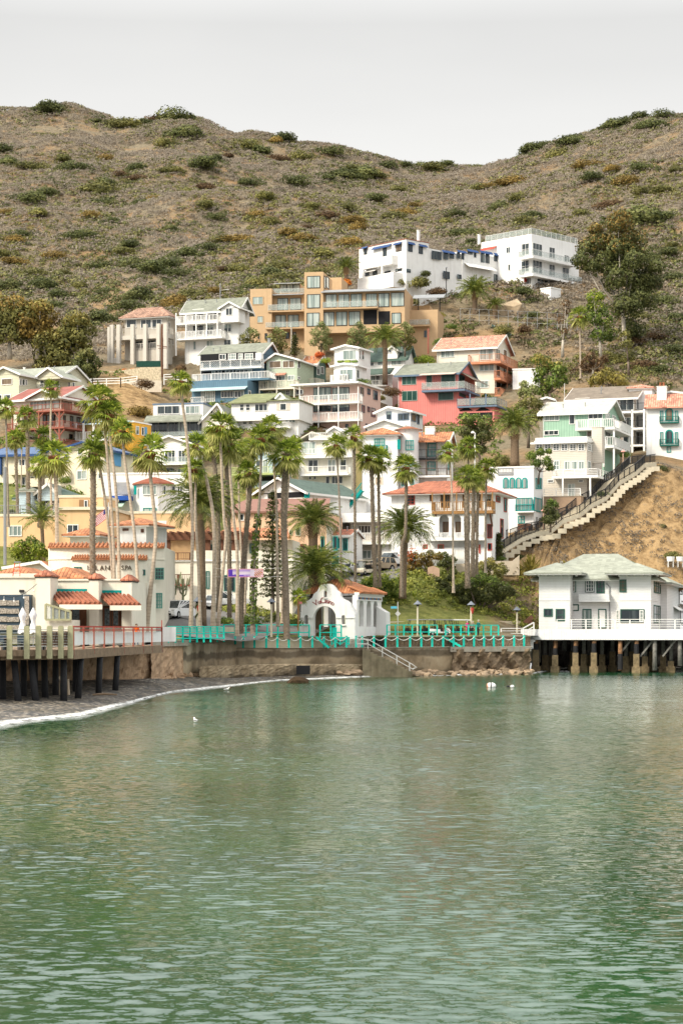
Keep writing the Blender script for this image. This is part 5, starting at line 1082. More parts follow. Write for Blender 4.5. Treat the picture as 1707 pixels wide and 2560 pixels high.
# ---------------------------------------------------------------- right hand houses along the long stair
CR(4)
h=House('spanish_villa','white villa with four teal arched windows beside the foot of the long stair',(-130,285,366),1540,272,22,'villa',wall=whitest,deep=6)
h.walls(992);h.flatroof()
for x in (47,102,156,209):
    arch(h,x-24,x+24,1076,1168,.02,teal,'arched_surround',th=.08);arch(h,x-13,x+13,1086,1164,.10,glass_c,'arched_pane',th=.02)
h.win('R',[(300,1082,316,1174,1,glass_t),(320,1082,334,1174,1,glass_t),(338,1082,352,1174,1,glass_t)],fm=teal)
h.win('F',[(133,1250,276,1364,4,glass_c)],fm=teal,plane=.25);h.win('R',[(286,1252,350,1368,2,glass_t)],fm=teal,plane=.06);h.panel('F',130,1364,285,1376,1.1,trimw,'bay_floor',.01);h.balcony(130,283,1364,1308,.5,'bars',mt=teal,th=.05)
h.win('F',[(152,1406,208,1470,2,glass_t,2)],fm=teal);h.win('R',[(300,1410,315,1492,1)]);h.panel('F',148,1474,262,1580,.6,dwood,'timber_gate',.4);h.balcony(-20,110,1040,1000,.1,'bars',mt=grey)
h=House('hillside_house','beige clapboard house with a long row of small paned windows and white balcony',(297,740,872),1262,279,20,wall=beige,deep=5)
h.walls(765,beige);m_=h.mb();m_.slab([(-.5,-.7,h.h),(h.w+.2,-.7,h.h),(h.w+.2,h.d,h.h+1.0),(-.5,h.d,h.h+1.0)],.25);m_.box(0,h.w,.2,h.d,h.h-.1,h.h+.7);m_.build('roof',trimw,h.root)
h.win('F',[(x,788,x+57,846,2,glass,3) for x in (305,378,450,522,594,666)]);h.win('R',[(745,785,770,848,2,glass,3),(778,790,792,860),(835,800,855,880),(745,935,770,1015,1,glass_c)])
h.win('F',[(457,932,507,1016,2,glass_c,2),(550,935,600,1012,2,glass_c),(610,935,660,1012,1,glass_c),(668,935,720,1012,2,glass_c)]);h.panel('F',290,755,745,768,.75,trimw,'eaves_board',.5)
h.balcony(440,770,1060,1005,2.0,'horizontal',wrap=h.d*.95,th=.35);h.posts([535,770],1075,1262,1.9,wd=.22);h.win('F',[(405,1095,458,1120),(668,1095,713,1118),(578,1130,640,1262,2,glass_t)]);h.chimney(815,662,900,4,1.5,beige)
h=House('terrace','brown block garden terrace with white rails in front of the beige clapboard house',(372,690,760),1335,274,18,'terrace',wall=M('brown_block',(.36,.25,.17),pat='hboard',per=.2),deep=4,depth=4);h.walls(1235);h.flatroof(mt=conc2,par=.06)
r=h.mb();railing(r,[(0,.1),(h.w-.1,.1)],1.0,'horizontal',z=h.h+.06);r.build('railing',trimw,h.root)
h=House('hillside_house','mint green boarded house with pale roof and deep white balconies',(364,886,1022),985,294,20,wall=greenw,deep=6)
h.walls(512);h.gable_x(512,430,shw,.7,.6,fascia=trimw);h.win('F',[(378,526,505,592,3,glass_c),(590,522,640,620,1,glass),(753,520,877,574,3,glass),(375,672,500,714,3,glass),(740,668,868,728,3,glass_b)]);h.win('R',[(896,520,935,575,2,glass_t),(955,545,985,600),(895,680,940,730,2)])
h.balcony(640,1000,650,572,2.0,'picket',wrap=h.d*.9,th=.3);h.balcony(890,895,802,724,1.9,'picket',wrap=h.d*.85,th=.35,endL=True);h.posts([885],650,985,1.9,wd=.25)
for k in (0.02,.85):
    m_=h.mb();m_.beam((h.w+1.85,h.d*k-1.8*(k < .1),-1),(h.w+1.85,h.d*k-1.8*(k < .1),h.z(650)),.25);m_.build('post',trimw,h.root)
h=House('apartment_house','brown roofed apartment house with three black railed balconies behind the mint green house',(590,1150,1272),885,312,20,'apartment block',wall=taupe,deep=6)
h.walls(388);h.gable_x(388,307,shb,.7,.7);h.win('F',[(640,395,765,428,2),(875,392,955,424,2),(1022,395,1145,502,2),(1040,560,1120,640,2),(1050,720,1110,790)]);h.win('R',[(1160,395,1185,495,1),(1210,400,1235,500),(1158,545,1185,645),(1205,560,1235,650),(1158,680,1190,790),(1210,690,1240,790)])
for y,yr in ((505,440),(650,585),(795,728)):h.balcony(1000,1240,y,yr,2.0,'bars',mt=black,fl=trimw,wrap=h.d*1.0,th=.3)
for k in (-1.9,h.d*.35,h.d*.95):m_=h.mb();m_.beam((h.w+1.9,k,-2),(h.w+1.9,k,h.z(505)),.3);m_.build('post',trimw,h.root)
m_=h.mb();u,_=h.F(1130,600,1.9);m_.beam((u,-1.85,-2),(u,-1.85,h.z(505)),.3);m_.build('post',trimw,h.root)
h=House('spanish_villa','white villa with red tile roof and teal framed arched windows at the right edge',(1250,1700,1700),885,303,14,'villa',wall=whitest,deep=6,depth=9)
h.walls(460);m_=h.mb();zt=h.h;m_.slab([(-.3,-.7,zt-.1),(h.w+1,-.7,zt-.1),(h.w+1,1.5,zt+2.1),(-.3,1.5,zt+2.1)],.2);m_.build('roof',tilep,h.root)
c=House('','',(1282,1780,1780),460,305,14,parent=h,wall=whitest,deep=.5,depth=7);c.walls(380,name='upper_storey');c.gable_y(380,335,tileo,.4,.4,ax=.36)
c=House('','',(1100,1298,1298),460,314,14,parent=h,wall=whitest,deep=4,depth=5);c.walls(300,name='tower');c.hip(300,283,tilep,.4)
h.chimney(1380,300,420,1.2,1.45,whitest,pots=2)
for y0,y1 in ((482,590),(665,785)):
    arch(h,1412,1481,y0,y1,.02,teal,'arched_surround',th=.10);arch(h,1421,1472,y0+10,y1-6,.12,glass_b if y0 < 500 else glass,'arched_pane',th=.02)
    h.win('F',[(1367,y0+22,1396,y1,1,glass_t),(1494,y0+22,1523,y1,1,glass_t)],fm=teal);h.balcony(1365,1528,y1+9,y1-38,.6,'bars',mt=M('dark_green_iron',(.02,.12,.10)),th=.2)
h.win('F',[(1425,813,1462,862,1,glass_t)],fm=teal)
h=House('hillside_house','corner of a white house showing between trees left of the eucalyptus slope',(105,340,340),240,352,10,wall=whitest,deep=4,depth=5);h.walls(150);h.flatroof()
h=House('shed','tiny grey hut with a white edged gable left of the brown roofed apartment house',(335,460,480),560,306,10,'shed',wall=taupe,deep=8,depth=4);h.walls(412);h.gable_y(412,392,shg,.2,.3)
CR(8)
h=House('beach_building','cream building with a dark mosaic band between the round tree and the boathouse',(-30,340,340),1062,255,6,'building',wall=cream2,deep=5,depth=7);h.walls(800);m_=h.mb();m_.slab([(h.w*.38,-.5,h.z(800)),(h.w+.3,-.5,h.z(800)),(h.w+.3,3,h.z(770)),(h.w*.38,3,h.z(770))],.15);m_.slab([(h.w*.38,3,h.z(758)),(h.w+.3,3,h.z(758)),(h.w+.3,6,h.z(712)),(h.w*.38,6,h.z(712))],.2);m_.build('roof',tilep,h.root)
h.win('F',[(80,908,155,948,1),(210,910,246,950,1)],fm=M('bottle_green',(.05,.16,.11)))
my=M('mosaic_yellow',(.6,.4,.05));mp_=M('mosaic_violet',(.06,.04,.12));mo=h.mb()
for k in range(26):
    x=-20+k*14.5;mo.use(mp_ if k % 2 else my)
    if not 130 < x < 215:u,z_=h.F(x,870,.03);mo.box(u,u+.45 if k % 2 else u+.2,-.05,-.004,z_-.12,z_+.12)
for i in range(-3,4):
    for j in range(-2,3):
        if abs(i)+abs(j) < 5:mo.use(mp_ if (i+j) % 2 else my);u,z_=h.F(176+i*12,867+j*12,.03);mo.box(u-.11,u+.11,-.06,-.004,z_-.11,z_+.11)
mo.build('mosaic_band',mp_,h.root)
# ---------------------------------------------------------------- left waterfront
CR(1)
h=House('turret_house','white house with an eight sided bay under a red tile roof behind the thin palms',(870,1640,1700),1400,256,6,wall=whitest,deep=5,depth=8);h.walls(1040);h.flatroof(mt=trimw)
u0,_=h.F(1137,1200,1.5);u1,_=h.F(1448,1200,1.5);um,r_=(u0+u1)/2,(u1-u0)/2;zt=h.F(1290,1118,1.5)[1];zr=h.F(1290,1058,-1)[1]
m_=h.mb();m_.lathe([(r_*1.04,-3),(r_*1.04,zt)],8,um,.6,R(22.5),R(382.5));m_.build('bay',whitest,h.root);m_=h.mb();m_.lathe([(r_*1.24,zt-.1),(r_*1.2,zt+.08),(.05,zr)],8,um,.6,R(22.5),R(382.5));m_.build('bay_roof',tiler,h.root)
pl_=r_*.97-.6
h.win('F',[(1215,1136,1338,1218,3,glass_c)],plane=pl_+.02);h.win('F',[(1220,1328,1335,1362,2,glass_t)],fm=teal,plane=pl_+.02);h.win('F',[(1372,1138,1420,1218,2,glass)],plane=pl_*.62+.1);h.win('F',[(1465,1140,1500,1215,1),(1513,1140,1560,1215,2),(1365,1330,1405,1362),(1480,1325,1560,1365,2,glass_t)],plane=.0)
h.panel('F',1142,1140,1164,1215,pl_*.62+.15,teal,'shutter',pl_*.6)
h.panel('F',905,1225,1110,1262,2.0,M('blue_tarpaulin',(.02,.08,.35)),'blue_tarpaulin',.2);h.shed('F',880,1262,1085,1315,3,M('green_striped_awning',(.40,.55,.42)))
h.panel('F',990,1110,1100,1215,1.2,M('grey_sheet',(.33,.33,.34),bump=1,bscale=2),'grey_cover',.6)
h=House('cottage','pale blue cottage with a grey hip roof and a little front gable',(165,470,700),1400,238,8,'cottage',wall=lblue,deep=4,depth=9);h.walls(1245);h.hip(1245,1150,shd,.7,x1=h.w*1.6);c=House('','',(320,480,480),1250,236.5,8,parent=h,wall=lblue,deep=.2,depth=5);c.walls(1205,name='front_gable');c.gable_y(1203,1125,shg,.4,.4,ax=.62)
c=House('','',(163,275,275),1250,236,8,parent=h,wall=lblue,deep=5,depth=4);c.walls(1175,name='side_wing');c.hip(1175,1150,shg,.4)
h.win('F',[(205,1270,240,1332,1),(248,1270,280,1332,1),(312,1265,365,1325,2),(372,1265,415,1325,2),(425,1262,470,1325,2)],plane=.0);h.balcony(205,300,1385,1330,1.0,'picket');h.balcony(390,560,1340,1300,.6,'picket')
h=House('hotel','long peach building with a recessed terrace and cream cornice behind the palms',(505,930,960),1640,226,6,'hotel',wall=peach,deep=6,depth=12);h.walls(1345);m_=h.mb();m_.box(-.2,h.w+.2,-.25,h.d,h.h+.002,h.h+.35);m_.build('cornice',cream,h.root)
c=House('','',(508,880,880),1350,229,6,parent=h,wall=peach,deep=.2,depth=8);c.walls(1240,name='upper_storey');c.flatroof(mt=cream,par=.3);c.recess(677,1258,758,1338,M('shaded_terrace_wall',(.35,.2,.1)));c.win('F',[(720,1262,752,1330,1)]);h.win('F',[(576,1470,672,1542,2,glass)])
h=House('hotel','peach building at the far left edge with a white framed window and terrace rail',(-70,505,520),1640,230,6,'hotel',wall=peach,deep=6,depth=12);h.walls(1400);h.flatroof(mt=cream,par=.3);h.win('F',[(80,1480,190,1570,3,glass_c)]);r=h.mb();railing(r,[(0,.2),(h.w*.85,.2)],1.0,'bars',z=h.h+.3);r.build('railing',grey,h.root)
h=House('hotel','peach building with roof ledge right of the flag, behind the white tile roofed turret',(925,1700,1700),1640,236,6,'hotel',wall=peach,deep=6,depth=12);h.walls(1375);h.flatroof(mt=cream,par=.3);h.panel('F',1345,1438,1420,1500,.05,white,'white_panel',.002);h.win('F',[(1045,1505,1100,1540)])
CR(5)
h=House('tower_pavilion','square white turret with an orange tile cap behind the curved spa roof',(1000,1248,1275),262,206,20,'pavilion',wall=whitest,deep=6,depth=5);h.walls(102);h.hip(104,55,tileo,.7);h.win('F',[(1050,140,1098,160,1)],fm=dwood);h.win('F',[(1205,145,1228,175)],fm=dwood)
h=House('tower_pavilion','low round white turret with an orange tile cap behind the left of the spa roof',(600,820,845),262,206,10,'pavilion',wall=cream2,deep=6,depth=5);h.walls(188);h.hip(190,140,tileo,.7)
# curved spa building
sp_=P(cx(905),cy(955),192);root=thing('spa_building','curved cream building with two bands of clay tiles behind the tall palm trunks','building',sp_,0)
def SPX(x,y,Y):q=P(cx(x),cy(y),Y)-sp_;return q
hw=SPX(1405,600,192).x;L0=SPX(415,600,192).x;zt=SPX(900,290,190).z;z2=SPX(900,400,190).z
def curved(name,xl,xr,z0,z1,y0,bow,dep,mt,over=0,n=28):
    m_=MB();pts=[]
    for k in range(n+1):
        t=k/n;x=xl+(xr-xl)*t;pts.append((x,y0-bow*(1-(2*t-1)**4)-over))
    vs=[];
    for k in range(n):m_.face([(pts[k][0],pts[k][1],z0),(pts[k+1][0],pts[k+1][1],z0),(pts[k+1][0],pts[k+1][1],z1),(pts[k][0],pts[k][1],z1)])
    bk=[(xr,y0+dep),(xl,y0+dep)];ring=pts+bk;m_.face([(p[0],p[1],z1) for p in ring])
    m_.face([(xr,pts[-1][1],z0),(xr,y0+dep,z0),(xr,y0+dep,z1),(xr,pts[-1][1],z1)]);m_.face([(xl,y0+dep,z0),(xl,pts[0][1],z0),(xl,pts[0][1],z1),(xl,y0+dep,z1)])
    return m_.build(name,mt,root),pts
def tileband(name,pts,z0,z1,out,par=None,mt=tileo):
    m_=MB();s_=0
    for (a,b_) in zip(pts[:-1],pts[1:]):
        a,b_=Vector((a[0],a[1],0)),Vector((b_[0],b_[1],0));L_=(b_-a).length
        m_.slab([a+Vector((0,-out,z0)),b_+Vector((0,-out,z0)),b_+Vector((0,.6,z1)),a+Vector((0,.6,z1))],.12)
        nt=max(1,round(L_/.36))
        for k in range(nt):   # barrel ends along the eave
            p=a.lerp(b_,(k+.5)/nt);m_.tube([p+Vector((0,-out-.05,z0+.02)),p+Vector((0,.55,z1+.05))],.10,6)
    m_.build(name,mt,par or root)
w1,pts=curved('wall',L0,hw,-1.5,zt,0,1.6,12,cream2);tileband('tile_band',[(p[0],p[1]) for p in pts],zt-.05,zt+.32,.35)
a_=SPX(592,600,189).x;b2=SPX(1245,600,189).x;w2_,pts2=curved('bay_wall',a_,b2,-1.5,z2,-1.4,1.7,3,cream2);tileband('tile_band',pts2,z2-.02,z2+.32,.35)
def spawin(x0,y0,x1,y1,out,nx=2,ny=2,fm=None,gm=glass_c):
    p0=SPX(x0,y1,192-out);p1=SPX(x1,y0,192-out);f=MB();t_=.09;y_=-out
    f.box(p0.x,p1.x,y_-.12,y_,p1.z-t_,p1.z);f.box(p0.x,p1.x,y_-.12,y_,p0.z,p0.z+t_);f.box(p0.x,p0.x+t_,y_-.12,y_,p0.z+t_,p1.z-t_);f.box(p1.x-t_,p1.x,y_-.12,y_,p0.z+t_,p1.z-t_)
    for k in range(1,nx):u=p0.x+(p1.x-p0.x)*k/nx;f.box(u-.03,u+.03,y_-.1,y_,p0.z+t_,p1.z-t_)
    for k in range(1,ny):z_=p0.z+(p1.z-p0.z)*k/ny;f.box(p0.x+t_,p1.x-t_,y_-.09,y_,z_-.03,z_+.03)
    o=f.build('window',fm or teal,root);g_=MB();g_.box(p0.x+.05,p1.x-.05,y_-.06,y_,p0.z+.05,p1.z-.05);g_.build('pane',gm,o)
dg=M('bottle_green_paint',(.05,.17,.14));
spawin(633,467,697,521,2.75,2,2,dg);spawin(1210,490,1242,541,1.9,1,1,dg,glass);spawin(1325,475,1399,576,1.15,3,3,dg,glass);spawin(1322,690,1386,822,1.15,3,4,dg)
spawin(1205,715,1225,830,1.9,1,1,dg,glass)
m_=MB();z_=SPX(900,398,190).z;
for a,b_ in zip(pts[:-1],pts[1:]):m_.beam((a[0],a[1]-.04,z_),(b_[0],b_[1]-.04,z_),.10,.09)
m_.build('string_course',cream2,root)
def text(body,size,mt,name,parent,loc,rot=(math.pi/2,0,0),ext=.03,spacing=1.0,align='CENTER'):
    cu=bpy.data.curves.new(name,'FONT');cu.body=body;cu.size=size;cu.extrude=ext;cu.align_x=align;cu.space_character=spacing
    o=bpy.data.objects.new(name,cu);COL.objects.link(o);dg_=bpy.context.evaluated_depsgraph_get();dg_.update();me=bpy.data.meshes.new_from_object(o.evaluated_get(dg_));bpy.data.objects.remove(o)
    me.materials.clear();me.materials.append(mt);o=bpy.data.objects.new(name,me);COL.objects.link(o);o.parent=parent;o.location=loc;o.rotation_euler=rot;return o
lt='ISLAND SPA';xs=[750,787,827,872,917,955,0,1047,1078,1107]
for ch,x in zip(lt,xs):
    if ch == ' ':continue
    q=SPX(x,494,192-3.1);tt=(q.x-a_)/(b2-a_);yb=-1.4-1.7*(1-(2*tt-1)**4)
    text(ch,.62,M('bronze_letters',(.09,.07,.05)),'letter',root,(q.x,yb-.05,q.z),ext=.04)
# front spa / shop building
h=House('shop_building','low cream shop building with pyramid capped piers and two sloping clay tile canopies',(-40,1100,1128),985,168,4,'shop',wall=cream2,deep=1.5,depth=14)
h.walls(585);m_=h.mb();m_.box(-.1,h.w+.1,-.14,.5,h.z(585)+.002,h.z(570));m_.build('coping',cream2,h.root)
c=House('','',(-60,400,430),985,165,4,parent=h,wall=cream2,deep=1.5,depth=3);c.walls(560,name='left_front');m_=c.mb();m_.box(-.1,c.w+.1,-.14,.5,c.h+.002,c.h+.35);m_.build('coping',cream2,c.root)
for (x0,x1,y0,ap,Yq) in ((288,412,540,495,164),(750,842,562,522,166),(1030,1126,577,532,167)):
    c=House('','',(x0,x1 if x0 < 700 else x1-12,x1+(16 if x0 < 700 else 8)),985,Yq,6,parent=h,wall=cream2,deep=1.5,depth=2.4);c.walls(y0,name='pier');c.hip(y0-3,ap,tiler,.12,th=.12,fascia=black,name='pier_cap')
def canopy(x0,x1,xe0,xe1,yt,ye,Yw,Ye):
    a,b_,c_,d_=[h.root.matrix_basis.inverted() @ P(cx(x),cy(y),Y) for x,y,Y in ((xe0,ye,Ye),(xe1,ye,Ye),(x1,yt,Yw),(x0,yt,Yw))]
    m_=MB();m_.slab([a,b_,c_,d_],.15);n=int((b_-a).length/.36)
    for k in range(n):
        t=(k+.5)/n;m_.tube([a.lerp(b_,t)+Vector((0,-.05,.03)),d_.lerp(c_,t)+Vector((0,0,.05))],.11,6)
    o=m_.build('tile_canopy',tiler,h.root);f=MB();f.beam(d_+Vector((0,-.1,.15)),c_+Vector((0,-.1,.15)),.3,.22);f.build('green_flashing',teal,o);f=MB();f.beam(a+Vector((0,.1,-.3)),b_+Vector((0,.1,-.3)),.25,.4);f.build('canopy_beam',cream2,o)
h.root.matrix_basis;bpy.context.view_layer.update()
canopy(413,745,508,872,682,778,167,163.5);canopy(843,1092,938,1205,694,786,168,165)
lead=M('stained_glass',(.10,.13,.14),var=.9,scale=6,rough=.2)
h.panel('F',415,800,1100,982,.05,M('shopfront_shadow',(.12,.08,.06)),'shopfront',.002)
for x0,x1 in ((612,690),(840,880),(885,948),(960,1022),(1030,1080)):h.win('F',[(x0,812,x1,975,1,lead)],fm=dwood,plane=.08)
h.panel('F',690,835,740,975,.12,dwood,'brown_door',.06);h.panel('F',742,800,806,985,.3,cream2,'shop_pier',.0);h.panel('F',808,800,836,985,.6,cream2,'shop_pier',.0);h.panel('F',1098,800,1118,985,.6,cream2,'shop_pier',.0)
c=House('','',(388,620,620),985,161,4,parent=h,wall=cream2,deep=1.5,depth=.3);c.walls(920,name='screen_base')
a=P(cx(392),cy(918),160.8);q=[P(cx(x),cy(y),160.8) for x,y in ((392,918),(605,918),(605,848),(392,785))];q=[h.root.matrix_basis.inverted() @ p for p in q]
m_=MB();m_.face(q);m_.face([p+Vector((0,.05,0)) for p in reversed(q)]);o=m_.build('screen_glass',rail_glass,h.root);f=MB()
for i in range(4):f.beam(q[i],q[(i+1) % 4],.16)
for t in (.3,.55,.8):p=q[0].lerp(q[1],t);f.beam(p,p.lerp(q[3].lerp(q[2],t),1),.12)
f.build('screen_frame',oliv,h.root)
# shell filled racks on the left front
bb=M('shell_fill',(.40,.35,.30),var=.8,scale=9,bump=1)
c=House('','',(-60,265,265),985,164.4,4,parent=h,wall=dgrey,deep=.5,depth=.25);c.walls(705,name='display_rack',x1=c.w)
for j,y in enumerate((752,822,892,962)):
    for x0,x1 in ((-55,60),(64,165)):c.panel('F',x0,y-2+4*(x0 > 0),x1,y+44,.12,bb,'shell_pile',.004)
c.panel('F',212,716,250,960,.12,bb,'shell_pile',.004)
h.panel('F',166,663,206,683,3.6,black,'wall_lamp',3.2)
# tile roofs behind the parapet
h=House('tiled_roof_building','low cream building whose orange tile hip roofs rise behind the shop parapet, left',(-80,690,690),640,176,4,'building',wall=cream2,deep=6,depth=11);h.walls(575);h.hip(548,470,tileo,.5,x0=0,x1=h.w*.5);h.hip(556,478,tileo,.5,x0=h.w*.5+.6,x1=h.w*.99,name='second_roof')
h=House('tiled_roof_building','small cream gable with weathered orange tiles between the shop roof and the flowering bush',(60,415,415),520,192,4,'building',wall=cream2,deep=6,depth=8);h.walls(478);h.gable_y(478,430,tileo,.4,.4,ax=.82)
# string lights
a,b_=P(cx(-20),cy(700),160),P(cx(318),cy(612),162);st=thing('string_lights','thin cable of small bulbs hanging across the shop wall','string lights',a,0);m_=MB();pp=[]
for k in range(13):t=k/12;p=(b_-a)*t;p.z -= 1.0*math.sin(math.pi*t)*.6;pp.append(p)
m_.tube(pp,.02,4);m_.build('cable',black,st)
for k in (2,5,8,11):m_=MB();m_.tube([pp[k],pp[k]-Vector((0,0,.25))],.02,4);m_.lathe([(0,pp[k].z-.42),(.08,pp[k].z-.36),(.05,pp[k].z-.25)],8,pp[k].x,pp[k].y);m_.build('bulb',white,st)
# ladder
CR(5);base=P(cx(148),cy(548),163.6);st=thing('step_ladder','red and grey step ladder leaning on the tile roof edge','ladder',base,0);t_=st
m_=MB();m_.beam((-.34,0,0),(-.2,.2,1.15),.05);m_.beam((.24,0,0),(.2,.2,1.15),.05);m_.build('side_rail',M('red_fibreglass',(.7,.06,.03)),st)
m_=MB()
for k in range(1,4):t=k*.27;m_.beam((-.34+.14*t,.2*t,1.15*t),(.24-.04*t,.2*t,1.15*t),.04,.06)
m_.build('rung',steel,st);m_=MB();m_.box(-.26,.26,.1,.3,1.12,1.22);m_.build('top_cap',grey,st)
# restaurant behind the palms
CR(6)
h=House('restaurant','two storey cream restaurant with a brown timbered upper terrace behind the palm trunks',(45,1130,1160),800,232,6,'restaurant',wall=cream2,deep=6,depth=10);h.walls(512);m_=h.mb();m_.box(-.1,h.w+.1,-.2,.2,h.z(520),h.z(508));m_.build('string_course',trimw,h.root)
c=House('','',(48,1130,1130),515,236,6,parent=h,wall=cream2,deep=.3,depth=7);c.walls(340,name='upper_storey');
c.win('F',[(90,378,265,450,4),(420,378,470,440,2),(555,380,600,440,1),(765,370,800,455,1,glass_t)],fm=dg)
m_=c.mb();m_.slab([(-1,-2,c.z(300)),(c.w*.38,-2,c.z(300)),(c.w*.30,4,c.z(205)),(1,4,c.z(225))],.2);m_.slab([(c.w*.40,-1.5,c.z(300)),(c.w,-1.5,c.z(320)),(c.w*.92,4,c.z(225)),(c.w*.45,4,c.z(215))],.2);m_.build('roof',tileo,c.root)
m_=h.mb();u0,z_=h.F(-20,315,0);u1,_=h.F(800,305,0);m_.beam((u0,-.1,z_),(u1,-.1,z_),.5,.8)
for k in range(14):x=u0+(u1-u0)*k/13;m_.beam((x,-1.3,z_+.5),(x,4,z_+.5),.2)
m_.build('pergola',dwood,h.root);h.posts([70,410,520,625,700],330,510,-.2,mt=dwood,wd=.55)
h.balcony(48,260,510,450,.2,'bars',mt=dwood,th=.1);
for x0,x1 in ((262,340),(388,450),(512,690),(820,1000)):h.panel('F',x0,430,x1,512,.15,cream2,'parapet_pier',-.2)
h.win('F',[(335,605,390,755,2,glass),(395,605,425,755,1,glass_c),(545,640,580,780,1),(600,640,640,780,1),(700,640,740,760)],fm=dg);h.win('F',[(500,640,530,760)],fm=dg)
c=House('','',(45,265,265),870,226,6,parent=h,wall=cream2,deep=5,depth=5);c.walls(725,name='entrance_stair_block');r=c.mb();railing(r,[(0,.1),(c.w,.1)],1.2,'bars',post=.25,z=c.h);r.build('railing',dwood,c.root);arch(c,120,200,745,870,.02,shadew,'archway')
for x in (60,110,165,235):c.panel('F',x,715,x+45,735,.4,M('geranium_planters',(.35,.10,.07),var=.5,scale=6),'planter',.02)
CR(6)
h=House('stone_building','stone faced house with brown lintels and small windows behind the dark conifer',(1075,1420,1450),760,246,8,'house',wall=M('brown_stone',(.34,.26,.19),var=.4,scale=3,bump=.4),deep=5,depth=8);h.walls(215,cream2,name='wall');h.panel('F',1085,395,1230,620,.1,MATS['brown_stone'],'stone_facing',.002);h.win('F',[(1155,230,1200,305,1),(1100,255,1130,300)],fm=beige);h.panel('F',1080,375,1240,392,.8,dwood,'lintel',.1);h.win('F',[(1370,310,1400,440),(1475,310,1515,430)],fm=teal)
# ---------------------------------------------------------------- sea walls and promenade
def wallstrip(name,pts,th,mt,z0=-1.0,mesh_n=1,rough_=0.,cap=None):
    """pts: (photo column, distance, top height); a wall of thickness th behind that line"""
    m_=MB();prev=None;allp=[]
    for (a,b_) in zip(pts[:-1],pts[1:]):
        n=max(1,int(abs(b_[0]-a[0])/(5 if rough_ else 14)*mesh_n));allp+=[tuple(a[i]+(b_[i]-a[i])*k/n for i in range(3)) for k in range(n)]
    allp.append(pts[-1]);nz=16 if rough_ else 1;r=random.Random(5);grid=[]
    for u,Y,zt in allp:
        x=(u-CX)*Y/F;grid.append([(x+r.uniform(-.08,.08)*(rough_ > 0),Y-((.45+.3*math.sin(u*.11+k*.5)+.25*math.sin(u*.23-k*.8)+r.uniform(-.16,.16))*rough_ if 0 < k < nz or rough_ > .5 and k == 0 else 0),z0+(zt-z0)*k/nz) for k in range(nz+1)]+[(x,Y+th,zt),(x,Y+th,z0)])
    for a,b_ in zip(grid[:-1],grid[1:]):
        for k in range(len(a)-1):m_.face([a[k],b_[k],b_[k+1],a[k+1]])
    for e in (grid[0],grid[-1]):m_.face(e)
    return m_.build(name,mt,None)
wallm,t,b=newmat('weathered_sea_wall');n=t.nodes.new;l=t.links.new
co=n('ShaderNodeTexCoord');n1=noise(t,co.outputs['Object'],.35,8,.65);mp=n('ShaderNodeMapping');mp.inputs['Scale'].default_value=(.45,.45,.3);l(co.outputs['Object'],mp.inputs[0]);n2=noise(t,mp.outputs[0],1,5)
base_=ramp(t,n1.outputs['Fac'],[(.3,(.20,.15,.09)),(.5,(.36,.29,.20)),(.7,(.46,.40,.30))]);st_=ramp(t,n2.outputs['Fac'],[(.36,(.32,.30,.27)),(.52,(1,1,1))])
sz=n('ShaderNodeSeparateXYZ');l(co.outputs['Object'],sz.inputs[0]);zz=n('ShaderNodeMath');zz.operation='MULTIPLY_ADD';zz.inputs[1].default_value=.25;l(sz.outputs[2],zz.inputs[0]);dz=n('ShaderNodeMath');dz.operation='MULTIPLY_ADD';dz.inputs[1].default_value=.30;dz.inputs[2].default_value=-.15;l(n2.outputs['Fac'],dz.inputs[0]);l(dz.outputs[0],zz.inputs[2])
band=ramp(t,zz.outputs[0],[(.08,(.35,.33,.28)),(.2,(.9,.85,.75)),(.5,(1,.95,.85)),(.56,(.42,.40,.36)),(.68,(.45,.43,.40)),(.73,(1.1,1.1,1.1))])
l(mixc(t,1.,mixc(t,.6,base_,st_,'MULTIPLY'),band,'MULTIPLY'),b.inputs['Base Color']);b.inputs['Roughness'].default_value=.9;bp=n('ShaderNodeBump');bp.inputs['Distance'].default_value=.15;l(n1.outputs['Fac'],bp.inputs['Height']);l(bp.outputs[0],b.inputs['Normal'])
rockm=M('shore_rock',(.22,.16,.10),var=.6,scale=1.2,bump=1,bscale=3)
rockt=M('tan_rock_wall',(.46,.31,.19),var=.4,scale=.7,bump=1,bscale=2,streak=.3)
def T(o,label,cat,group=None):return tag(o,label,cat,group)
T(wallstrip('sea_wall',[(455,184.5,3.85),(590,205.5,3.5)],.9,wallm),'raised block of stained grey sea wall with a cracked face in the left centre','wall')
T(wallstrip('sea_wall',[(586,206.8,3.12),(925,217,3.08)],1.2,wallm),'long dark streaked concrete sea wall below the turquoise rope posts','wall')
T(wallstrip('sea_wall_step',[(500,188,1.6),(700,204,1.5),(925,215.3,1.3)],2.2,wallm,rough_=.12),'lower projecting ledge of the sea wall above the pebbles','wall')
T(wallstrip('sea_wall',[(925,217,3.08),(1130,223.6,3.08)],1.2,wallm),'sea wall of patched concrete panels right of the beach stair','wall')
CW=T(wallstrip('sea_wall',[(1130,223.6,3.08),(1325,230,3.08)],1.2,rockm,rough_=.9),'rough dark rock sea wall ending at the boathouse piles','wall')
wallstrip('coping',[(1125,223.0,3.10),(1327,229.4,3.10)],1.9,conc,z0=2.55).parent=CW
T(wallstrip('sea_wall',[(-600,158,3.6),(80,160,3.6),(180,163,3.55),(380,175,3.5)],1.0,rockt,rough_=.5),'tan rock and plaster wall behind the pier piles','wall')
CW=T(wallstrip('sea_wall',[(380,174,3.9),(456,184,3.85)],1.0,rockt,rough_=.3),'crumbling tan wall with an overhanging ledge left of the grey block','wall')
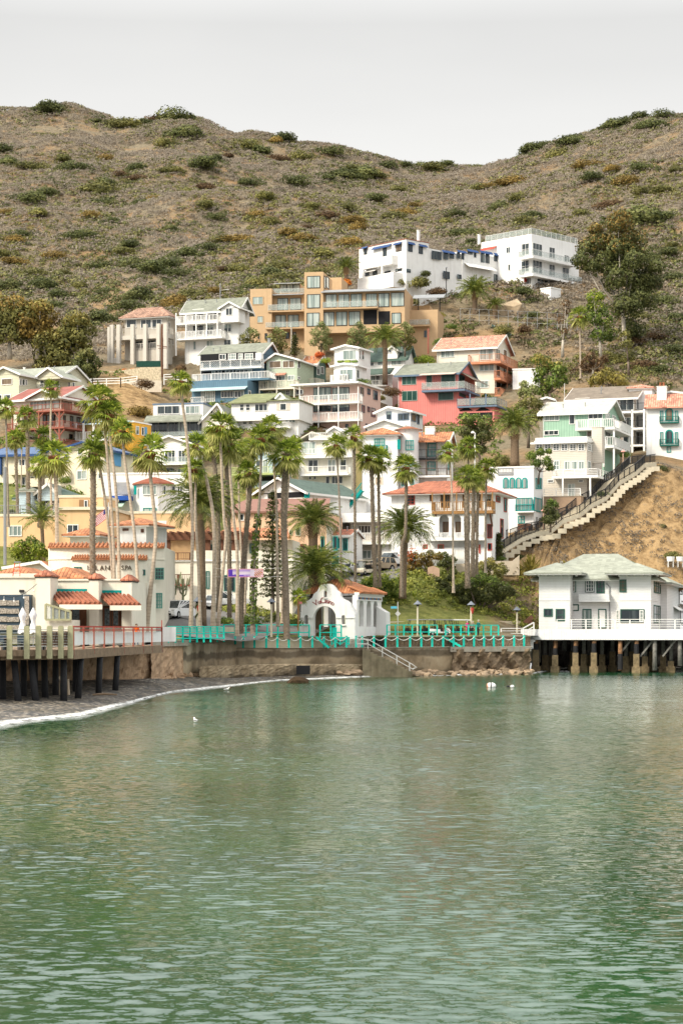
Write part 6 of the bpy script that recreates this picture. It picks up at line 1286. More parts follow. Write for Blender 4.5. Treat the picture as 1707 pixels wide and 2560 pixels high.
wallstrip('coping',[(380,173.4,4.05),(470,184.6,4.0)],2.2,conc,z0=3.55).parent=CW
T(wallstrip('shore_wall',[(1330,262,4.0),(1420,264,4.0),(2300,270,4.0)],1.0,M('shade_black_rock',(.045,.038,.03),var=.5,bump=.6),rough_=.8),'dark rock bank in the shade behind the boathouse piles','wall')  # rock colour darkened to stand in for the deep shade under the deck
o=MB();o.box(-.1,1.3,-.06,.6,0,.9);o=o.build('drain_opening',dark);p=P(760,1672,203.6);o.location=(P(743,0,204.0).x,204.5,.45);tag(o,'dark square drain opening in the sea wall ledge','drain')
T(wallstrip('promenade_wall',[(425,183.5,4.3),(500,196.3,4.3),(580,209.2,4.3)],.35,M('cream_concrete',(.66,.57,.42),var=.08,streak=.15),z0=3.4),'cream low wall under the left end of the turquoise slatted fence','wall')
# promenade decks
def deck(name,rows,mt,label=None):
    m_=MB()
    for a,b_ in zip(rows[:-1],rows[1:]):
        q=[((a[0]-CX)*a[1]/F,a[1],a[3]),((b_[0]-CX)*b_[1]/F,b_[1],b_[3]),((b_[0]-CX)*b_[2]/F,b_[2],b_[3]),((a[0]-CX)*a[2]/F,a[2],a[3])];m_.face(q)
    o=m_.build(name,mt);struct(o);return o
deck('promenade',[(586,206.6,212.2,3.13),(925,216.8,222.6,3.10),(1330,230,237,3.10)],conc2)
deck('promenade',[(370,174,186,4.06),(470,184.8,196,4.05),(590,205.4,214,4.0)],conc2)
deck('street',[(560,210.6,224,4.34),(750,216.5,230,4.34),(935,222,235,4.34),(1345,234,246,4.34)],asph)
T(wallstrip('promenade_wall',[(575,208.8,4.3),(740,214.5,4.3),(860,218.5,4.3)],.35,M('cream_concrete',(.66,.57,.42),var=.08,streak=.15),z0=3.0),'smooth cream wall between the lower and upper promenade','wall')
stm=M('rubble_masonry',(.34,.25,.17),var=.7,scale=5,bump=.6,bscale=5)
CW=T(wallstrip('promenade_wall',[(965,222.4,4.2),(1325,234.2,4.2)],.4,stm,z0=3.0),'rubble stone wall behind the rope posts right of the gateway','wall')
wallstrip('coping',[(963,222.0,4.37),(1327,233.8,4.37)],.8,conc2,z0=4.2).parent=CW
T(wallstrip('garden_wall',[(522,206.5,5.3),(612,212.5,5.3)],.4,MATS['cream_concrete'],z0=3.9),'cream low wall behind the turquoise fence at the palm feet','wall')
T(wallstrip('garden_wall',[(975,232.5,6.0),(1110,237.0,6.05),(1300,243,6.1)],.3,MATS['cream_concrete'],z0=4.2),'cream wall at the foot of the green bank behind the golf carts','wall')
# roads draped on the terrain
def road(name,rows,mt,up=.07):
    """rows: (distance, left column, right column)"""
    m_=[];Ys=np.arange(rows[0][0],rows[-1][0]+.01,.7);Ln=np.interp(Ys,[r[0] for r in rows],[r[1] for r in rows]);Rn=np.interp(Ys,[r[0] for r in rows],[r[2] for r in rows])
    tt=np.linspace(0,1,16);U_=Ln[:,None]+(Rn-Ln)[:,None]*tt[None];Yg_=np.repeat(Ys[:,None],16,1);Z_=TZa(U_,Yg_)+up
    o=gridmesh(name,(U_-CX)*Yg_/F,Yg_,Z_,mt);struct(o);return o
road('street',[(188,330,560),(200,300,600),(224,420,760),(236,560,770),(246,640,800)],asph)
road('street',[(240,740,880),(246,760,960),(252,800,1062),(262,840,1062)],asph,.3)
tag(wallstrip('road_kerb',[(905,247.5,TZ(905,247)+.7),(1040,251.5,TZ(1040,250)+.75)],.2,conc2,z0=9),'pale kerb wall along the sloping road by the parked cars','kerb')
# turquoise rope posts
postg='turquoise posts joined by white rope along the sea wall'
ropem=M('white_rope',(.72,.70,.64));prev=None
PX=[614.4,607.7][:1];PX=[579,607.7,636,665.5,693.3,722,751,780.6,809.6,840.5]
pl=[(x/1 if False else x) for x in PX]
rf=thing('rope_fence','row of turquoise posts with a sagging white rope left of the gateway','fence',P(579,1610,206.8),0);rf2=thing('rope_fence','row of turquoise posts with sagging white rope along the rubble wall','fence',P(890,1615,216.4),0)
def ropes(root,pos,h=1.25):
    o0=root.location;pr=None
    for i,p in enumerate(pos):
        q=p-o0;m_=MB();m_.box(q.x-.11,q.x+.11,q.y-.11,q.y+.11,q.z-.02,q.z+h);m_.build('post',turq,root)
        if pr is not None and (q-pr).length < 2.6:
            m_=MB();pts=[pr.lerp(q,k/8)+Vector((0,-.12,h-.18-.34*math.sin(math.pi*k/8))) for k in range(9)];m_.tube(pts,.04,5);m_.build('rope',ropem,root)
        pr=q
def sw(u):return float(np.interp(u,[586,925,1325],[206.9,217.1,230.1]))
ropes(rf,[Vector(((x-CX)*sw(x)/F,sw(x)+.25,3.13)) for x in [588,607.7,636,665.5,693.3,722,751,780.6,809.6,838,866]])
ropes(rf2,[Vector(((x-CX)*sw(x)/F,sw(x)+.25,3.13)) for x in [890,905,934.5,963.5,993,1025,1053,1080,1107.5,1133.5,1159,1184.5,1209.5,1234,1257,1284.5,1309.5]])
# turquoise plank fences
def plankfence(label,pts,h=1.15,z=4.34,step=2.0,lower=(.35,),top=.12):
    o0=Vector(((pts[0][0]-CX)*pts[0][1]/F,pts[0][1],z));root=thing('turquoise_fence',label,'fence',o0,0)
    for a,b_ in zip(pts[:-1],pts[1:]):
        A=Vector(((a[0]-CX)*a[1]/F,a[1],z))-o0;B=Vector(((b_[0]-CX)*b_[1]/F,b_[1],z))-o0;L_=(B-A).length;n=max(1,round(L_/step));m_=MB()
        m_.beam(A+Vector((0,0,h)),B+Vector((0,0,h)),.14,.1)
        for q in lower:m_.beam(A+Vector((0,0,h*q)),B+Vector((0,0,h*q)),.05,.11)
        m_.build('rail',turq,root)
        for k in range(n+1):p=A.lerp(B,k/n);m_=MB();m_.box(p.x-.08,p.x+.08,p.y-.08,p.y+.08,-.2,h-.05);m_.build('post',turq,root)
    return root
plankfence('turquoise slatted fence section at the left end of the promenade',[(421,178.5),(560,191)],1.25,4.05,1.7,(.15,.5,.68,.84))
plankfence('long turquoise two rail fence in front of the palm feet',[(560,208.0),(773,215.2)],1.25,4.3,1.5)
plankfence('short turquoise fence at the gateway stair',[(800,214.8),(853,216.2)],1.25,4.3,1.2)
plankfence('turquoise railing left half of the golf cart parking edge',[(967,222.4),(1092,226.4)],1.2,4.36,1.15)
plankfence('turquoise railing right half, in front of the three people',[(1113,227.2),(1245,231.4)],1.2,4.36,1.15)
# turquoise stair flights
def flight(label,px0,z0,px1,z1,Y,mt=turq,wd=1.6):
    a=Vector(((px0-CX)*Y/F,Y,z0));b_=Vector(((px1-CX)*Y/F,Y,z1));root=thing('steps',label,'steps',a,0);d=b_-a;m_=MB()
    n=6
    for k in range(n):p=d*(k/n);m_.box(p.x-.2,p.x+.2,0,wd,p.z,p.z+.06)
    for yy in (0,wd):m_.beam((0,yy,-.05),tuple(d+Vector((0,yy,-.05))),.08,.22)
    m_.build('treads',mt,root);r_=MB()
    for yy in (0,wd):r_.beam((0,yy,.95),tuple(d+Vector((0,yy,.95))),.05);[r_.beam(tuple(d*t+Vector((0,yy,0))),tuple(d*t+Vector((0,yy,.95))),.05) for t in (0,.5,1)]
    r_.build('handrail',dwood,root)
flight('turquoise wooden steps down from the upper promenade left of the gateway',822,3.15,790,4.3,213.4)
flight('turquoise wooden steps at the rubble wall in front of the white golf cart',1152,3.15,1108,4.3,226.4,wd=1.2)
b0=P(850,1613,215.6);st=thing('lifeguard_stand','turquoise cross braced timber stand at the left foot of the gateway','stand',b0,0);m_=MB()
for x in (-.9,.0,.95):
    for y in (0,.9):m_.beam((x,y,0),(x,y,.85),.13)
for a,b_ in (((-.9,0,.1),(0,0,.75)),((0,0,.1),(-.9,0,.75)),((0,0,.1),(.95,0,.75)),((.95,0,.1),(0,0,.75))):m_.beam(a,b_,.08,.1)
m_.beam((-1,0,.82),(1.05,0,.82),.1,.12);m_.build('timber_frame',turq,st);m_=MB();m_.box(-.85,-.35,.2,.7,.88,1.85);m_.box(-.9,-.3,.15,.75,1.85,1.92);m_.build('cabinet',turq,st)
# ---------------------------------------------------------------- gateway
gx=P(832,1610,218);G=thing('mission_gateway','white mission style arched gateway with curved gable and dark red lettering','gateway',gx,R(-17));s=218/F
def g2(x,y):return ((740+x/6.533-840)*s,(1610-(1450+y/6.533))*s+.0)
out_=[(75,1090),(75,640),(60,600),(85,540),(130,500),(158,455),(158,400),(190,345),(250,320),(300,285),(325,225),(385,180),(415,125),(450,80),(520,62),(600,62),(655,90),(690,130),(715,170),(770,210),(785,265),(830,315),(900,345),(945,385),(960,440),(1000,500),(1025,560),(1030,610),(1030,1090)]
def archpts(x0,x1,yt,yb,n=14):
    r_=(x1-x0)/2;c=(x0+x1)/2;yc=yt+r_;return [g2(x0,yb),g2(x1,yb)]+[g2(c+r_*math.cos(math.pi*k/n),yc-r_*math.sin(math.pi*k/n)) for k in range(n+1)]
holes_mesh('front_wall',[g2(*p) for p in out_],[archpts(322,705,425,1040),archpts(165,230,568,718),archpts(800,862,572,724),archpts(498,550,170,284)],0,.7,whitest,G)
sdep=10.5;rx_=g2(1030,0)[0]
# side wall with arches, running back
sidez=g2(0,250)[1];
def sidewall(x,nm,archs):
    bmh=[]
    for a0,a1,zb,zt in archs:
        r_=(a1-a0)/2;c=(a0+a1)/2;bmh.append([(a0,zb),(a1,zb)]+[(c+r_*math.cos(math.pi*k/12),zt-r_+r_*math.sin(math.pi*k/12)) for k in range(13)])
    o=holes_mesh(nm,[(.71,-.6),(sdep,-.6),(sdep,sidez),(.71,sidez)],bmh,0,.5,whitest,G);o.rotation_euler=(0,0,math.pi/2);o.location=(x,0,0);return o
sidewall(rx_+.0,'side_wall',[(1.6,3.4,1.9,4.9),(4.5,6.3,1.9,4.9),(7.2,9.0,1.9,4.9)]);sidewall(g2(75,0)[0]+.5,'side_wall',[(1.6,3.4,1.9,4.9),(4.5,6.3,1.9,4.9),(7.2,9.0,1.9,4.9)])
zb=-.6;holes_mesh('rear_wall',[(g2(75,0)[0]+.02,zb),(rx_-.5,zb),(rx_-.5,sidez),(g2(75,0)[0]+.02,sidez)],[[(q[0]*.85+.15,q[1]) for q in archpts(300,480,480,900)],[(q[0]*.85+.15,q[1]) for q in archpts(520,720,480,900)]],sdep-.5,sdep,whitest,G)
bt=MB();bt.prism([(rx_+.003,-.6),(rx_+1.3,-.6),(rx_+1.15,sidez*.66),(rx_+.4,sidez*.74),(rx_+.003,sidez*.80)],sdep-2.2,sdep-.6);bt.build('buttress',whitest,G)
bt=MB();bt.box(rx_-.3,rx_+.25,.71,sdep+.3,sidez+.002,sidez+.32);bt.box(rx_+.0,rx_+.12,.71,sdep,sidez-.55,sidez-.003);bt.build('cornice',whitest,G)
bt=MB();xl=g2(75,0)[0];mid=(xl+rx_)/2
bt.slab([(rx_+.55,.75,sidez+.35),(rx_+.55,sdep+.4,sidez+.35),(mid,sdep-2.5,sidez+1.9),(mid,3.0,sidez+1.9)],.15);bt.slab([(xl-.3,sdep+.4,sidez+.35),(xl-.3,.75,sidez+.35),(mid,3.0,sidez+1.9),(mid,sdep-2.5,sidez+1.9)],.15);bt.slab([(xl-.3,.75,sidez+.35),(rx_+.55,.75,sidez+.35),(mid,3.0,sidez+1.9)],.15)
for k in range(28):y=.9+k*.36;bt.tube([(rx_+.6,y,sidez+.36),(rx_-1,y+.12,sidez+.95)],.12,6)
bt.build('tile_roof',tileo,G)
bt=MB();
for x0,x1 in ((70,165),(230,322),(705,800),(862,1032)):a=g2(x0,600);b_=g2(x1,625);bt.box(a[0],b_[0],-.10,-.002,b_[1],a[1])
for x0,x1,y in ((155,240,730),(790,875,735),(492,556,290)):a=g2(x0,y);b_=g2(x1,y+12);bt.box(a[0],b_[0],-.18,-.002,b_[1],a[1])
bt.build('string_course',whitest,G)
# coloured tile frieze under the side cornice
fz=MB();cols=[M('frieze_blue',(.05,.12,.35)),M('frieze_green',(.04,.2,.14)),M('frieze_rust',(.4,.12,.05)),M('frieze_dark',(.05,.05,.06))]
for k in range(24):fz.use(cols[(k*7) % 4]);y=.9+k*.39;fz.box(rx_+.121,rx_+.16,y,y+.22,sidez-.42,sidez-.2)
fz.build('tile_frieze',cols[0],G)
# lettering curved over the arch: centre at the arch centre
cxg,czg=g2(513,617)[0],g2(513,617)[1];rl_=243/6.533*s
letters=[('V',123),('i',114),('a',107),('C',96),('a',86),('s',79),('i',74),('n',68),('o',59)]
lm=M('dark_red_lettering',(.25,.05,.05))
for ch,a in letters:
    a=R(a);p=(cxg+rl_*math.cos(a),-.04,czg+rl_*math.sin(a));text(ch,0.88 if ch in 'VC' else .70,lm,'letter',G,p,(math.pi/2,-(a-math.pi/2),0),ext=.02)
bench=MB();bench.box(xl+1,rx_-1,3,4,-.6,.0);
fl=MB();fl.box(xl,rx_,.0,sdep,-.7,.55);fl.build('floor',conc2,G)
# ---------------------------------------------------------------- beach stair
b0=P(905,1622,216.6);st=thing('beach_stair','concrete stair with steel handrails going down to the beach','stairs',b0,0);A=Vector((0,0,3.0-b0.z));Y1=213.0;B=P(1030,1683,Y1)-b0;n=13;m_=MB()
for k in range(n):t=k/n;x0=B.x*t;x1=B.x*(k+1)/n;z_=A.z+(B.z-A.z)*t;m_.box(x0,x1+.002*k,-3.2-.002*k,.3,-3.5,z_)
m_.build('steps',M('wet_concrete',(.20,.17,.11),var=.5,scale=.8,streak=.6,bump=.4),st)
r_=MB();
for yy in (-3.0,-1.7,-.4):
    p0=Vector((-.6,yy,A.z+1.0));p1=Vector((.6,yy,A.z+1.0));p2=Vector((B.x*1.0,yy,B.z+.95));p3=p2+Vector((.5,0,-.35));p4=p2+Vector((.1,0,-.55));q1=p1+Vector((0,0,-.5));q0=p0+Vector((0,0,-.5))
    r_.tube([p0,p1,p2,p3,p4,q1,q0,p0],.045,6)
    for t in (0,.33,.66,.95):p=p1.lerp(p2,t);r_.tube([p,p-Vector((0,0,1.0))],.04,6)
r_.build('handrail',steel,st)
# boulders below the rock wall
def rock(name,label,loc,sz,mt,seed,group=None,flat_=.6,cat='rock'):
    bm=bmesh.new();bmesh.ops.create_icosphere(bm,subdivisions=2,radius=1);r2=random.Random(seed);ks=[(r2.uniform(-5,5),r2.uniform(-5,5),r2.uniform(-5,5),r2.uniform(0,6)) for _ in range(7)]
    for v in bm.verts:
        p=v.co.copy();d=sum(math.sin(a*p.x+b_*p.y+c*p.z+e) for a,b_,c,e in ks)/7;v.co=p*(1+.75*d);v.co.x *= sz[0];v.co.y *= sz[1];v.co.z *= sz[2]
    me=bpy.data.meshes.new(name);bm.to_mesh(me);bm.free();me.materials.append(mt);o=bpy.data.objects.new(name,me);COL.objects.link(o);o.location=loc;o.rotation_euler=(0,0,r2.random()*6);return tag(o,label,cat,group)
rock('seaweed_rock','dark brown rock covered in weed standing in the shallow water',(P(742,0,189).x,189,-.1),(1.15,.8,.68),M('seaweed_brown',(.06,.035,.015),var=.6,scale=6,bump=1),4)
rtan=M('tan_boulder',(.40,.29,.19),var=.4,scale=1.5,bump=.8,bscale=4)
for i in range(80):
    x=1005+i*4.1+rs.randint(-6,7);y=rs.uniform(.15,5.5);Y=sw(min(x,1325))-.6-y*.9;q=rs.uniform(.14,.55)
    rock('boulder','boulder at the foot of the rough rock sea wall',((x-CX)*Y/F,Y,.05+.12*(5.5-y)*.5),(q*1.2,q,q*.7),rtan if rs.rand() < .45 else rockm,i+20,'boulders at the foot of the rock wall')
for i in range(16):
    x=405+i*11+rs.randint(-4,5);Y=W(x)-1.2;q=rs.uniform(.4,.8);rock('boulder','pinkish boulder embedded at the foot of the tan wall',((x-CX)*Y/F,Y,.55+rs.uniform(0,.3)),(q*.9,q*.35,q*.5),rockt,i+70,'boulders at the foot of the tan wall')
for i in range(10):
    x=720+i*19;Y=W(x)-2.6;q=rs.uniform(.4,.75);rock('flat_rock','flat tan rock along the foot of the sea wall ledge',((x-CX)*Y/F,Y,.45),(q*2,q*.7,q*.55),rtan,i+120,'flat rocks along the sea wall')
# ---------------------------------------------------------------- boathouse on its pier, right
CR(8)
h=House('boathouse','large white clapboard boathouse with sage hip roofs standing on piles over the water',(330,1290,1760),1112,238,14,'boathouse',wall=whiteb,deep=.3,depth=13)
h.walls(668,name='rear_wing',x0=1.5,x1=h.w+.8,y0=13.003,y1=34);h.walls(668);bgr=M('bottle_green_trim',(.03,.10,.075))
h.hip(674,462,shl,.9,rl=5.5);h.hip(690,500,shl,.9,x0=1.5,x1=h.w+.8,y0=11,y1=34,name='rear_roof')
c=House('','',(330,598,640),1112,237.4,14,parent=h,wall=whiteb,deep=.3,depth=7);c.walls(628,name='left_pavilion_wall');c.hip(624,540,shl,1.6)
c2=House('','',(1020,1290,1400),1112,236.9,14,parent=h,wall=whiteb,deep=.3,depth=9);c2.walls(628,name='right_pavilion_wall');c2.hip(624,545,shl,1.6)
for q in (c,c2):
    m_=q.mb();zt=q.z(628)
    for k in range(int(q.w/.9)+2):m_.box(k*.9-.06,k*.9+.12,-.7,-.004,zt-.38,zt-.05)
    m_.build('eaves_bracket',trimw,q.root)
c.win('F',[(372,932,448,1000,1),(474,934,552,1040,1,glass,2)],fm=bgr,t=.12)
h.win('F',[(703,934,780,1100,2,glass_c),(838,934,908,1100,1,white),(570,684,648,792,2,glass_b,2),(725,684,806,792,2,glass,2),(822,686,892,800,2,glass,3),(592,895,672,952,1,white)],fm=bgr,t=.12)
h.win('F',[(577,690,641,786,3,glass_b,3),(732,690,800,786,3,glass,3)],fm=trimw,t=.08,plane=.025)
c2.win('F',[(1002+18,682,1080,790,3,glass_b,3),(982+45,936,1234,1050,1,glass)],fm=bgr,t=.12);c2.win('F',[(1192,944,1226,1044,1,glass_c,3)],plane=.05);h.win('F',[(990,944,1019,1044,1,glass_c,3)],plane=.02)
c2.win('R',[(1313,684,1368,800,3,glass,2),(1312,904,1366,1056,3,glass,2)],fm=bgr,t=.12);c2.win('R',[(1387,690,1407,805,1),(1387,908,1408,1058)],fm=bgr)
h.win('R',[(1434,706,1462,806,1,glass,2),(1528,710,1556,812,1,glass,2),(1440,960,1510,1060,2,glass),(1540,920,1580,1060)],fm=bgr,t=.12)
h.balcony(672,935,855,808,1.1,'solid',mt=whiteb,th=.25);h.shed('R',1430,895,1700,945,1.5,trimw,name='porch_roof')
m_=c.mb();m_.box(-.05,c.w+.05,-.06,-.002,c.z(862),c.z(857));m_.build('string_board',trimw,h.root);m_=c2.mb();m_.box(-.05,c2.w+.05,-.06,-.002,c2.z(862),c2.z(857));m_.box(c2.w+.002,c2.w+.06,-.05,c2.d,c2.z(862),c2.z(857));m_.build('string_board',trimw,h.root)
m_=h.mb();u,z1_=h.F(935,700,.1);_,z0_=h.F(948,1110,.1);m_.tube([(u,-.12,z0_),(u,-.12,z1_-.6),(u-.4,-.12,z1_-.2)],.07,6);m_.build('drainpipe',grey,h.root)
g_=h.mb();u,z_=h.F(452,1005,.3);g_.prism([(h.F(376,1110)[0],0.02),(h.F(530,1110)[0],0.02),(h.F(530,1030)[0],h.F(530,1025,1.2)[1]),(h.F(400,950)[0],h.F(400,950,1.2)[1]),(h.F(376,970)[0],h.F(376,945,1.2)[1])],-1.4,-1.25);g_.build('screen_wall',M('white_vertical_boards',(.78,.78,.77),pat='vboard',per=.2),h.root)
pz=P(cx(1370),cy(1205),233.5);pier=thing('boathouse_pier','white boarded pier deck on rusty and concrete footed piles under the boathouse','pier',(pz.x,pz.y,0),R(-14));PM=Matrix.Translation((pz.x,pz.y,0)) @ Matrix.Rotation(R(-14),4,'Z');PI_=PM.inverted()
zd=P(0,cy(1108),234).z;zs=P(0,cy(1200),234).z;xL=(PI_ @ P(cx(258),1600,245)).x
m_=MB();m_.box(xL,30,0,.15,zs,zd-.002);m_.box(xL,xL+.15,.151,20,zs,zd-.002);m_.build('skirt',MATS['white_vertical_boards'],pier);m_=MB();m_.box(xL,30,.152,24,zd-.35,zd-.003);m_.build('deck',bwood,pier)
r=MB();xs=(PI_ @ P(cx(520),1580,240)).x;railing(r,[(xs,.08),(-.1,.08),(16,.08)],1.15,'horizontal',post=.13,z=zd);r.build('railing',trimw,pier)
r=MB();a=(PI_ @ P(cx(200),1590,243));bq=PI_ @ P(cx(5),1590,237)
rust=M('rusty_timber_pile',(.30,.16,.08),var=.7,scale=3,bump=.5);ftg=M('mossy_concrete_footing',(.22,.165,.09),var=.5,scale=3,bump=.5);gpile=M('grey_pile',(.20,.19,.17),var=.5,scale=3)
for i,(x,ft,yb,dy,kind) in enumerate([(305,1285,1350,.8,1),(385,1330,1380,6,0),(470,1330,1405,.9,1),(548,1270,1400,9,2),(645,1310,1440,.6,1),(715,1320,1430,5,0),(802,1310,1445,.5,1),(872,1325,1440,6,0),(960,1300,1430,8,0),(1027,1440,1452,.6,1),(1076,1340,1440,5,0),
     (1166,1320,1450,.5,1),(1240,1340,1440,3,0),(1322,1440,1452,.6,2),(1395,1330,1440,5,0),(1462,1380,1450,3,0),(1540,1400,1455,.8,2),(1130,1300,1430,10,0),(620,1300,1430,11,0),(1300,1300,1430,11,0),(430,1340,1400,10,0),(760,1330,1430,12,0),(1600,1380,1450,1,2),(1680,1380,1450,2,0)]):
    rr=P(cx(x),1600,1.0);o_=Vector((0,0,0));
    # plan intersection with the row at local depth dy
    rd=Vector((rr.x,1,0));A_=PI_ @ Vector((0,0,0));D_=(PI_.to_3x3() @ rd);t_=(dy-A_.y)/D_.y;lx=A_.x+D_.x*t_;Yw_=(PM @ Vector((lx,dy,0))).y
    zf=CZ+(HY-cy(ft))*Yw_/F;zf=min(max(zf,.5),zs-1.1);pw=.28 if kind else .24
    m_=MB();m_.tube([(lx,dy,zf-.3),(lx+rs.uniform(-.08,.08),dy,zd-.36)],[pw,pw*.85],10);o=m_.build('pile',rust if kind == 1 else gpile,pier,True)
    if kind == 1:m_=MB();m_.tube([(lx,dy,zf-.2),(lx,dy,zf+(zs-zf)*rs.uniform(.45,.75))],[pw*1.08,pw*1.05],10);m_.build('tarred_sleeve',pile,o);m_=MB();m_.box(lx-.7,lx+.7,dy-.25,dy+.25,zs-.1,zs+.25);m_.build('cap_beam',bwood,o)
    if zf > .8 and kind < 2:m_=MB();m_.box(lx-.34,lx+.34,dy-.34,dy+.34,.7,zf);m_.box(lx-.5,lx+.5,dy-.5,dy+.5,-1,.699);m_.build('footing',ftg,o)
for i in range(5):
    x0=-5+i*2.6;m_=MB();m_.beam((x0,.9,1.9),(x0+1.6,.9,zs+.1),.2);m_.build('brace',gpile,pier)
# white side landing with rails
m_=MB();sl0=P(1252,1592,236);st=thing('landing','white railed landing and short steps left of the boathouse','landing',sl0,0)
m_.box(0,4.0,0,3,-.6,-.4);m_.box(0,3.8,-.1,-.02,-1.4,-.35);m_.build('platform',trimw,st)
r=MB();railing(r,[(0,0),(2.6,0)],1.2,'horizontal',z=-.2,post=.14);r.beam((2.6,0,1.0),(3.9,.6,1.7),.12);r.beam((2.6,0,.5),(3.9,.6,1.2),.1);r.beam((3.9,.6,-.2),(3.9,.6,1.7),.14);r.build('railing',trimw,st)
# ---------------------------------------------------------------- restaurant pier, left
DZ=3.72
def EY(px):return float(np.interp(px,[-300,0,180,405],[123,126,129.5,168]))
pr=thing('restaurant_pier','timber pier deck on tarred black piles at the left shore','pier',P(0,1600,126),0);o0=pr.location.copy()
def E(px,z,off=0):Y=EY(px)+off;return Vector(((px-CX)*Y/F,Y,z))-o0
m_=MB();edge=[-300,0,60,120,180,240,300,360,405]
for a,b_ in zip(edge[:-1],edge[1:]):
    A,B=E(a,DZ),E(b_,DZ);q=[A,B,Vector((B.x-2,175-o0.y,DZ-o0.z)),Vector((A.x-3,175-o0.y,DZ-o0.z))];m_.slab(q,.3)
m_.build('deck',bwood,pr)
m_=MB()
for a,b_ in zip(edge[:-1],edge[1:]):m_.beam(E(a,DZ-.20,-.1),E(b_,DZ-.20,-.1),.12,.38);m_.beam(E(a,DZ-.50,.35),E(b_,DZ-.50,.35),.3,.25)
m_.build('fascia',bwood,pr)
for x,off,lean in ((35,1.2,-.4),(77,1.2,-.45),(111,6,-.1),(160,1.2,0),(204,.9,.3),(251,.8,.15),(295,.7,.25),(60,7,0),(8,4,0),(140,9,0),(-30,1,0),(-80,1,0),(190,12,0),(88,12,0)):
    p=E(x,0,off);m_=MB();zb=-o0.z-.6;m_.tube([(p.x-lean,p.y,zb),(p.x,p.y,DZ-o0.z-.3)],[.24,.21],12);m_.build('pile',pile,pr,True)
# olive posts with cables
rl=thing('cable_railing','thick olive posts with steel cables along the restaurant pier edge','railing',E(-60,DZ)+o0,0);r0=rl.location.copy();ps=[-60,-17,25,68,97,125,153,177]
for x in ps:p=E(x,DZ,-.28)+o0-r0;m_=MB();m_.box(p.x-.165,p.x+.165,p.y-.14,p.y+.14,-.55,1.5);m_.box(p.x-.13,p.x+.13,p.y-.1,p.y+.1,1.5,1.56);m_.build('post',oliv,rl)
for k,hh in enumerate((.25,.42,.59,.76,.93,1.1,1.3)):
    m_=MB()
    for a,b_ in zip(ps[:-1],ps[1:]):m_.beam(E(a,DZ+hh,-.22)+o0-r0,E(b_,DZ+hh,-.22)+o0-r0,.055 if k in (0,6) else .03)
    m_.build('cable',steel,rl)
# blankets / nets on the rail
for x,nm,lb in ((111,'towel','brown mat hung with dark cord between the fourth and fifth olive posts'),(139,'towel','brown mat hung with dark cord between the fifth and sixth olive posts'),(165,'towel','mottled brown mat hung beside the last olive post')):
    a,b_=E(x-9,DZ+1.2,-.05)+o0,E(x+9,DZ+1.2,-.05)+o0;m_=MB()
    for k in range(6):
        p,q=a.lerp(b_,k/6)-a,a.lerp(b_,(k+1)/6)-a;dy=.04*math.sin(k*2);m_.idx([p+Vector((0,dy,-.95)),q+Vector((0,-dy,-.95)),q+Vector((0,-dy,0)),p+Vector((0,dy,0)),p+Vector((0,dy+.04,-.95)),q+Vector((0,-dy+.04,-.95)),q+Vector((0,-dy+.04,0)),p+Vector((0,dy+.04,0))],[(0,1,2,3),(7,6,5,4),(0,4,5,1),(3,2,6,7)])
    o=m_.build(nm,M('brown_mat',(.30,.19,.13),var=.4,scale=4));o.location=a;tag(o,lb,'mat');m_=MB();w_=(b_-a).x;m_.tube([(w_*.2,-.06,-.05),(w_*.35,-.06,-.45),(w_*.5,-.06,-.68),(w_*.65,-.06,-.45),(w_*.8,-.06,-.05)],.02,4);m_.build('cord',black,o)
# dark tables and seat backs behind the cables
for i,x in enumerate((-10,40,85)):
    p=E(x,DZ,2.2)+o0;t_=thing('dining_table',['dark dining table behind the cables at the far left','dark dining table behind the second and third olive posts','brown dining table behind the third and fourth olive posts'][i],'table',p,0,None);m_=MB();m_.box(-.9,.9,-.5,.5,.72,.78);m_.build('table_top',dwood,t_)
    for a in (-.7,.7):m_=MB();m_.box(a-.05,a+.05,-.4,.4,0,.719);m_.build('leg',black,t_)
    for a in (-.55,.5):
        q=p+Vector((a,-.85,0));ch=thing('chair','dark wooden chair with its back to the cable railing','chair',q,0,'chairs on the restaurant pier');m_=MB();m_.box(-.22,.22,-.2,.25,.42,.48);m_.build('seat',dgrey,ch);m_=MB();m_.box(-.22,.22,-.24,-.19,.5,.98);m_.build('backrest',dgrey,ch)
        for sx in (-.19,.19):
            for sy in (-.18,.2):m_=MB();m_.beam((sx,sy,0),(sx,sy,.42),.04);m_.build('leg',dgrey,ch)
# red rail with white panels
rr_=thing('red_railing','red painted railing with white panels along the pier edge','railing',E(184,DZ)+o0,0);r0=rr_.location.copy();PXS=[184,209.7,235,261,285,310,334,358,380,405]
def EE(x,z,off=0):return E(x,DZ+z,off)+o0-r0
m_=MB();m_.beam(EE(184,1.5,-.2),EE(405,1.5,-.2),.12,.1);m_.beam(EE(184,1.28,-.2),EE(405,1.28,-.2),.08,.08);m_.build('top_rail',redp,rr_)
for x in PXS:m_=MB();p=EE(x,0,-.2);m_.box(p.x-.07,p.x+.07,p.y-.06,p.y+.06,-.55,1.5);m_.build('post',rwood,rr_)
for a,b_ in zip(PXS[:-1],PXS[1:]):m_=MB();A,B=EE(a+2,.72,-.1),EE(b_-2,.72,-.1);m_.beam(A,B,.05,.85);m_.build('panel',whitest,rr_)
m_=MB();m_.beam(EE(405,0,-.1),EE(405,2.1,-.1),.07);m_.build('flag_pole',redp,rr_)
o=MB();o.box(0,1.15,0,.2,0,1.25);o=o.build('white_screen',whitest);o.location=P(406,1604,170.5);tag(o,'plain white upright panel between the red railing and the turquoise fence','panel')
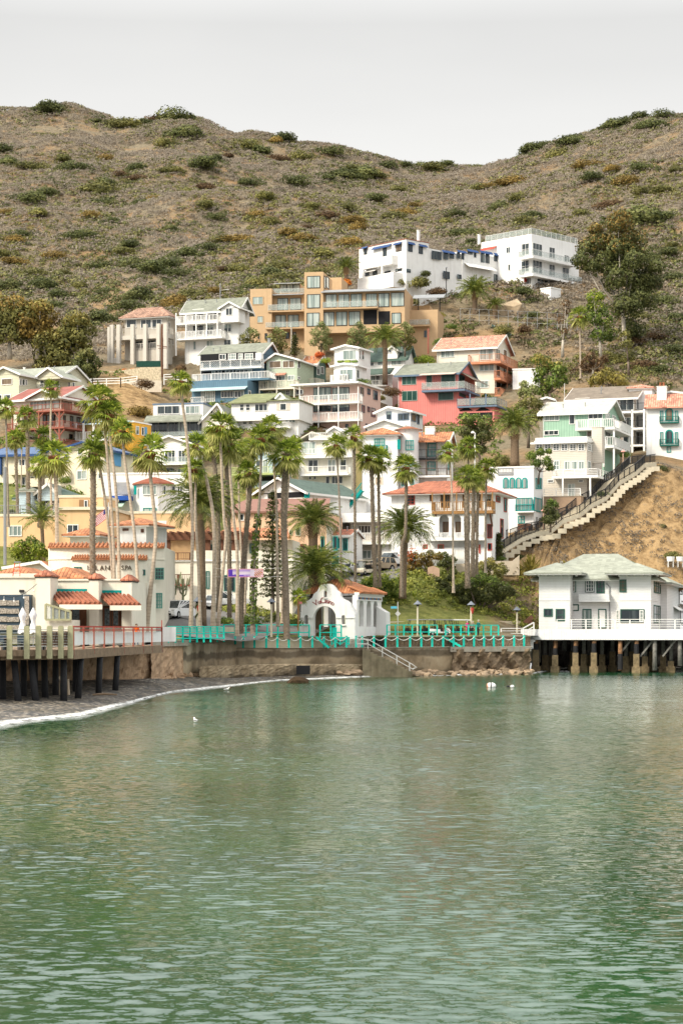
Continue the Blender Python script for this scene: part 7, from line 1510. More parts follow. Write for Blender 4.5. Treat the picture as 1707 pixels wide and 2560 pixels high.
for x,y0,w_,hh,sh in ((145,1738,.75,1.25,.2),(125,1700,.7,.5,0)):
    g=P(x,y0,138);m_=MB();m_.prism([(0,0),(w_,.1),(w_-.1+sh*.2,hh),(-.1-sh,hh-.1)],0,.8);o=m_.build('concrete_block',M('pale_block',(.50,.40,.28),var=.2,bump=.3));o.location=(g.x,g.y,.35 if hh > 1 else 1.3);tag(o,'tilted pale concrete block under the pier' if hh > 1 else 'small pale block under the pier beside the tilted one','block')
o=MB();o.tube([(0,0,.05),(.8,.1,.1),(1.7,0,.05)],[.07,.09,.05],7);o=o.build('driftwood',bwood);o.location=P(232,1738,139) ;o.location.z=.45;tag(o,'pale driftwood log lying on the pebbles beside the pier piles','driftwood')
# closed parasols
for x,lb in ((57.5,'closed white parasol, left one of the pair by the shell rack'),(84,'closed white parasol, right one of the pair by the pier column')):
    b0=P(x,1590,150);t_=thing('parasol',lb,'parasol',(b0.x,150,DZ),0,'closed white parasols');m_=MB();m_.tube([(0,0,0),(0,0,3.05)],.03,6);m_.build('pole',grey,t_)
    zb=0;m_=MB();prof=[(.36,1.05),(.33,1.12),(.2,1.65),(.13,1.9),(.2,2.15),(.27,2.42),(.14,2.72),(.04,2.95)];n=20;vs=[];fs=[]
    for r_,z_ in prof:
        for k in range(n):q=r_*(1+.13*(1 if k % 2 else -1));a=2*math.pi*k/n;vs.append((q*math.cos(a),q*math.sin(a),z_+(.08*math.sin(k*1.3) if z_ == 1.05 else 0)))
    for i in range(len(prof)-1):
        for k in range(n):fs.append((i*n+k,i*n+(k+1) % n,(i+1)*n+(k+1) % n,(i+1)*n+k))
    m_.idx(vs,fs);m_.build('canopy',M('white_canvas',(.78,.77,.78)),t_,True);m_=MB();m_.tube([(-.14,0,1.9),(.14,0,1.9)],.03,5);m_.lathe([(.15,1.87),(.16,1.9),(.15,1.93)],10);m_.build('tie',white,t_)
# ---------------------------------------------------------------- lamps, signs, banner, flag
def lamp(label,px,py,Y,h=3.9,red=False,wreath=False):
    b0=P(px,py,Y);t_=thing('street_lamp',label,'street lamp',b0,0,'street lamps with slate conical hoods');m_=MB();m_.tube([(0,0,-.3),(0,0,h-.55)],[.12,.10],8);m_.build('pole',M('cream_post',(.62,.56,.42),var=.15,scale=4),t_)
    m_=MB();m_.lathe([(.0,h+.05),(.06,h-.02),(.48,h-.40),(.48,h-.44),(0,h-.36)],12);m_.build('hood',M('slate_hood',(.18,.20,.24),rough=.5),t_,False);m_=MB();m_.lathe([(0,h-.38),(.16,h-.40),(.14,h-.62),(0,h-.62)],10);m_.build('lantern',dark,t_)
    if red:m_=MB();m_.lathe([(0,h-1.5),(.12,h-1.4),(.22,h-1.0),(.20,h-.75),(.0,h-.68)],8,.13,0);m_.build('red_bow',redp,t_)
    if wreath:
        m_=MB();m_.tube([(.16*math.cos(k*.8),.16*math.sin(k*.8),.4+k*.12) for k in range(20)],.08,5);m_.build('garland',LF['dark'],t_)
lamp('street lamp with a slate hood in front of the planted bank left of the gateway',678.5,1585,208.5,3.75)
lamp('street lamp with a slate hood standing before the parked dark golf carts',1043.5,1588,225.2,3.9)
lamp('street lamp with a red bow beside the people',1177,1588,232.5,3.95,True)
lamp('street lamp with a slate hood at the right, before the mosaic building',1291.5,1588,237.5,3.4)
lamp('street lamp wound with garland and a red bow between the pale palm trunks',493.5,1565,193.5,2.8,True,True)
def post(name,label,cat,px,py,Y,h,mt,r_=.05):b0=P(px,py,Y);t_=thing(name,label,cat,b0,0);m_=MB();m_.tube([(0,0,-.3),(0,0,h)],r_,6);m_.build('pole',mt,t_);return t_
t_=post('road_sign','back of a diamond road sign with a blue street name plate on one pole','sign',994,1585,224,3.6,steel)
m_=MB();m_.prism([(0,1.95),(.32,2.28),(0,2.6),(-.32,2.28)],-.1,-.07);m_.build('diamond_plate',steel,t_);m_=MB();m_.box(-.78,-.1,-.09,-.06,2.85,3.1);m_.build('name_plate',M('blue_sign',(.1,.45,.60)),t_)
t_=post('wooden_post','slim orange brown post with a small pink sign left of the gateway','post',745.5,1570,212,3.1,owood,.09);m_=MB();m_.box(.1,.42,-.05,-.02,2.55,2.8);m_.build('sign_plate',M('pink_sign',(.6,.2,.2)),t_)
t_=post('utility_pole','dark wooden utility pole standing in front of the pillared house','utility pole',405.5,940,356,9.2,dwood,.17);m_=MB();m_.beam((-.9,0,5.4),(.9,0,5.2),.12);m_.beam((-.7,0,4.9),(.9,0,5.0),.1);m_.build('cross_arm',dwood,t_)
t_=post('utility_pole','slim grey utility pole beside the small conifer above the sage house','utility pole',728.5,892,352,5.2,barkp,.12);t_=post('utility_pole','brown pole with a lamp bracket right of the tan house','utility pole',1070,880,357,4.2,rwood,.14)
t_=post('street_light','grey curved arm street light above the white balcony house roof','street light',551,750,373,3.1,grey,.09);m_=MB();m_.beam((0,0,1.8),(1.1,0,1.95),.06);m_.box(.9,1.6,-.1,.1,1.88,2.0);m_.build('lamp_arm',steel,t_)
t_=post('street_light','black lamp pole below the long white villa','street light',1115,735,388,5.0,black,.08);m_=MB();m_.lathe([(0,5.3),(.2,5.2),(.2,5.0),(0,4.95)],8);m_.build('lantern',grey,t_)
t_=post('street_light','white pole light beside the mint trimmed villa gable','street light',1186.5,1165,283,4.7,trimw,.1);m_=MB();m_.lathe([(0,4.95),(.22,4.85),(.28,4.65),(0,4.6)],8,-.3);m_.build('lantern',trimw,t_)
t_=post('street_light','thin grey lamp pole standing left of the brown roofed apartment house','street light',1410,1005,322,3.0,steel,.06)
for x,y0,y1,Y,lb in ((1357.5,1395,1278,268,'tall stair lamp with a pink shade beside the arched window villa'),(1556.5,1190,1130,287,'stair lamp with a pink shade beside the mint house')):
    hh=(y0-y1)*Y/F;t_=post('stair_lamp',lb,'lamp',x,y0,Y,hh,M('pale_rust',(.45,.3,.22)),.1);m_=MB();m_.lathe([(0,hh+.35),(.35,hh+.05),(.35,hh),(0,hh)],8);m_.build('shade',M('pink_shade',(.6,.3,.25)),t_)
t_=post('telephone_pole','grey pole at the far left edge between the palm fronds','pole',13.5,1405,200,9.5,grey,.16)
# flag
b0=P(272,1330,203);t_=thing('flag','striped red and white flag with a blue corner before the peach building','flag',b0,0);m_=MB();m_.tube([(0,0,-2),(0,0,3)],.05,6);m_.build('pole',white,t_)
m_=MB();fr_,fw_=M('flag_red',(.6,.05,.05)),M('flag_white',(.8,.8,.8));fb_=M('flag_blue',(.03,.04,.2))
for k in range(13):
    m_.use(fr_ if k % 2 == 0 else fw_);
    for j in range(6):
        if k < 6 and j < 2:m_.use(fb_)
        else:m_.use(fr_ if k % 2 == 0 else fw_)
        x0,x1=-.05-j*.23,-.05-(j+1)*.23;za=2.6-k*.085;f=lambda x:(x,.08*math.sin(x*6),za+x*.75);m_.face([(f(x1)[0],f(x1)[1],f(x1)[2]-.085),(f(x0)[0],f(x0)[1],f(x0)[2]-.085),f(x0),f(x1)])
m_.build('cloth',fw_,t_)
# banner
p0,p1=P(569.5,1443,204),P(658,1443,204);t_=thing('banner','purple and white cloth banner with pink edging strung between palm trunks','banner',p0,0);w_=p1.x-p0.x;hb=21*204/F;m_=MB();mats_=[M('banner_violet',(.12,.05,.48)),M('banner_lilac',(.50,.34,.68)),M('banner_pale',(.72,.62,.74)),M('banner_orange',(.75,.30,.14)),M('banner_brown',(.30,.17,.13)),M('banner_edge',(.75,.35,.42))]
nx,nz=44,12
for i in range(nx):
    for j in range(nz):
        u,v=i/nx,j/nz;k=0 if u < .12 or v < .16+.1*math.sin(u*7) else (1 if u < .62 else 2)
        if k == 1 and abs(v-.45) < .16:k=2
        if u > .74:k=3 if (i*2+j*3) % 7 < 3 else (4 if (i+j) % 3 == 0 else 2)
        if i in (0,nx-1) or j in (0,nz-1):k=5
        m_.use(mats_[k]);y=.05*math.sin(u*9);y1=.05*math.sin((i+1)/nx*9);m_.face([(u*w_,y,v*hb),((i+1)/nx*w_,y1,v*hb),((i+1)/nx*w_,y1,(v+1/nz)*hb),(u*w_,y,(v+1/nz)*hb)])
m_.build('cloth',mats_[0],t_);m_=MB()
for z_ in (0,hb):m_.beam((-3,0,z_+.1),(0,0,z_),.02);m_.beam((w_,0,z_),(w_+2,0,z_+.1),.02)
m_.build('rope',white,t_)
# ---------------------------------------------------------------- vehicles
tyre=M('tyre_rubber',(.015,.015,.016),rough=.8);rim=M('wheel_rim',(.45,.45,.46),rough=.35,metal=.6);lightm=M('headlamp_glass',(.6,.6,.58),rough=.1);plate=M('number_plate',(.7,.7,.65));amber=M('tail_lamp_red',(.4,.02,.02))
carpaint=M('white_car_paint',(.80,.80,.80),rough=.25,spec=.5,var=.02);tanp=M('tan_car_paint',(.42,.33,.23),rough=.25,spec=.5,var=.03);creamp=M('cream_cart_paint',(.68,.62,.50),rough=.4,var=.03);blackp=M('black_car_paint',(.02,.02,.022),rough=.3,spec=.5)
def vehicle(name,label,cat,loc,rz,L_,Wd,H,low,top,paint,wheel=.34,bed=None,group=None):
    """low, top: side outlines (x forward) of the lower body and of the glasshouse, as fractions of length and height"""
    t_=thing(name,label,cat,loc,rz,group);hw_=Wd/2
    def loft(nm,prof,w0,w1,mt,z0,z1,par=t_):
        bm=bmesh.new();A=[];B=[]
        for x,z in prof:
            f=(z-z0)/(z1-z0) if z1 > z0 else 0;ww=w0+(w1-w0)*max(0,min(1,f));A.append(bm.verts.new((x,-ww,z)));B.append(bm.verts.new((x,ww,z)))
        bm.faces.new(A);bm.faces.new(B[::-1])
        for i in range(len(A)):j=(i+1) % len(A);bm.faces.new((A[j],A[i],B[i],B[j]))
        bmesh.ops.recalc_face_normals(bm,faces=bm.faces);bmesh.ops.bevel(bm,geom=[e for e in bm.edges if abs(e.verts[0].co.y-e.verts[1].co.y) < .01],offset=.05,segments=2,affect='EDGES')
        me=bpy.data.meshes.new(nm);bm.to_mesh(me);bm.free();me.materials.append(mt);o=bpy.data.objects.new(nm,me);COL.objects.link(o);o.parent=par;return o
    lp=[(x*L_,z*H) for x,z in low];body=loft('body',lp,hw_,hw_*.97,paint,0,H*.6)
    tp_=[(x*L_,z*H) for x,z in top];z0=min(z for x,z in tp_);gl=loft('cabin_glass',tp_,hw_*.92,hw_*.76,glass,z0,H*.97)
    xs_=[x for x,z in tp_ if z > H*.85];rf_=MB();rf_.box(min(xs_)-.02,max(xs_)+.02,-hw_*.78,hw_*.78,H*.95,H);rf_.build('roof',paint,t_)
    pp=MB();ws=lambda z:hw_*(.92-.16*(z-z0)/(H*.97-z0))+.015
    cor=sorted(tp_,key=lambda q:q[0]);n_=3
    fl_=[q for q in tp_ if q[1] <= z0+.02];hi=[q for q in tp_ if q[1] > H*.85];fx0,rx0=max(q[0] for q in fl_),min(q[0] for q in fl_);fx1,rx1=max(q[0] for q in hi),min(q[0] for q in hi)
    for t in (0,.36,.68,1):
        a=(rx0+(fx0-rx0)*t,z0);b_=(rx1+(fx1-rx1)*t,H*.95)
        for sg in (-1,1):pp.beam((a[0],sg*ws(a[1]),a[1]),(b_[0],sg*ws(b_[1]),b_[1]),.08)
    pp.build('pillars',paint,t_)
    for x in (.30*L_,-.30*L_):
        for sg in (-1,1):
            m_=MB();y0,y1=sg*(hw_-.2),sg*(hw_+.01);vs=[];m_.tube([(x,y0,wheel),(x,y1,wheel)],wheel,16);o=m_.build('wheel',tyre,t_);m_=MB();m_.tube([(x,y1-sg*.02,wheel),(x,y1+sg*.02,wheel)],wheel*.62,12);m_.build('rim',rim,o)
            m_=MB();m_.tube([(x,sg*(hw_-.1),wheel),(x,sg*(hw_+.004),wheel)],wheel*1.2,16);m_.build('wheel_arch',dark,t_)
    for sg in (-1,1):
        m_=MB();m_.box(L_*.455,L_*.494,sg*hw_*.6,sg*hw_*.93,H*.40,H*.47);m_.build('headlight',lightm,t_);m_=MB();m_.box(-L_*.502,-L_*.47,sg*hw_*.7,sg*hw_*.95,H*.40,H*.58);m_.build('tail_light',amber,t_)
        m_=MB();m_.box(fx0-.35,fx0-.15,sg*(hw_*.9),sg*(hw_+.16),z0+.02,z0+.18);m_.build('mirror',paint,t_)
    m_=MB();m_.box(L_*.49,L_*.505,-hw_*.62,hw_*.62,H*.16,H*.27);m_.box(L_*.485,L_*.502,-hw_*.5,hw_*.5,H*.36,H*.40);m_.build('grille',dark,t_);m_=MB();m_.box(L_*.506,L_*.512,-.17,.17,H*.22,H*.29);m_.build('number_plate',plate,t_)
    if bed:m_=MB();m_.box(-L_*.48,-L_*.10,-hw_*.88,hw_*.88,H*.50,H*.585);m_.build('bed_floor',dark,t_)
    return t_
vlow=[(-.5,.14),(.47,.12),(.5,.2),(.5,.38),(.46,.46),(.30,.56),(-.49,.58)];vtop=[(.31,.545),(.13,.96),(-.40,.97),(-.475,.57)]
slow=[(-.49,.2),(.48,.18),(.5,.28),(.49,.46),(.44,.54),(.2,.60),(-.49,.60)];stop=[(.20,.585),(.06,.96),(-.42,.96),(-.48,.59)]
plow=[(-.5,.24),(.48,.22),(.5,.3),(.5,.50),(.46,.56),(.2,.60),(-.5,.58)];ptop=[(.20,.59),(.09,.96),(-.10,.97),(-.13,.57)]
vehicle('minivan','white minivan facing the water at the left of the street, beside the palm trunks','car',P(441,1546,199),R(-90-20),5.1,1.98,1.82,vlow,vtop,carpaint)
vehicle('pickup_truck','white pickup truck parked behind the palm trunks under the banner','car',P(562,1521,231),R(-90-62),5.7,2.0,1.95,plow,ptop,carpaint,.42,bed=True)
vehicle('cargo_van','small white box cart partly hidden behind the palm trunks left of the pickup','cart',P(530,1524,229),R(-90-10),2.4,1.4,1.7,slow,stop,carpaint,.28)
def gz(px,Y):q=onz(px,Y);return q+Vector((0,0,.3))
vehicle('pickup_truck','white double cab pickup parked last in the row on the sloping road','car',gz(976,256.5),R(-90-42),5.3,1.95,1.95,plow,ptop,carpaint,.42,bed=True)
vehicle('estate_car','tan sport utility car parked between the golf cart and the white pickup','car',gz(948,253.4),R(-90-42),4.7,1.9,1.75,slow,stop,tanp,.37)
vehicle('parked_car','white car half hidden by palm fronds at the left end of the parked row','car',gz(868,250.5),R(-90-25),4.4,1.8,1.5,slow,stop,carpaint)
vehicle('parked_car','dark car in the shade below the banner behind the conifer','car',P(655,1488,243),R(-90-60),4.4,1.8,1.5,slow,stop,blackp)
def cart(label,loc,rz,roofm,bodym,group='golf carts'):
    t_=thing('golf_cart',label,'golf cart',loc,rz,group);m_=MB();m_.prism([(-1.15,.3),(1.2,.3),(1.25,.55),(1.05,.85),(.7,.88),(.62,.45),(.1,.45),(.05,.72),(-.55,.75),(-1.1,.8),(-1.2,.6)],-.58,.58);m_.build('body',bodym,t_)
    m_=MB();m_.prism([(-1.15,1.78),(.85,1.76),(.95,1.80),(.85,1.86),(-1.1,1.88),(-1.2,1.82)],-.6,.6);m_.build('roof',roofm,t_)
    m_=MB();m_.box(-.5,.1,-.52,.52,.75,.88);m_.box(-.6,-.48,-.52,.52,.85,1.25);m_.build('seat',blackp,t_)
    for x,x2 in ((-1.05,-1.0),(-.55,-.5)):
        for y in (-.54,.54):m_=MB();m_.beam((x,y,.8),(x2,y,1.78),.04);m_.build('strut',black,t_)
    m_=MB()
    for y in (-.54,.54):m_.beam((.95,y,.85),(.62,y,1.78),.05)
    m_.beam((.62,-.54,1.74),(.62,.54,1.74),.05);m_.build('windscreen_frame',black,t_);m_=MB();m_.face([(.94,-.52,.88),(.94,.52,.88),(.63,.52,1.74),(.63,-.52,1.74)]);m_.build('windscreen',rail_glass,t_)
    m_=MB();m_.beam((.75,.25,.85),(.45,.25,1.1),.04);m_.tube([(.45+.05*math.cos(a*.6),.25+.17*math.cos(a*.6+1.57),1.1+.17*math.sin(a*.6+1.57)) for a in range(11)],.018,5);m_.build('steering_wheel',black,t_)
    for x in (.8,-.8):
        for y in (-.6,.6):m_=MB();m_.tube([(x,y*.75,.24),(x,y,.24)],.24,12);o=m_.build('wheel',tyre,t_);m_=MB();m_.tube([(x,y,.24),(x,y*1.02,.24)],.13,10);m_.build('rim',rim,o)
    for y in (-.42,.42):m_=MB();m_.box(1.14,1.22,y-.1,y+.1,.6,.7);m_.build('headlight',lightm,t_)
    m_=MB();m_.box(-1.55,-1.15,-.45,.45,.55,.62);m_.box(-1.55,-1.5,-.45,.45,.62,.95);m_.build('rear_rack',black,t_)
def st(px,Y):return Vector(((px-CX)*Y/F,Y,4.36))
cart('dark golf cart, first of the row behind the slate hooded lamp',st(1038,229),R(168),grey,blackp);cart('dark golf cart with a long roof, second of the row',st(1071,229.8),R(8),grey,blackp)
cart('dark golf cart with a tall clear windscreen, third of the row',st(1111,230.6),R(12),grey,blackp)
cart('golf cart with a long white roof beside the person in the magenta jacket',st(1153,232),R(10),carpaint,blackp);cart('white nosed golf cart parked in front of the clear windscreen one',st(1097,227.9),R(5),grey,carpaint)
cart('cream golf cart with a beige rear seat box on the sloping road',gz(912,250),R(-90-35),creamp,creamp,None)
# ---------------------------------------------------------------- people
skin=M('skin',(.50,.30,.21),rough=.6,var=.06)
def person(label,loc,rz,shirt,trousers,hair,arm=.2,H=1.72,stride=.1,elbow=(.5,.5),hat=None):
    s_=H/1.75;V=[(0,0,.95),(0,0,1.12),(0,0,1.32),(0,.01,1.44),(0,-.01,1.52),(0,-.02,1.62),(0,-.01,1.70)];Rr=[.135,.12,.155,.10,.055,.095,.075];Ed=[(0,1),(1,2),(2,3),(3,4),(4,5),(5,6)]
    def add(parent,p,r_):V.append(p);Rr.append(r_);Ed.append((parent,len(V)-1));return len(V)-1
    for sg,e in ((-1,elbow[0]),(1,elbow[1])):
        a=add(3,(sg*.17,.01,1.41),.07);b_=add(a,(sg*(.21+arm*.2),.02,1.14),.048);yy=-.24*e;c=add(b_,(sg*(.22+arm*.25-.10*e),yy,1.14-.26*(1-e*.9)),.036);hnd=add(c,(sg*(.22+arm*.25-.14*e),yy*1.3-.01,1.14-.34*(1-e*.9)),.036)
        hp=V[hnd];d=Vector(hp)-Vector(V[c]);d=d.normalized();sd_=d.cross(Vector((0,1,.1))).normalized()
        for k,(o_,l_) in enumerate(((-.032,.065),(-.011,.08),(.011,.085),(.031,.07))):
            p1=Vector(hp)+d*.035+sd_*o_;q1=add(hnd,tuple(p1),.009);q2=add(q1,tuple(p1+d*l_*.5+Vector((0,-.008,0))),.008);add(q2,tuple(p1+d*l_+Vector((0,-.022,0))),.007)
        p1=Vector(hp)+sd_*-.045*sg;q1=add(hnd,tuple(p1),.010);add(q1,tuple(p1+d*.045+sd_*-.01*sg+Vector((0,-.02,0))),.009)
        lg=add(0,(sg*.10,0,.88),.105);kn=add(lg,(sg*.11,-.03-stride*sg*.5,.50),.065);an=add(kn,(sg*.115,.02-stride*sg,.09),.045);add(an,(sg*.12,-.13-stride*sg,.045),.04)
    me=bpy.data.meshes.new('body');me.from_pydata([(x*s_,y*s_,z*s_) for x,y,z in V],Ed,[]);o=bpy.data.objects.new('body_tmp',me);COL.objects.link(o)
    md=o.modifiers.new('skin','SKIN');
    for i,v in enumerate(me.skin_vertices[0].data):v.radius=(Rr[i]*s_,Rr[i]*s_*(.75 if i in (0,1,2,3) else 1));v.use_root=(i == 0)
    o.modifiers.new('sub','SUBSURF').levels=1;d_=bpy.context.evaluated_depsgraph_get();d_.update();m2=bpy.data.meshes.new_from_object(o.evaluated_get(d_));bpy.data.objects.remove(o)
    m2.materials.clear();[m2.materials.append(q) for q in (skin,shirt,trousers,black)]
    for p in m2.polygons:
        c=p.center/s_;r_=math.hypot(c.x,c.y);k=0
        if c.z < .09:k=3
        elif c.z < .96 and abs(c.x) < .2 and not (abs(c.x) > .17 and c.z > .72):k=2
        elif c.z < 1.47:k=1
        if k in (1,2) and abs(c.x) > .15 and c.z < 1.42:   # hands stay bare
            for sg in (-1,1):pass
        hz=min((Vector((c.x,c.y,c.z))-Vector(h_)).length for h_ in [V[i] for i in range(len(V)) if Rr[i] < .03])
        if hz < .05:k=0
        p.material_index=k;p.use_smooth=True
    root=bpy.data.objects.new('person',m2);COL.objects.link(root);root.location=loc;root.rotation_euler=(0,0,rz);tag(root,label,'person')
    hm=MB();hm.lathe([(.0,1.775),(.06,1.765),(.098,1.72),(.108,1.66),(.10,1.60)],14);
    me_=hm.build('hair',hair,root,True);me_.scale=(s_,s_,s_);me_.location=(0,.022*s_,0)
    f=MB();f.box(-.045,-.025,-.118,-.105,1.635,1.648);f.box(.025,.045,-.118,-.105,1.635,1.648);f.box(-.025,.025,-.113,-.10,1.565,1.573);f.build('eyes_and_mouth',black,root).scale=(s_,s_,s_)
    f=MB();f.prism([(-.014,1.59),(.014,1.59),(0,1.64)],-.135,-.10);f.box(-.112,-.092,-.03,.02,1.60,1.66);f.box(.092,.112,-.03,.02,1.60,1.66);f.build('nose_and_ears',skin,root).scale=(s_,s_,s_)
    return root
gh=M('grey_hair',(.35,.33,.31));bh=M('brown_hair',(.08,.05,.03));jeans=M('blue_jeans',(.06,.09,.16));khaki=M('khaki_cloth',(.30,.27,.2))
person('person in a bright magenta jacket standing beside the white roofed golf cart',Vector(((1167.5-CX)*229.5/F,229.5,4.36)),R(25),M('magenta_jacket',(.70,.01,.22)),M('pink_trousers',(.45,.15,.2)),gh,elbow=(.8,.8),H=1.68)
person('person in a grey camouflage top standing in the middle of the three',Vector(((1181.5-CX)*229.9/F,229.9,4.36)),R(-20),M('grey_green_top',(.20,.20,.16),var=.5,scale=6),black,gh,elbow=(.7,.3),H=1.66)
person('person in a dark teal jacket standing at the right of the three',Vector(((1195-CX)*229.6/F,229.6,4.36)),R(-40),M('teal_jacket',(.01,.14,.13)),black,gh,H=1.8,elbow=(.1,.2))
person('person in an orange top standing at the corner of the shop',Vector(((341.5-CX)*165/F,165,3.75)),R(15),M('orange_top',(.75,.13,.01)),jeans,bh,elbow=(.4,.2),H=1.75)
# ---------------------------------------------------------------- float, swimmer, gulls
b0=P(1228,1719,173);t_=thing('mooring_buoy','fat white mooring buoy with a dark band lying on the water','buoy',(b0.x,b0.y,.05),0);m_=MB();m_.use(white)
pr_=[(-.42,.02),(-.40,.14),(-.30,.24),(-.12,.29),(.1,.28),(.26,.22),(.36,.12),(.40,.02)]
def rev(prof,mt,nm,par):q=MB();q.tube([(x,0,.12) for x,r_ in prof],[r_ for x,r_ in prof],14);return q.build(nm,mt,par,True)
rev(pr_,M('buoy_white',(.8,.78,.76)),'float',t_);rev([(-.12,.20),(-.11,.298),(-.02,.297),(-.01,.2)],black,'band',t_);rev([(-.42,.03),(-.41,.16),(-.34,.235),(-.33,.1)],M('buoy_orange',(.7,.3,.18)),'end_cap',t_);m_=MB();m_.lathe([(0,.16),(.06,.12),(0,.05)],8,.44);m_.build('shackle',black,t_)
b0=P(1279,1720,172);t_=thing('small_float','small white and dark float on the water right of the mooring buoy','float',(b0.x,b0.y,.02),0);rev([(-.15,.02),(-.1,.12),(.1,.14),(.2,.03)],MATS['buoy_white'],'float',t_);rev([(-.5,.02),(-.42,.08),(-.22,.08),(-.15,.02)],black,'dark_float',t_)
def gull(label,px,py,Y,z_=.0,rz=0):
    b0=P(px,py,Y);t_=thing('gull',label,'gull',(b0.x,b0.y,z_),rz);m_=MB();m_.tube([(-.26,0,.1),(-.12,0,.10),(.05,0,.11),(.14,0,.16),(.17,0,.24),(.22,0,.25),(.27,0,.24)],[.015,.075,.09,.06,.045,.035,.008],10);m_.build('body',white,t_,True)
    for sg in (-1,1):m_=MB();m_.tube([(.08,sg*.07,.13),(-.1,sg*.075,.15),(-.3,sg*.02,.13)],[.03,.045,.01],6);m_.build('wing',grey,t_,True)
    m_=MB();m_.tube([(.26,0,.24),(.32,0,.225)],[.014,.004],5);m_.build('beak',orange,t_)
gull('white gull sitting on the water below the palm group',567,1727,165);gull('lone white gull floating on open water nearer the camera',489,1806,108,rz=2)
# terrace chairs on the boathouse roof
for i,x in enumerate((1675,1699)):
    p=P(x,1412,245);ch=thing('terrace_chair',['white round backed chair on the boathouse roof terrace, left one','white round backed chair on the boathouse roof terrace by the rail'][i],'chair',p,0);m_=MB();m_.lathe([(.42,.45),(.5,1.0),(.47,1.0),(.38,.45)],14,0,0,R(180),R(360));m_.build('backrest',trimw,ch);m_=MB();m_.lathe([(0,.42),(.42,.42),(.42,.47),(0,.47)],14);m_.build('seat',trimw,ch)
    for a in (-.3,.3):
        for b_ in (-.3,.3):m_=MB();m_.beam((a,b_,-.3),(a,b_,.42),.05);m_.build('leg',trimw,ch)
# ---------------------------------------------------------------- the long public stair up the cliff
cst=M('stair_concrete',(.62,.55,.42),var=.12,streak=.2)
pts=[(1178,1432,255),(1232,1395,258),(1262,1372,260),(1305,1345,263),(1347,1330,265),(1378,1325,267),(1408,1300,269),(1450,1285,271),(1478,1262,273),(1515,1243,276),(1548,1205,279),(1590,1180,282),(1612,1160,285),(1640,1156,287)]
o0=P(*pts[0]);S_=thing('public_stair','long cream concrete stair with black railings climbing the cliff edge to the right','stairs',o0,0)
PP=[P(*q)-o0 for q in pts];m_=MB();wd=2.4
for a,b_ in zip(PP[:-1],PP[1:]):
    d=b_-a;hd=Vector((d.x,d.y,0));n=max(1,int(max(abs(d.z)/.17,hd.length/.9)));nrm=Vector((-hd.y,hd.x,0)).normalized()
    for k in range(n):
        p=a+hd*(k/n)+Vector((0,0,d.z*(k+1)/n));q=a+hd*((k+1)/n);q.z=p.z;e=p+nrm*wd;f=q+nrm*wd;lo=Vector((0,0,-.6))
        m_.idx([p+lo,q+lo,f+lo,e+lo,p,q,f,e],[(4,5,6,7),(0,1,5,4),(1,2,6,5),(3,0,4,7),(2,3,7,6),(0,3,2,1)])
m_.build('steps',cst,S_)
# side ledges stepping down the outer face
m_=MB()
for a,b_ in zip(PP[:-1],PP[1:]):
    n=max(1,int((b_-a).length/1.1))
    for k in range(n):p=a.lerp(b_,k/n);m_.box(p.x,p.x+1.15,p.y-.45,p.y+.02*(k%2),p.z-1.15,p.z-.5)
m_.build('ledge_blocks',cst,S_)
for off,nm in ((.15,'railing'),(wd-.1,'railing')):
    r=MB()
    for a,b_ in zip(PP[:-1],PP[1:]):
        d=b_-a;hd=Vector((d.x,d.y,0));nrm=Vector((-hd.y,hd.x,0)).normalized()*off;L_=d.length;up=Vector((0,0,1))
        A,B=a+nrm+up*.1,b_+nrm+up*.1;r.beam(A+up*1.1,B+up*1.1,.09);r.beam(A+up*.15,B+up*.15,.06);n=int(L_/.17)
        for k in range(n):p=A.lerp(B,k/n);r.beam(p+up*.0,p+up*1.1,.10 if k % 8 == 0 else .05)
    r.build(nm,black,S_)
# garden fence on the upper bank and wire
CR(11)
def wirefence(label,a,b_,Ya,Yb,hh=2.2,n=12):
    A,B=P(cx(a[0]),cy(a[1]),Ya),P(cx(b_[0]),cy(b_[1]),Yb);t_=thing('wire_fence',label,'fence',A,0);B=B-A;m_=MB()
    for k in range(n+1):p=B*k/n;q=MB();q.beam(p-Vector((0,0,.8)),p+Vector((0,0,hh)),.08);q.build('post',grey,t_)
    for z_ in (.1,hh*.5,hh):m_.beam((0,0,z_),tuple(B+Vector((0,0,z_))),.04)
    m_.build('wire',grey,t_)
wirefence('sagging wire fence across the earth bank below the hilltop palms',(720,615),(1470,655),386,372)
CR(1)
def timberfence(label,xs_,Y,mt=trimw,hh=1.3):
    A=P(cx(xs_[0][0]),cy(xs_[0][1]),Y);t_=thing('white_fence',label,'fence',A,0);r=MB()
    for (x0,y0),(x1,y1) in zip(xs_[:-1],xs_[1:]):
        a,b_=P(cx(x0),cy(y0),Y)-A,P(cx(x1),cy(y1),Y)-A;n=max(1,int((b_-a).length/2.2))
        for z_ in (.4,.85,1.25):r.beam(a+Vector((0,0,z_)),b_+Vector((0,0,z_)),.05,.12)
        for k in range(n+1):p=a.lerp(b_,k/n);q=MB();q.beam(p-Vector((0,0,.5)),p+Vector((0,0,hh)),.14);q.build('post',mt,t_)
    r.build('rail',mt,t_)
timberfence('white three rail fence along the hillside lane below the stone wall',[(690,305),(790,292),(1030,285),(1170,268)],343);timberfence('white rail fence behind the tall thin palm crown left of the blue house',[(1400,255),(1500,252),(1590,262)],343)
stw=M('cream_rubble_wall',(.62,.52,.36),var=.5,scale=3,bump=.5,bscale=4)
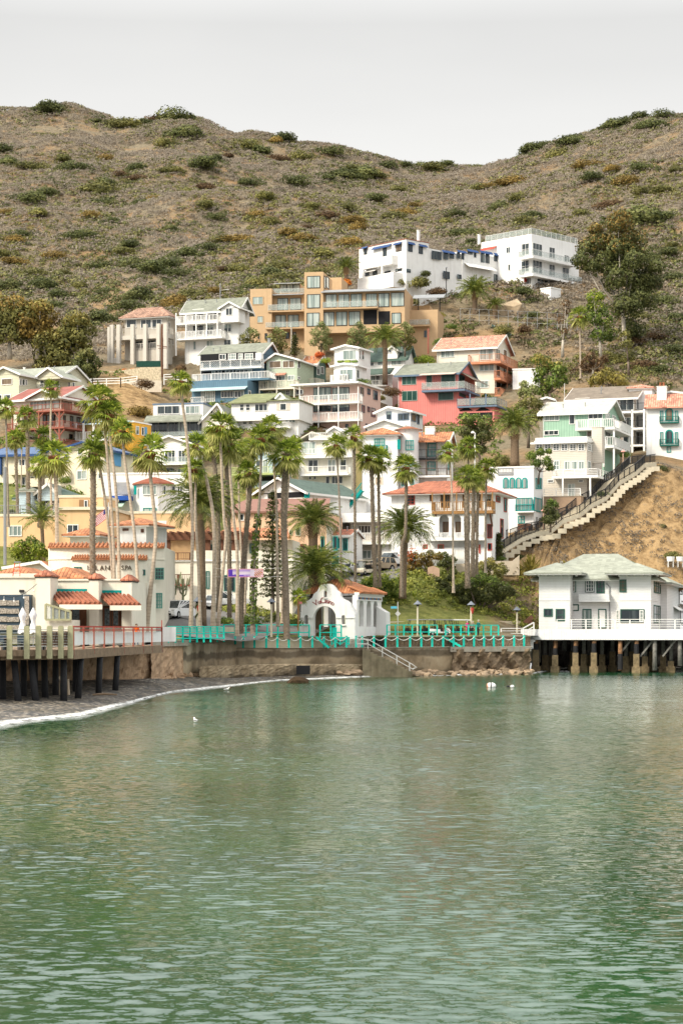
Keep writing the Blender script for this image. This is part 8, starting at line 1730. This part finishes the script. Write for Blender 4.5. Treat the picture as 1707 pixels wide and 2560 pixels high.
def pxwall(name,label,pts_,Y,th,mt,low):
    """pts_: top line in crop pixels"""
    A=P(cx(pts_[0][0]),cy(pts_[0][1]),Y);m_=MB();m_.prism([((P(cx(x),cy(y),Y)-A).x,(P(cx(x),cy(y),Y)-A).z) for x,y in list(pts_)+[(pts_[-1][0],low),(pts_[0][0],low)]][::-1],0,th);o=m_.build(name,mt);o.location=A;return tag(o,label,'wall')
CR(9);pxwall('stone_wall','curved cream rubble stone wall under the pillared house',[(55,1000),(120,985),(210,975),(400,948),(555,945)],352,1.0,stw,1110)
pxwall('stone_wall','low cream wall of the lane below the rubble stone wall',[(55,1070),(240,1052),(560,1062)],346,.6,M('cream_render',(.62,.54,.43),streak=.2),1160)
o=pxwall('hedge_screen','dark green netted screen above the rubble stone wall',[(345,895),(552,893)],353.5,.3,M('green_netting',(.01,.055,.04),var=.3,scale=4),945)
CR(7);pxwall('garden_wall','pink beige retaining wall between the round bushes on the bank',[(780,575),(830,560),(880,585)],249,.5,M('pinkish_wall',(.52,.35,.25),var=.2,streak=.3),720)
pxwall('garden_wall','tan ramp wall at the foot of the long stair',[(1020,545),(1110,540),(1330,520),(1500,520),(1560,470)],253.5,.6,M('ramp_concrete',(.50,.42,.32),streak=.2),640)
CR(8)
st_=P(cx(40),cy(1050),250);t_=thing('side_stair','concrete stair rising left of the mosaic building behind the round tree','stairs',st_,0);m_=MB()
for k in range(14):m_.box(-k*.42-.45,-k*.42,0,1.8,-1,k*.2+.2)
m_.build('steps',conc2,t_);m_=MB();m_.beam((.2,0,1.1),(-5.8,0,3.9),.06);[m_.beam((-k*1.4,0,k*.66),(-k*1.4,0,k*.66+1.15),.05) for k in range(5)];m_.build('handrail',grey,t_)
for x0,s_ in ((50,1),(200,-1)):
    a=P(cx(x0),cy(1000 if s_ > 0 else 1060),246);b_=P(cx(x0+75),cy(1060 if s_ > 0 else 1000),246);m_=MB();d=b_-a;m_.beam((0,0,0),tuple(d),.5,.5);m_.beam((0,0,-.6),tuple(d+Vector((0,0,-.6))),.3,.6);o=m_.build('stair_parapet',M('rust_parapet',(.30,.15,.10)));o.location=a;tag(o,'rust brown sloping stair parapet, %s of the pair before the mosaic building' % ('left' if s_ > 0 else 'right'),'parapet')
# ---------------------------------------------------------------- fan palms: label, crown, foot, distance, crown radius px, thickness, style, points between
FP=[
 ('slim fan palm at the far left edge standing before the blue tiled building',(15,1018),(22,1300),226,27,.19,'thin',((17,1100),(20,1200))),
 ('fan palm with a rough pale trunk before the brown deck house, far left',(69,1040),(72,1270),236,31,.34,'rough',()),
 ('short fan palm between the two leftmost taller palms',(40,1094),(46,1300),232,26,.25,'rough',((41,1150),)),
 ('very slim fan palm close behind the short left palms',(56,1078),(53,1290),240,22,.13,'thin',()),
 ('squat fan palm in front of the blue tiled roof, left',(110,1090),(107,1265),238,29,.33,'rough',()),
 ('tall slim fan palm crossing the maroon roof of the deck house',(129,970),(129,1280),234,26,.20,'thin',((128,1030),(127,1100))),
 ('low bushy fan palm behind the big left fan palm',(101,1160),(100,1300),225,29,.30,'rough',()),
 ('big green fan palm with a single grey trunk left of the island sign building',(135,1140),(144,1450),200,47,.34,'thin',((141,1220),(143,1320))),
 ('fan palm with the thickest shaggy trunk, over the start of the sign lettering',(233,1132),(233,1470),184,41,.38,'rough',((234,1250),(232,1340))),
 ('fan palm whose thin trunk leans right from behind the thickest shaggy trunk',(247,1105),(287,1500),186,36,.22,'thin',((250,1160),(262,1240),(274,1340))),
 ('tallest yellow green fan palm of the left group, crown against the bare slope',(250,1000),(287,1520),183,50,.24,'pale',((264,1085),(272,1180),(281,1300),(286,1420))),
 ('shaggy yellow fan palm just right of the tallest one',(275,1035),(300,1520),182,42,.24,'pale',((276,1095),(288,1200),(296,1320))),
 ('fan palm with a red brown collar before the orange side of the yellow house',(308,1076),(352,1566),176,34,.24,'pale',((310,1130),(325,1240),(337,1337),(345,1450))),
 ('broken looking fan palm with drooping fronds beside the red tiled turret bay',(378,1128),(367,1568),177,50,.30,'pale',((376,1180),(387,1290),(390,1345),(381,1440))),
 ('very tall thin fan palm crossing the brown slope left of the blue house',(452,952),(478,1570),190,32,.26,'pale',((456,1000),(470,1120),(481,1290),(480,1440))),
 ('small crowned fan palm just right of the very tall thin palm',(490,1110),(533,1572),193,34,.30,'pale',((503,1150),(520,1215),(534,1300),(536,1430))),
 ('little fan palm with the lowest crown left of centre',(486,1172),(501,1570),192,32,.22,'pale',((489,1210),(489,1290),(497,1430))),
 ('fan palm with a thick shaggy trunk behind the two left of centre',(531,1105),(547,1510),214,37,.33,'rough',((540,1200),(546,1330))),
 ('tall fan palm with dark crown in the middle of the palm row',(553,1065),(545,1572),198,43,.26,'pale',((552,1110),(560,1290),(565,1345),(556,1450))),
 ('fan palm with lime crown just right of the dark crowned middle palm',(577,1108),(593,1570),200,42,.26,'pale',((574,1150),(584,1290),(594,1400))),
 ('shaggy trunked fan palm standing behind the banner left end',(566,1128),(574,1535),216,32,.33,'rough',((568,1200),(573,1340))),
 ('slim fan palm crossing the banner',(597,1127),(606,1440),222,30,.19,'thin',((597,1165),(598,1260))),
 ('fan palm with a thick shaggy trunk just right of the slim one crossing the banner',(619,1180),(603,1565),206,34,.36,'rough',((624,1230),(616,1330),(606,1450))),
 ('dense fan palm crown before the small pale blue gable',(622,1122),(612,1560),222,33,.24,'thin',((620,1160),)),
 ('fan palm whose lower trunk is wrapped in green ivy',(652,1095),(632,1565),205,40,.26,'thin',((653,1140),(649,1250),(640,1340),(634,1450))),
 ('tall straight fan palm left of the conifer',(678,1068),(695,1545),209,37,.22,'thin',((681,1115),(690,1240),(693,1350))),
 ('fan palm with the stout shaggy trunk turning smooth at its foot, right of the conifer',(716,1136),(717,1578),207,45,.46,'halfrough',((713,1180),(710,1300),(714,1440))),
 ('fan palm crown behind the stout shaggy trunk, lime coloured',(735,1112),(706,1540),224,26,.24,'thin',((722,1200),(708,1400))),
 ('slim fan palm before the cream four storey house',(841,1112),(853,1440),226,32,.19,'thin',((843,1150),(850,1290))),
 ('slim fan palm before the yellow sided wall of the cream house',(884,1090),(888,1450),232,32,.20,'rough',((885,1140),(887,1280))),
 ('left fan palm of the close pair before the tall white villa, thick trunk',(922,1140),(938,1450),234,34,.33,'rough',((929,1190),(932,1290))),
 ('right fan palm of the close pair before the tall white villa, red collar',(949,1148),(949,1450),235,35,.24,'rough',((946,1190),(947,1280))),
 ('dark fan palm before the tall white villa turret, leaning trunk',(1013,1168),(1004,1475),228,38,.24,'rough',((1015,1220),(1013,1330),(1004,1370))),
 ('thin fan palm in front of the iron railed loggia',(1120,1130),(1133,1465),232,28,.19,'thin',((1125,1165),(1131,1280),(1132,1380))),
 ('tallest fan palm of the right cluster, beside the white pole light',(1170,1115),(1170,1440),240,31,.20,'thin',((1170,1160),(1169,1250))),
 ('fan palm with a thick pale shaggy trunk in the right cluster',(1166,1190),(1168,1450),233,31,.42,'rough',((1166,1250),)),
 ('fan palm with the lime crown in the right cluster',(1184,1192),(1181,1420),236,26,.34,'rough',()),
 ('fan palm with a brown trunk just right of the lime crowned one',(1194,1205),(1191,1415),241,24,.24,'rough',()),
 ('rightmost fan palm of the right cluster, over the tile roof end',(1215,1168),(1213,1415),238,29,.20,'thin',((1215,1210),(1213,1300))),
 ('lone fan palm on the upper right slope before the weeping tree',(1447,790),(1450,935),352,28,.26,'thin',((1449,850),)),
]
for lb,c,f,Y,r_,th,sty,mids in FP:
    t_=fanpalm(lb,c,f,Y,r_,th,sty,mids,group=None)
    if 'ivy' in lb:
        pts_=[];nn=[]
        for k in range(900):
            t=rs.rand();pz=np.interp(t,[0,1],[1285,1560]);px_=np.interp(pz,[1285,1340,1450,1565],[646,640,634,632]);q=P(px_,pz,205)-P(632,1565,205);a=rs.rand()*6.28;pts_.append((q.x+.36*math.cos(a),.36*math.sin(a),q.z));nn.append((math.cos(a),math.sin(a),.3))
        cardmesh('ivy',np.array(pts_),.26*(.6+.7*rs.rand(900)),np.array(nn),.8,mt=LF['green'],parent=t_)
for lb,c,f,Y,r_,th,nf in [
 ('huge feather palm with a dark bossed trunk left of the banner',(502,1262),(506,1545),203,92,.42,64),('round headed feather palm behind the lower one, beside the conifer',(782,1305),(784,1440),232,70,.55,56),
 ('low feather palm spreading over the gateway gable with a pineapple shaped trunk',(790,1432),(789,1555),221,88,.62,60),('yellow green feather palm in front of the arched villa and the parked cars',(1012,1325),(1006,1480),238,74,.42,58),
 ('feather palm with a thick trunk above the dark green dormer roof',(963,848),(962,950),346,48,.42,48),('feather palm on the dark slope left of the mint green house',(1286,1062),(1286,1152),292,56,.62,54),
 ('feather palm on the upper bank below the long white villa',(1186,728),(1186,790),390,46,.5,54),('smaller feather palm right of the one below the long white villa',(1236,762),(1235,800),388,24,.38,34),
 ('feather palm behind the tan tower with orange flowers at its foot',(865,668),(865,712),396,33,.42,44)]:
    datepalm(lb,c,f,Y,r_*1.08,th,nfr=int(nf*1.25),group=None)
datepalm('queen palm with loose arching fronds in front of the peach building at the left',(105,1300),(110,1400),208,62,.2,nfr=26,group=None,name='queen_palm',droop=.9)
fanpalm('young fan palm with dark leaves between the conifer and the gateway',(746,1490),(748,1530),216,22,.15,'rough',(),None)
# ---------------------------------------------------------------- broadleaf trees
B=[(1500,600,38),(1540,565,34),(1575,600,40),(1465,620,26),(1450,655,26),(1520,650,45),(1585,655,42),(1545,700,45),(1600,700,36),(1475,670,22),(1625,700,34),(1600,750,40),(1560,770,40),(1580,820,34),(1635,670,24),(1545,620,40),(1490,570,20),(1550,545,22)]
tree('eucalyptus','huge dark eucalyptus with rusty tips at the right beside the white hilltop block',1560,860,370,B,'dark',.5,1.5,.4,barkp,kind2='rust')
tree('eucalyptus','weeping pale green tree standing in front of the huge eucalyptus',1500,890,362,[(1480,745,20),(1495,770,28),(1510,800,30),(1480,800,22),(1520,835,26),(1490,840,22),(1475,770,16),(1500,740,14)],'green',.5,.7,.25,barkp,kind2='lime')
tree('bare_tree','tall bare pale trunked tree left of the weeping tree on the slope',1405,885,360,[(1412,760,14),(1400,800,14),(1420,780,12),(1408,830,12)],'brown',.4,.25,.25,barkp)
tree('acacia_tree','spreading bright yellow green tree above the small white hut',1375,1010,332,[(1345,900,20),(1370,912,22),(1395,925,22),(1350,930,20),(1405,950,20),(1380,960,24),(1360,975,20),(1345,950,16)],'green',.5,.8,.25,kind2='yel')
tree('dry_bush_tree','yellow dry shrub tree above the brown apartment roof',1515,970,335,[(1490,950,22),(1515,940,24),(1540,950,22),(1560,960,14)],'yel',.5,.9,.2)
tree('bare_bush','grey leafless bush tree left of the yellow dry shrub',1480,940,345,[(1465,910,20),(1490,905,20),(1510,900,14),(1475,890,14)],'brown',.5,.45,.15,barkp)
tree('brown_tree','thin brown leaved tree on the slope right of the dark trunk',1570,930,345,[(1565,860,18),(1575,890,18),(1560,835,12)],'olive',.5,.6,.2)
tree('pepper_tree','tall airy green tree behind the feather palm left of the mint green house',1320,1110,300,[(1310,980,18),(1330,975,18),(1320,1005,24),(1345,1010,18),(1300,1020,20),(1335,1040,22),(1310,960,12),(1350,1040,16)],'olive',.36,.9,.2,kind2='pale')
tree('cherry_tree','dense dark green round tree right of the tall white villa below the coral house',1200,1160,300,[(1165,1050,22),(1190,1055,26),(1215,1060,24),(1180,1085,26),(1210,1090,26),(1160,1080,18),(1195,1120,24),(1170,1110,16)],'dark',.34,1.2,.2,kind2='green')
tree('small_tree','small dark tree in front of the beige clapboard house balcony',1345,1200,273,[(1328,1140,15),(1350,1130,14),(1365,1155,16),(1372,1128,9),(1340,1160,14),(1375,1170,12)],'green',.28,1.2,.12)
tree('cypress','dense green clipped tree beside the stair below the brown terrace',1375,1320,265,[(1370,1275,16),(1385,1262,14),(1370,1300,18),(1385,1290,16),(1375,1255,10)],'dark',.28,1.4,.12,kind2='green')
tree('round_tree','broad dark green round tree behind the three people',1196,1560,244,[(1145,1478,20),(1170,1465,24),(1200,1450,26),(1230,1462,26),(1255,1475,24),(1185,1490,26),(1215,1492,26),(1245,1490,22),(1275,1480,16),(1160,1500,14)],'dark',.26,1.3,.3,kind2='green')
tree('round_tree','lighter olive round bush crown just above the broad dark tree',1225,1470,250,[(1200,1420,18),(1225,1412,22),(1250,1425,20),(1215,1440,18),(1240,1445,18)],'olive',.26,1.3,.25,kind2='yel')
tree('juniper','dark pointed evergreen at the left side of the round tree',1115,1500,246,[(1110,1460,14),(1125,1445,13),(1135,1430,10),(1100,1475,12),(1120,1475,14),(1095,1450,9)],'dark',.24,1.4,.15)
tree('bougainvillea_tree','small tree with a patch of red flowers right of the parked pickup',1030,1440,251,[(1020,1400,15),(1035,1390,13),(1025,1420,14),(1040,1410,12)],'rust',.24,1.3,.12,kind2='olive')
cardmesh('red_blossom',rs.normal(size=(160,3))*.45,.22,None,.8,mt=LF['red']).location=P(1020,1385,250.2);tag(bpy.context.scene.objects['red_blossom'],'cluster of red blossom at the top of the small tree by the pickup','flowers')
tree('round_tree','rusty leaved spreading tree between the red flowered tree and the dark evergreen',1067,1450,250,[(1055,1395,14),(1075,1388,16),(1095,1392,14),(1070,1408,14),(1050,1410,10)],'rust',.24,1.2,.14,kind2='olive')
tree('round_tree','dark tree behind the thin palm trunk right of the rusty tree',1120,1440,253,[(1110,1392,15),(1128,1400,14),(1105,1410,14),(1125,1415,14)],'dark',.25,1.2,.14)
tree('hedge','bright yellow green rounded shrub mass behind the gateway roof',950,1560,240,[(915,1460,20),(935,1455,22),(960,1455,22),(985,1462,20),(930,1480,22),(965,1485,24),(995,1485,16),(950,1510,24)],'green',.26,1.2,.2,kind2='lime')
tree('flowering_bush','yellow green bush with pink flowers behind the left tile roofs',75,1440,205,[(50,1370,22),(75,1360,24),(100,1375,22),(60,1395,22),(90,1400,22),(112,1385,14),(40,1385,14)],'lime',.26,1.1,.2,kind2='green')
for a,(x,y,k1,k2,lb) in enumerate([(625,850,'olive','pale','pale green willowy tree between the white balcony house and the tan house'),(692,850,'olive','pale','pale green tree in front of the recessed tan balconies'),(803,838,'pale','pale','pale yellow green tree before the tan tower'),(897,838,'pale','pale','pale yellow green tree left of the feather palm before the tan base wall'),(1012,838,'olive','pale','pale green tree right of the feather palm before the tan base wall')]):
    tree('pepper_tree',lb,x,y+45,356-a,[(x-14,y-5,15),(x+10,y-12,16),(x,y+8,18),(x-18,y+18,14),(x+18,y+14,14),(x,y-24,12),(x+6,y+28,14)],k1,.40,.8,.14,kind2=k2,aspect=.45)
for x,y,w_,k1,k2,lb in [(25,800,70,'olive','rust','rusty orange eucalyptus mass at the far left edge'),(95,800,55,'rust','yel','rust tipped eucalyptus left of the yellow green tree'),(190,830,52,'olive','yel','brown red eucalyptus above the yellow green tree'),(135,880,62,'olive','lime','yellow green domed tree above the grey gables'),(215,910,40,'dark','olive','dark green tree just right of the yellow green domed tree')]:
    q=[(x+w_*.9*math.cos(i*1.26)*(.6 if i else 0),y+w_*.7*math.sin(i*1.26)*(.6 if i else 0)-w_*.1,w_*.5) for i in range(8)]+[(x-w_*.3,y-w_*.6,w_*.4),(x+w_*.35,y-w_*.55,w_*.38),(x,y+w_*.6,w_*.5),(x+w_*.5,y+w_*.6,w_*.4),(x-w_*.5,y+w_*.6,w_*.4)]
    if 'olive' == k1 and k2 == 'lime':kk2='yel'
    else:kk2='rust' if k2 == 'orange' else k2
    tree('eucalyptus',lb,x,y+90,358 if w_ > 45 else 345,q,k1,.62,.7,.4,barkp,kind2=kk2)
for x,y,w_,k,Y,lb in [(365,965,62,'brown',341,'brown grey shrub on the bare slope below the pillared house'),(452,925,50,'brown',350,'brown leaved shrub between the pillared house and the blue house'),(455,945,45,'green',347,'green shrub below the brown one left of the blue house'),(1060,905,62,'lime',350,'bright lime round bush above the coral red house'),(1100,860,50,'green',362,'green bush right of the tan house'),(1130,820,40,'green',372,'green creeper bush below the tan courtyard'),(1150,850,45,'rust',368,'orange brown bush right of the green one below the tan courtyard'),
   (1310,735,70,'dark',396,'dark green tree bush below the white hilltop block'),(1062,688,42,'dark',394,'round clipped tree before the long white villa'),(1000,712,55,'olive',393,'olive bush below the villa corner'),(1050,715,80,'olive',392,'wide olive shrub bank below the long white villa'),(1095,735,60,'brown',390,'brown shrub below the long white villa'),(1330,790,44,'dark',386,'dark shrub on the upper bank by the wire fence'),(1310,830,60,'brown',378,'brown shrub on the bank below the wire fence'),(1350,905,60,'dark',360,'dark shrub beside the salmon roofed house'),
   (1260,830,60,'olive',375,'olive shrub above the salmon tiled roof'),(1020,760,70,'olive',385,'shrub right of the tan pergola'),(1095,790,40,'yel',380,'yellow green shrub beside the tan courtyard'),(975,985,62,'brown',336,'brown tangle of brush left of the coral red house'),(950,1000,40,'yel',334,'orange yellow bush left of the coral red house'),(800,890,40,'red',351,'red leaved bush behind the orange roofed green cottage'),(815,905,36,'lime',348,'lime bush beside the red leaved bush'),
   (350,1040,90,'rust',330,'low orange flowered hedge at the foot of the bare slope'),(310,930,30,'orange',353,'orange flowering bush between the pillars, left one'),(335,928,26,'orange',353,'orange flowering bush between the pillars, right one'),(865,712,50,'orange',395,'orange flowering bush at the foot of the palm behind the tan tower'),(905,960,50,'green',335,'green shrub above the white two level house'),(1690,1235,90,'dark',289,'dark green bush mass at the right cliff edge, upper'),(1650,1180,60,'dark',288,'dark shrub beside the top of the long stair'),
   (1700,1290,70,'dark',283,'dark green bush mass at the right cliff edge, lower'),(1655,1320,36,'dark',277,'small dark green shrub alone on the ochre cliff'),(1680,1395,60,'olive',270,'olive shrubs at the cliff foot behind the boathouse roof'),(1570,1210,40,'green',284,'green shrub between the beige house and the stair'),(1505,1240,44,'green',277,'round green shrub beside the beige house balcony'),(1250,1165,90,'olive',293,'olive ground shrubs on the dark slope below the feather palm'),(1180,1180,70,'dark',296,'dark shrubs under the dense round tree'),
   (1560,1140,40,'green',296,'green shrub under the mint house balconies'),(1300,1400,50,'dark',262,'dark shrub before the timber gate'),(1245,1400,40,'green',258,'climbing green shrub beside the red arched window'),(1260,1425,60,'green',256,'green shrub at the foot of the long stair'),(905,1300,44,'green',266,'green bush beside the teal outside stair'),(715,1110,40,'olive',306,'small olive tree beside the white house in the middle'),(700,1080,34,'olive',308,'small leafy bush beside the white house in the middle'),
   (640,1240,70,'yel',262,'yellow green shrubs behind the palm trunks'),(690,1235,50,'lime',264,'lime shrubs left of the dark green roof'),(165,1205,46,'green',255,'green bush by the cream house, left'),(25,1290,60,'dark',236,'dark green garden shrubs at the far left'),(395,1552,36,'dark',195,'dark hedge behind the minivan'),(625,1560,80,'green',214,'green shrubs among the palm feet'),(680,1555,70,'dark',216,'dark hedge among the palm feet, right'),(560,1558,60,'green',212,'green shrubs among the palm feet, left'),(735,1560,50,'green',218,'green shrubs left of the gateway'),
   (1050,1545,60,'green',243,'feathery green shrub on the bank behind the golf carts'),(1090,1520,70,'olive',247,'olive shrub on the bank left of the round tree'),(1010,1540,70,'green',242,'green shrub on the bank right of the gateway roof'),(1140,1540,80,'brown',246,'dry brown ground shrub under the round tree'),(1250,1560,70,'olive',247,'ground shrub on the bank right of the round tree trunk'),(1080,1480,70,'olive',250,'olive shrub below the pink beige wall'),(1570,1420,60,'olive',266,'scrubby bush above the boathouse roof ridge')]:
    bush(x,y,w_,k,lb,None,Y,name='shrub',h=.85)
# conifers
def conifer(name,label,px,py,top,wpx,Y,kind,tiers=16,open_=.5):
    b0=P(px,py,Y);t_=thing(name,label,'conifer',b0,0);H=(py-top)*Y/F;Wd=wpx*Y/F/2;m_=MB();m_.tube([(0,0,-.5),(0,0,H)],[.22,.03],8);m_.build('trunk',bark,t_);Cs=[];Ns=[];lb=MB()
    for i in range(tiers):
        f=i/tiers;z=H*(.10+.88*f);r_=Wd*(1-f)**.75+.1;nb=7
        for k in range(nb):
            a=k*6.283/nb+i*.7;L_=r_*rs.uniform(.75,1.1);lb.tube([(0,0,z),(L_*math.cos(a),L_*math.sin(a),z+.12*L_)],[.04,.015],4)
            n=int(14*L_)+8;t=.25+.8*rs.rand(n);p=np.stack([L_*t*math.cos(a),L_*t*math.sin(a),z+.12*L_*t],-1)+rs.normal(size=(n,3))*np.array([.16,.16,.13])*(1 if open_ < .6 else .7);Cs.append(p);Ns.append(np.tile([0,0,.8],(n,1)))
    lb.build('branches',bark,t_);C=np.concatenate(Cs);cardmesh('foliage',C,.34*(.6+.7*rs.rand(len(C))),np.concatenate(Ns),.5,mt=LF[kind],parent=t_)
conifer('norfolk_pine','tall dark tiered conifer right of the banner between palm trunks',682,1520,1215,78,216,'dark',22);conifer('young_pine','small conifer beside the thin pole above the sage house',737,892,832,26,351,'dark',10)
conifer('juniper_cone','narrow green conifer at the foot of the cream gate pier',1245,1395,1330,24,258,'dark',10)
# spiky yellow phormium, agaves, cactus
def spiky(name,label,px,py,Y,r_,n,mt,wd=.12,cat='plant',up=.35):
    b0=P(px,py,Y);s_=r_*Y/F;m_=MB();r2=random.Random(int(px))
    for k in range(n):
        a=k*2.4;e=R(r2.uniform(20,85));L_=s_*r2.uniform(.7,1.15);d=Vector((math.cos(a)*math.cos(e),math.sin(a)*math.cos(e),math.sin(e)));sd_=Vector((-math.sin(a),math.cos(a),0))*wd;p=[Vector((0,0,0)),d*L_*.5,d*L_*.85+Vector((0,0,-L_*.06)),d*L_+Vector((math.cos(a),math.sin(a),0))*L_*.08+Vector((0,0,-L_*.16))]
        m_.face([p[0]-sd_*.6,p[0]+sd_*.6,p[1]+sd_,p[1]-sd_]);m_.face([p[1]-sd_,p[1]+sd_,p[2]+sd_*.6,p[2]-sd_*.6]);m_.face([p[2]-sd_*.6,p[2]+sd_*.6,p[3]])
    o=m_.build(name,mt);o.location=b0;return tag(o,label,cat)
spiky('flax_plant','big spiky yellow green flax plant behind the boathouse left roof',1325,1432,256,52,90,LF['yel'],.14);spiky('flax_plant','smaller spiky yellow plant right of the big flax',1412,1425,258,28,40,LF['yel'],.12);spiky('flax_plant','spiky yellow plant far left of the cliff foot',1300,1440,254,34,40,LF['yel'],.12)
ag=M('agave_blue',(.22,.30,.27));spiky('agave','blue grey agave on the bank above the salmon roof, left one',1232,822,381,14,26,ag,.22);spiky('agave','blue grey agave on the bank above the salmon roof, right one',1270,842,377,16,30,ag,.22);spiky('agave','blue grey agave beside the rock outcrop',1287,755,392,9,20,ag,.2)
spiky('spiky_fern','blue green spiky clump on the bank behind the hooded lamp',1062,1545,241,32,120,LF['dark'],.07);spiky('palm_shrub','low palm shrub on the bank right of the spiky clump',1088,1505,245,20,30,LF['green'],.1);spiky('palm_shrub','low lime palm shrub on the bank behind the gateway roof',1035,1500,243,26,40,LF['lime'],.1)
for x,lb in ((432,'tall pale candelabra cactus, left one beside the restaurant wall'),(458,'tall pale candelabra cactus, right one with more arms')):
    b0=P(x,1510,206);t_=MB();t_.tube([(0,0,0),(0,0,2.6)],.12,6)
    for k in range(7):a=k*2.4;q=.3+.08*k;t_.tube([(0,0,.7+.2*k),(q*math.cos(a),q*math.sin(a)*.6,1.0+.2*k),(q*1.4*math.cos(a),q*1.4*math.sin(a)*.6,2.0+.22*k)],[.08,.09,.06],5)
    o=t_.build('cactus',M('pale_cactus_skin',(.36,.38,.22),var=.2));o.location=b0;tag(o,lb,'cactus')
rock('rock_outcrop','pale rock outcrop on the bank beside the smaller hilltop palm',P(1262,772,392)-Vector((0,0,1)),(3.8,2.5,2.6),M('pale_outcrop',(.42,.32,.21),var=.3,bump=.6),9)
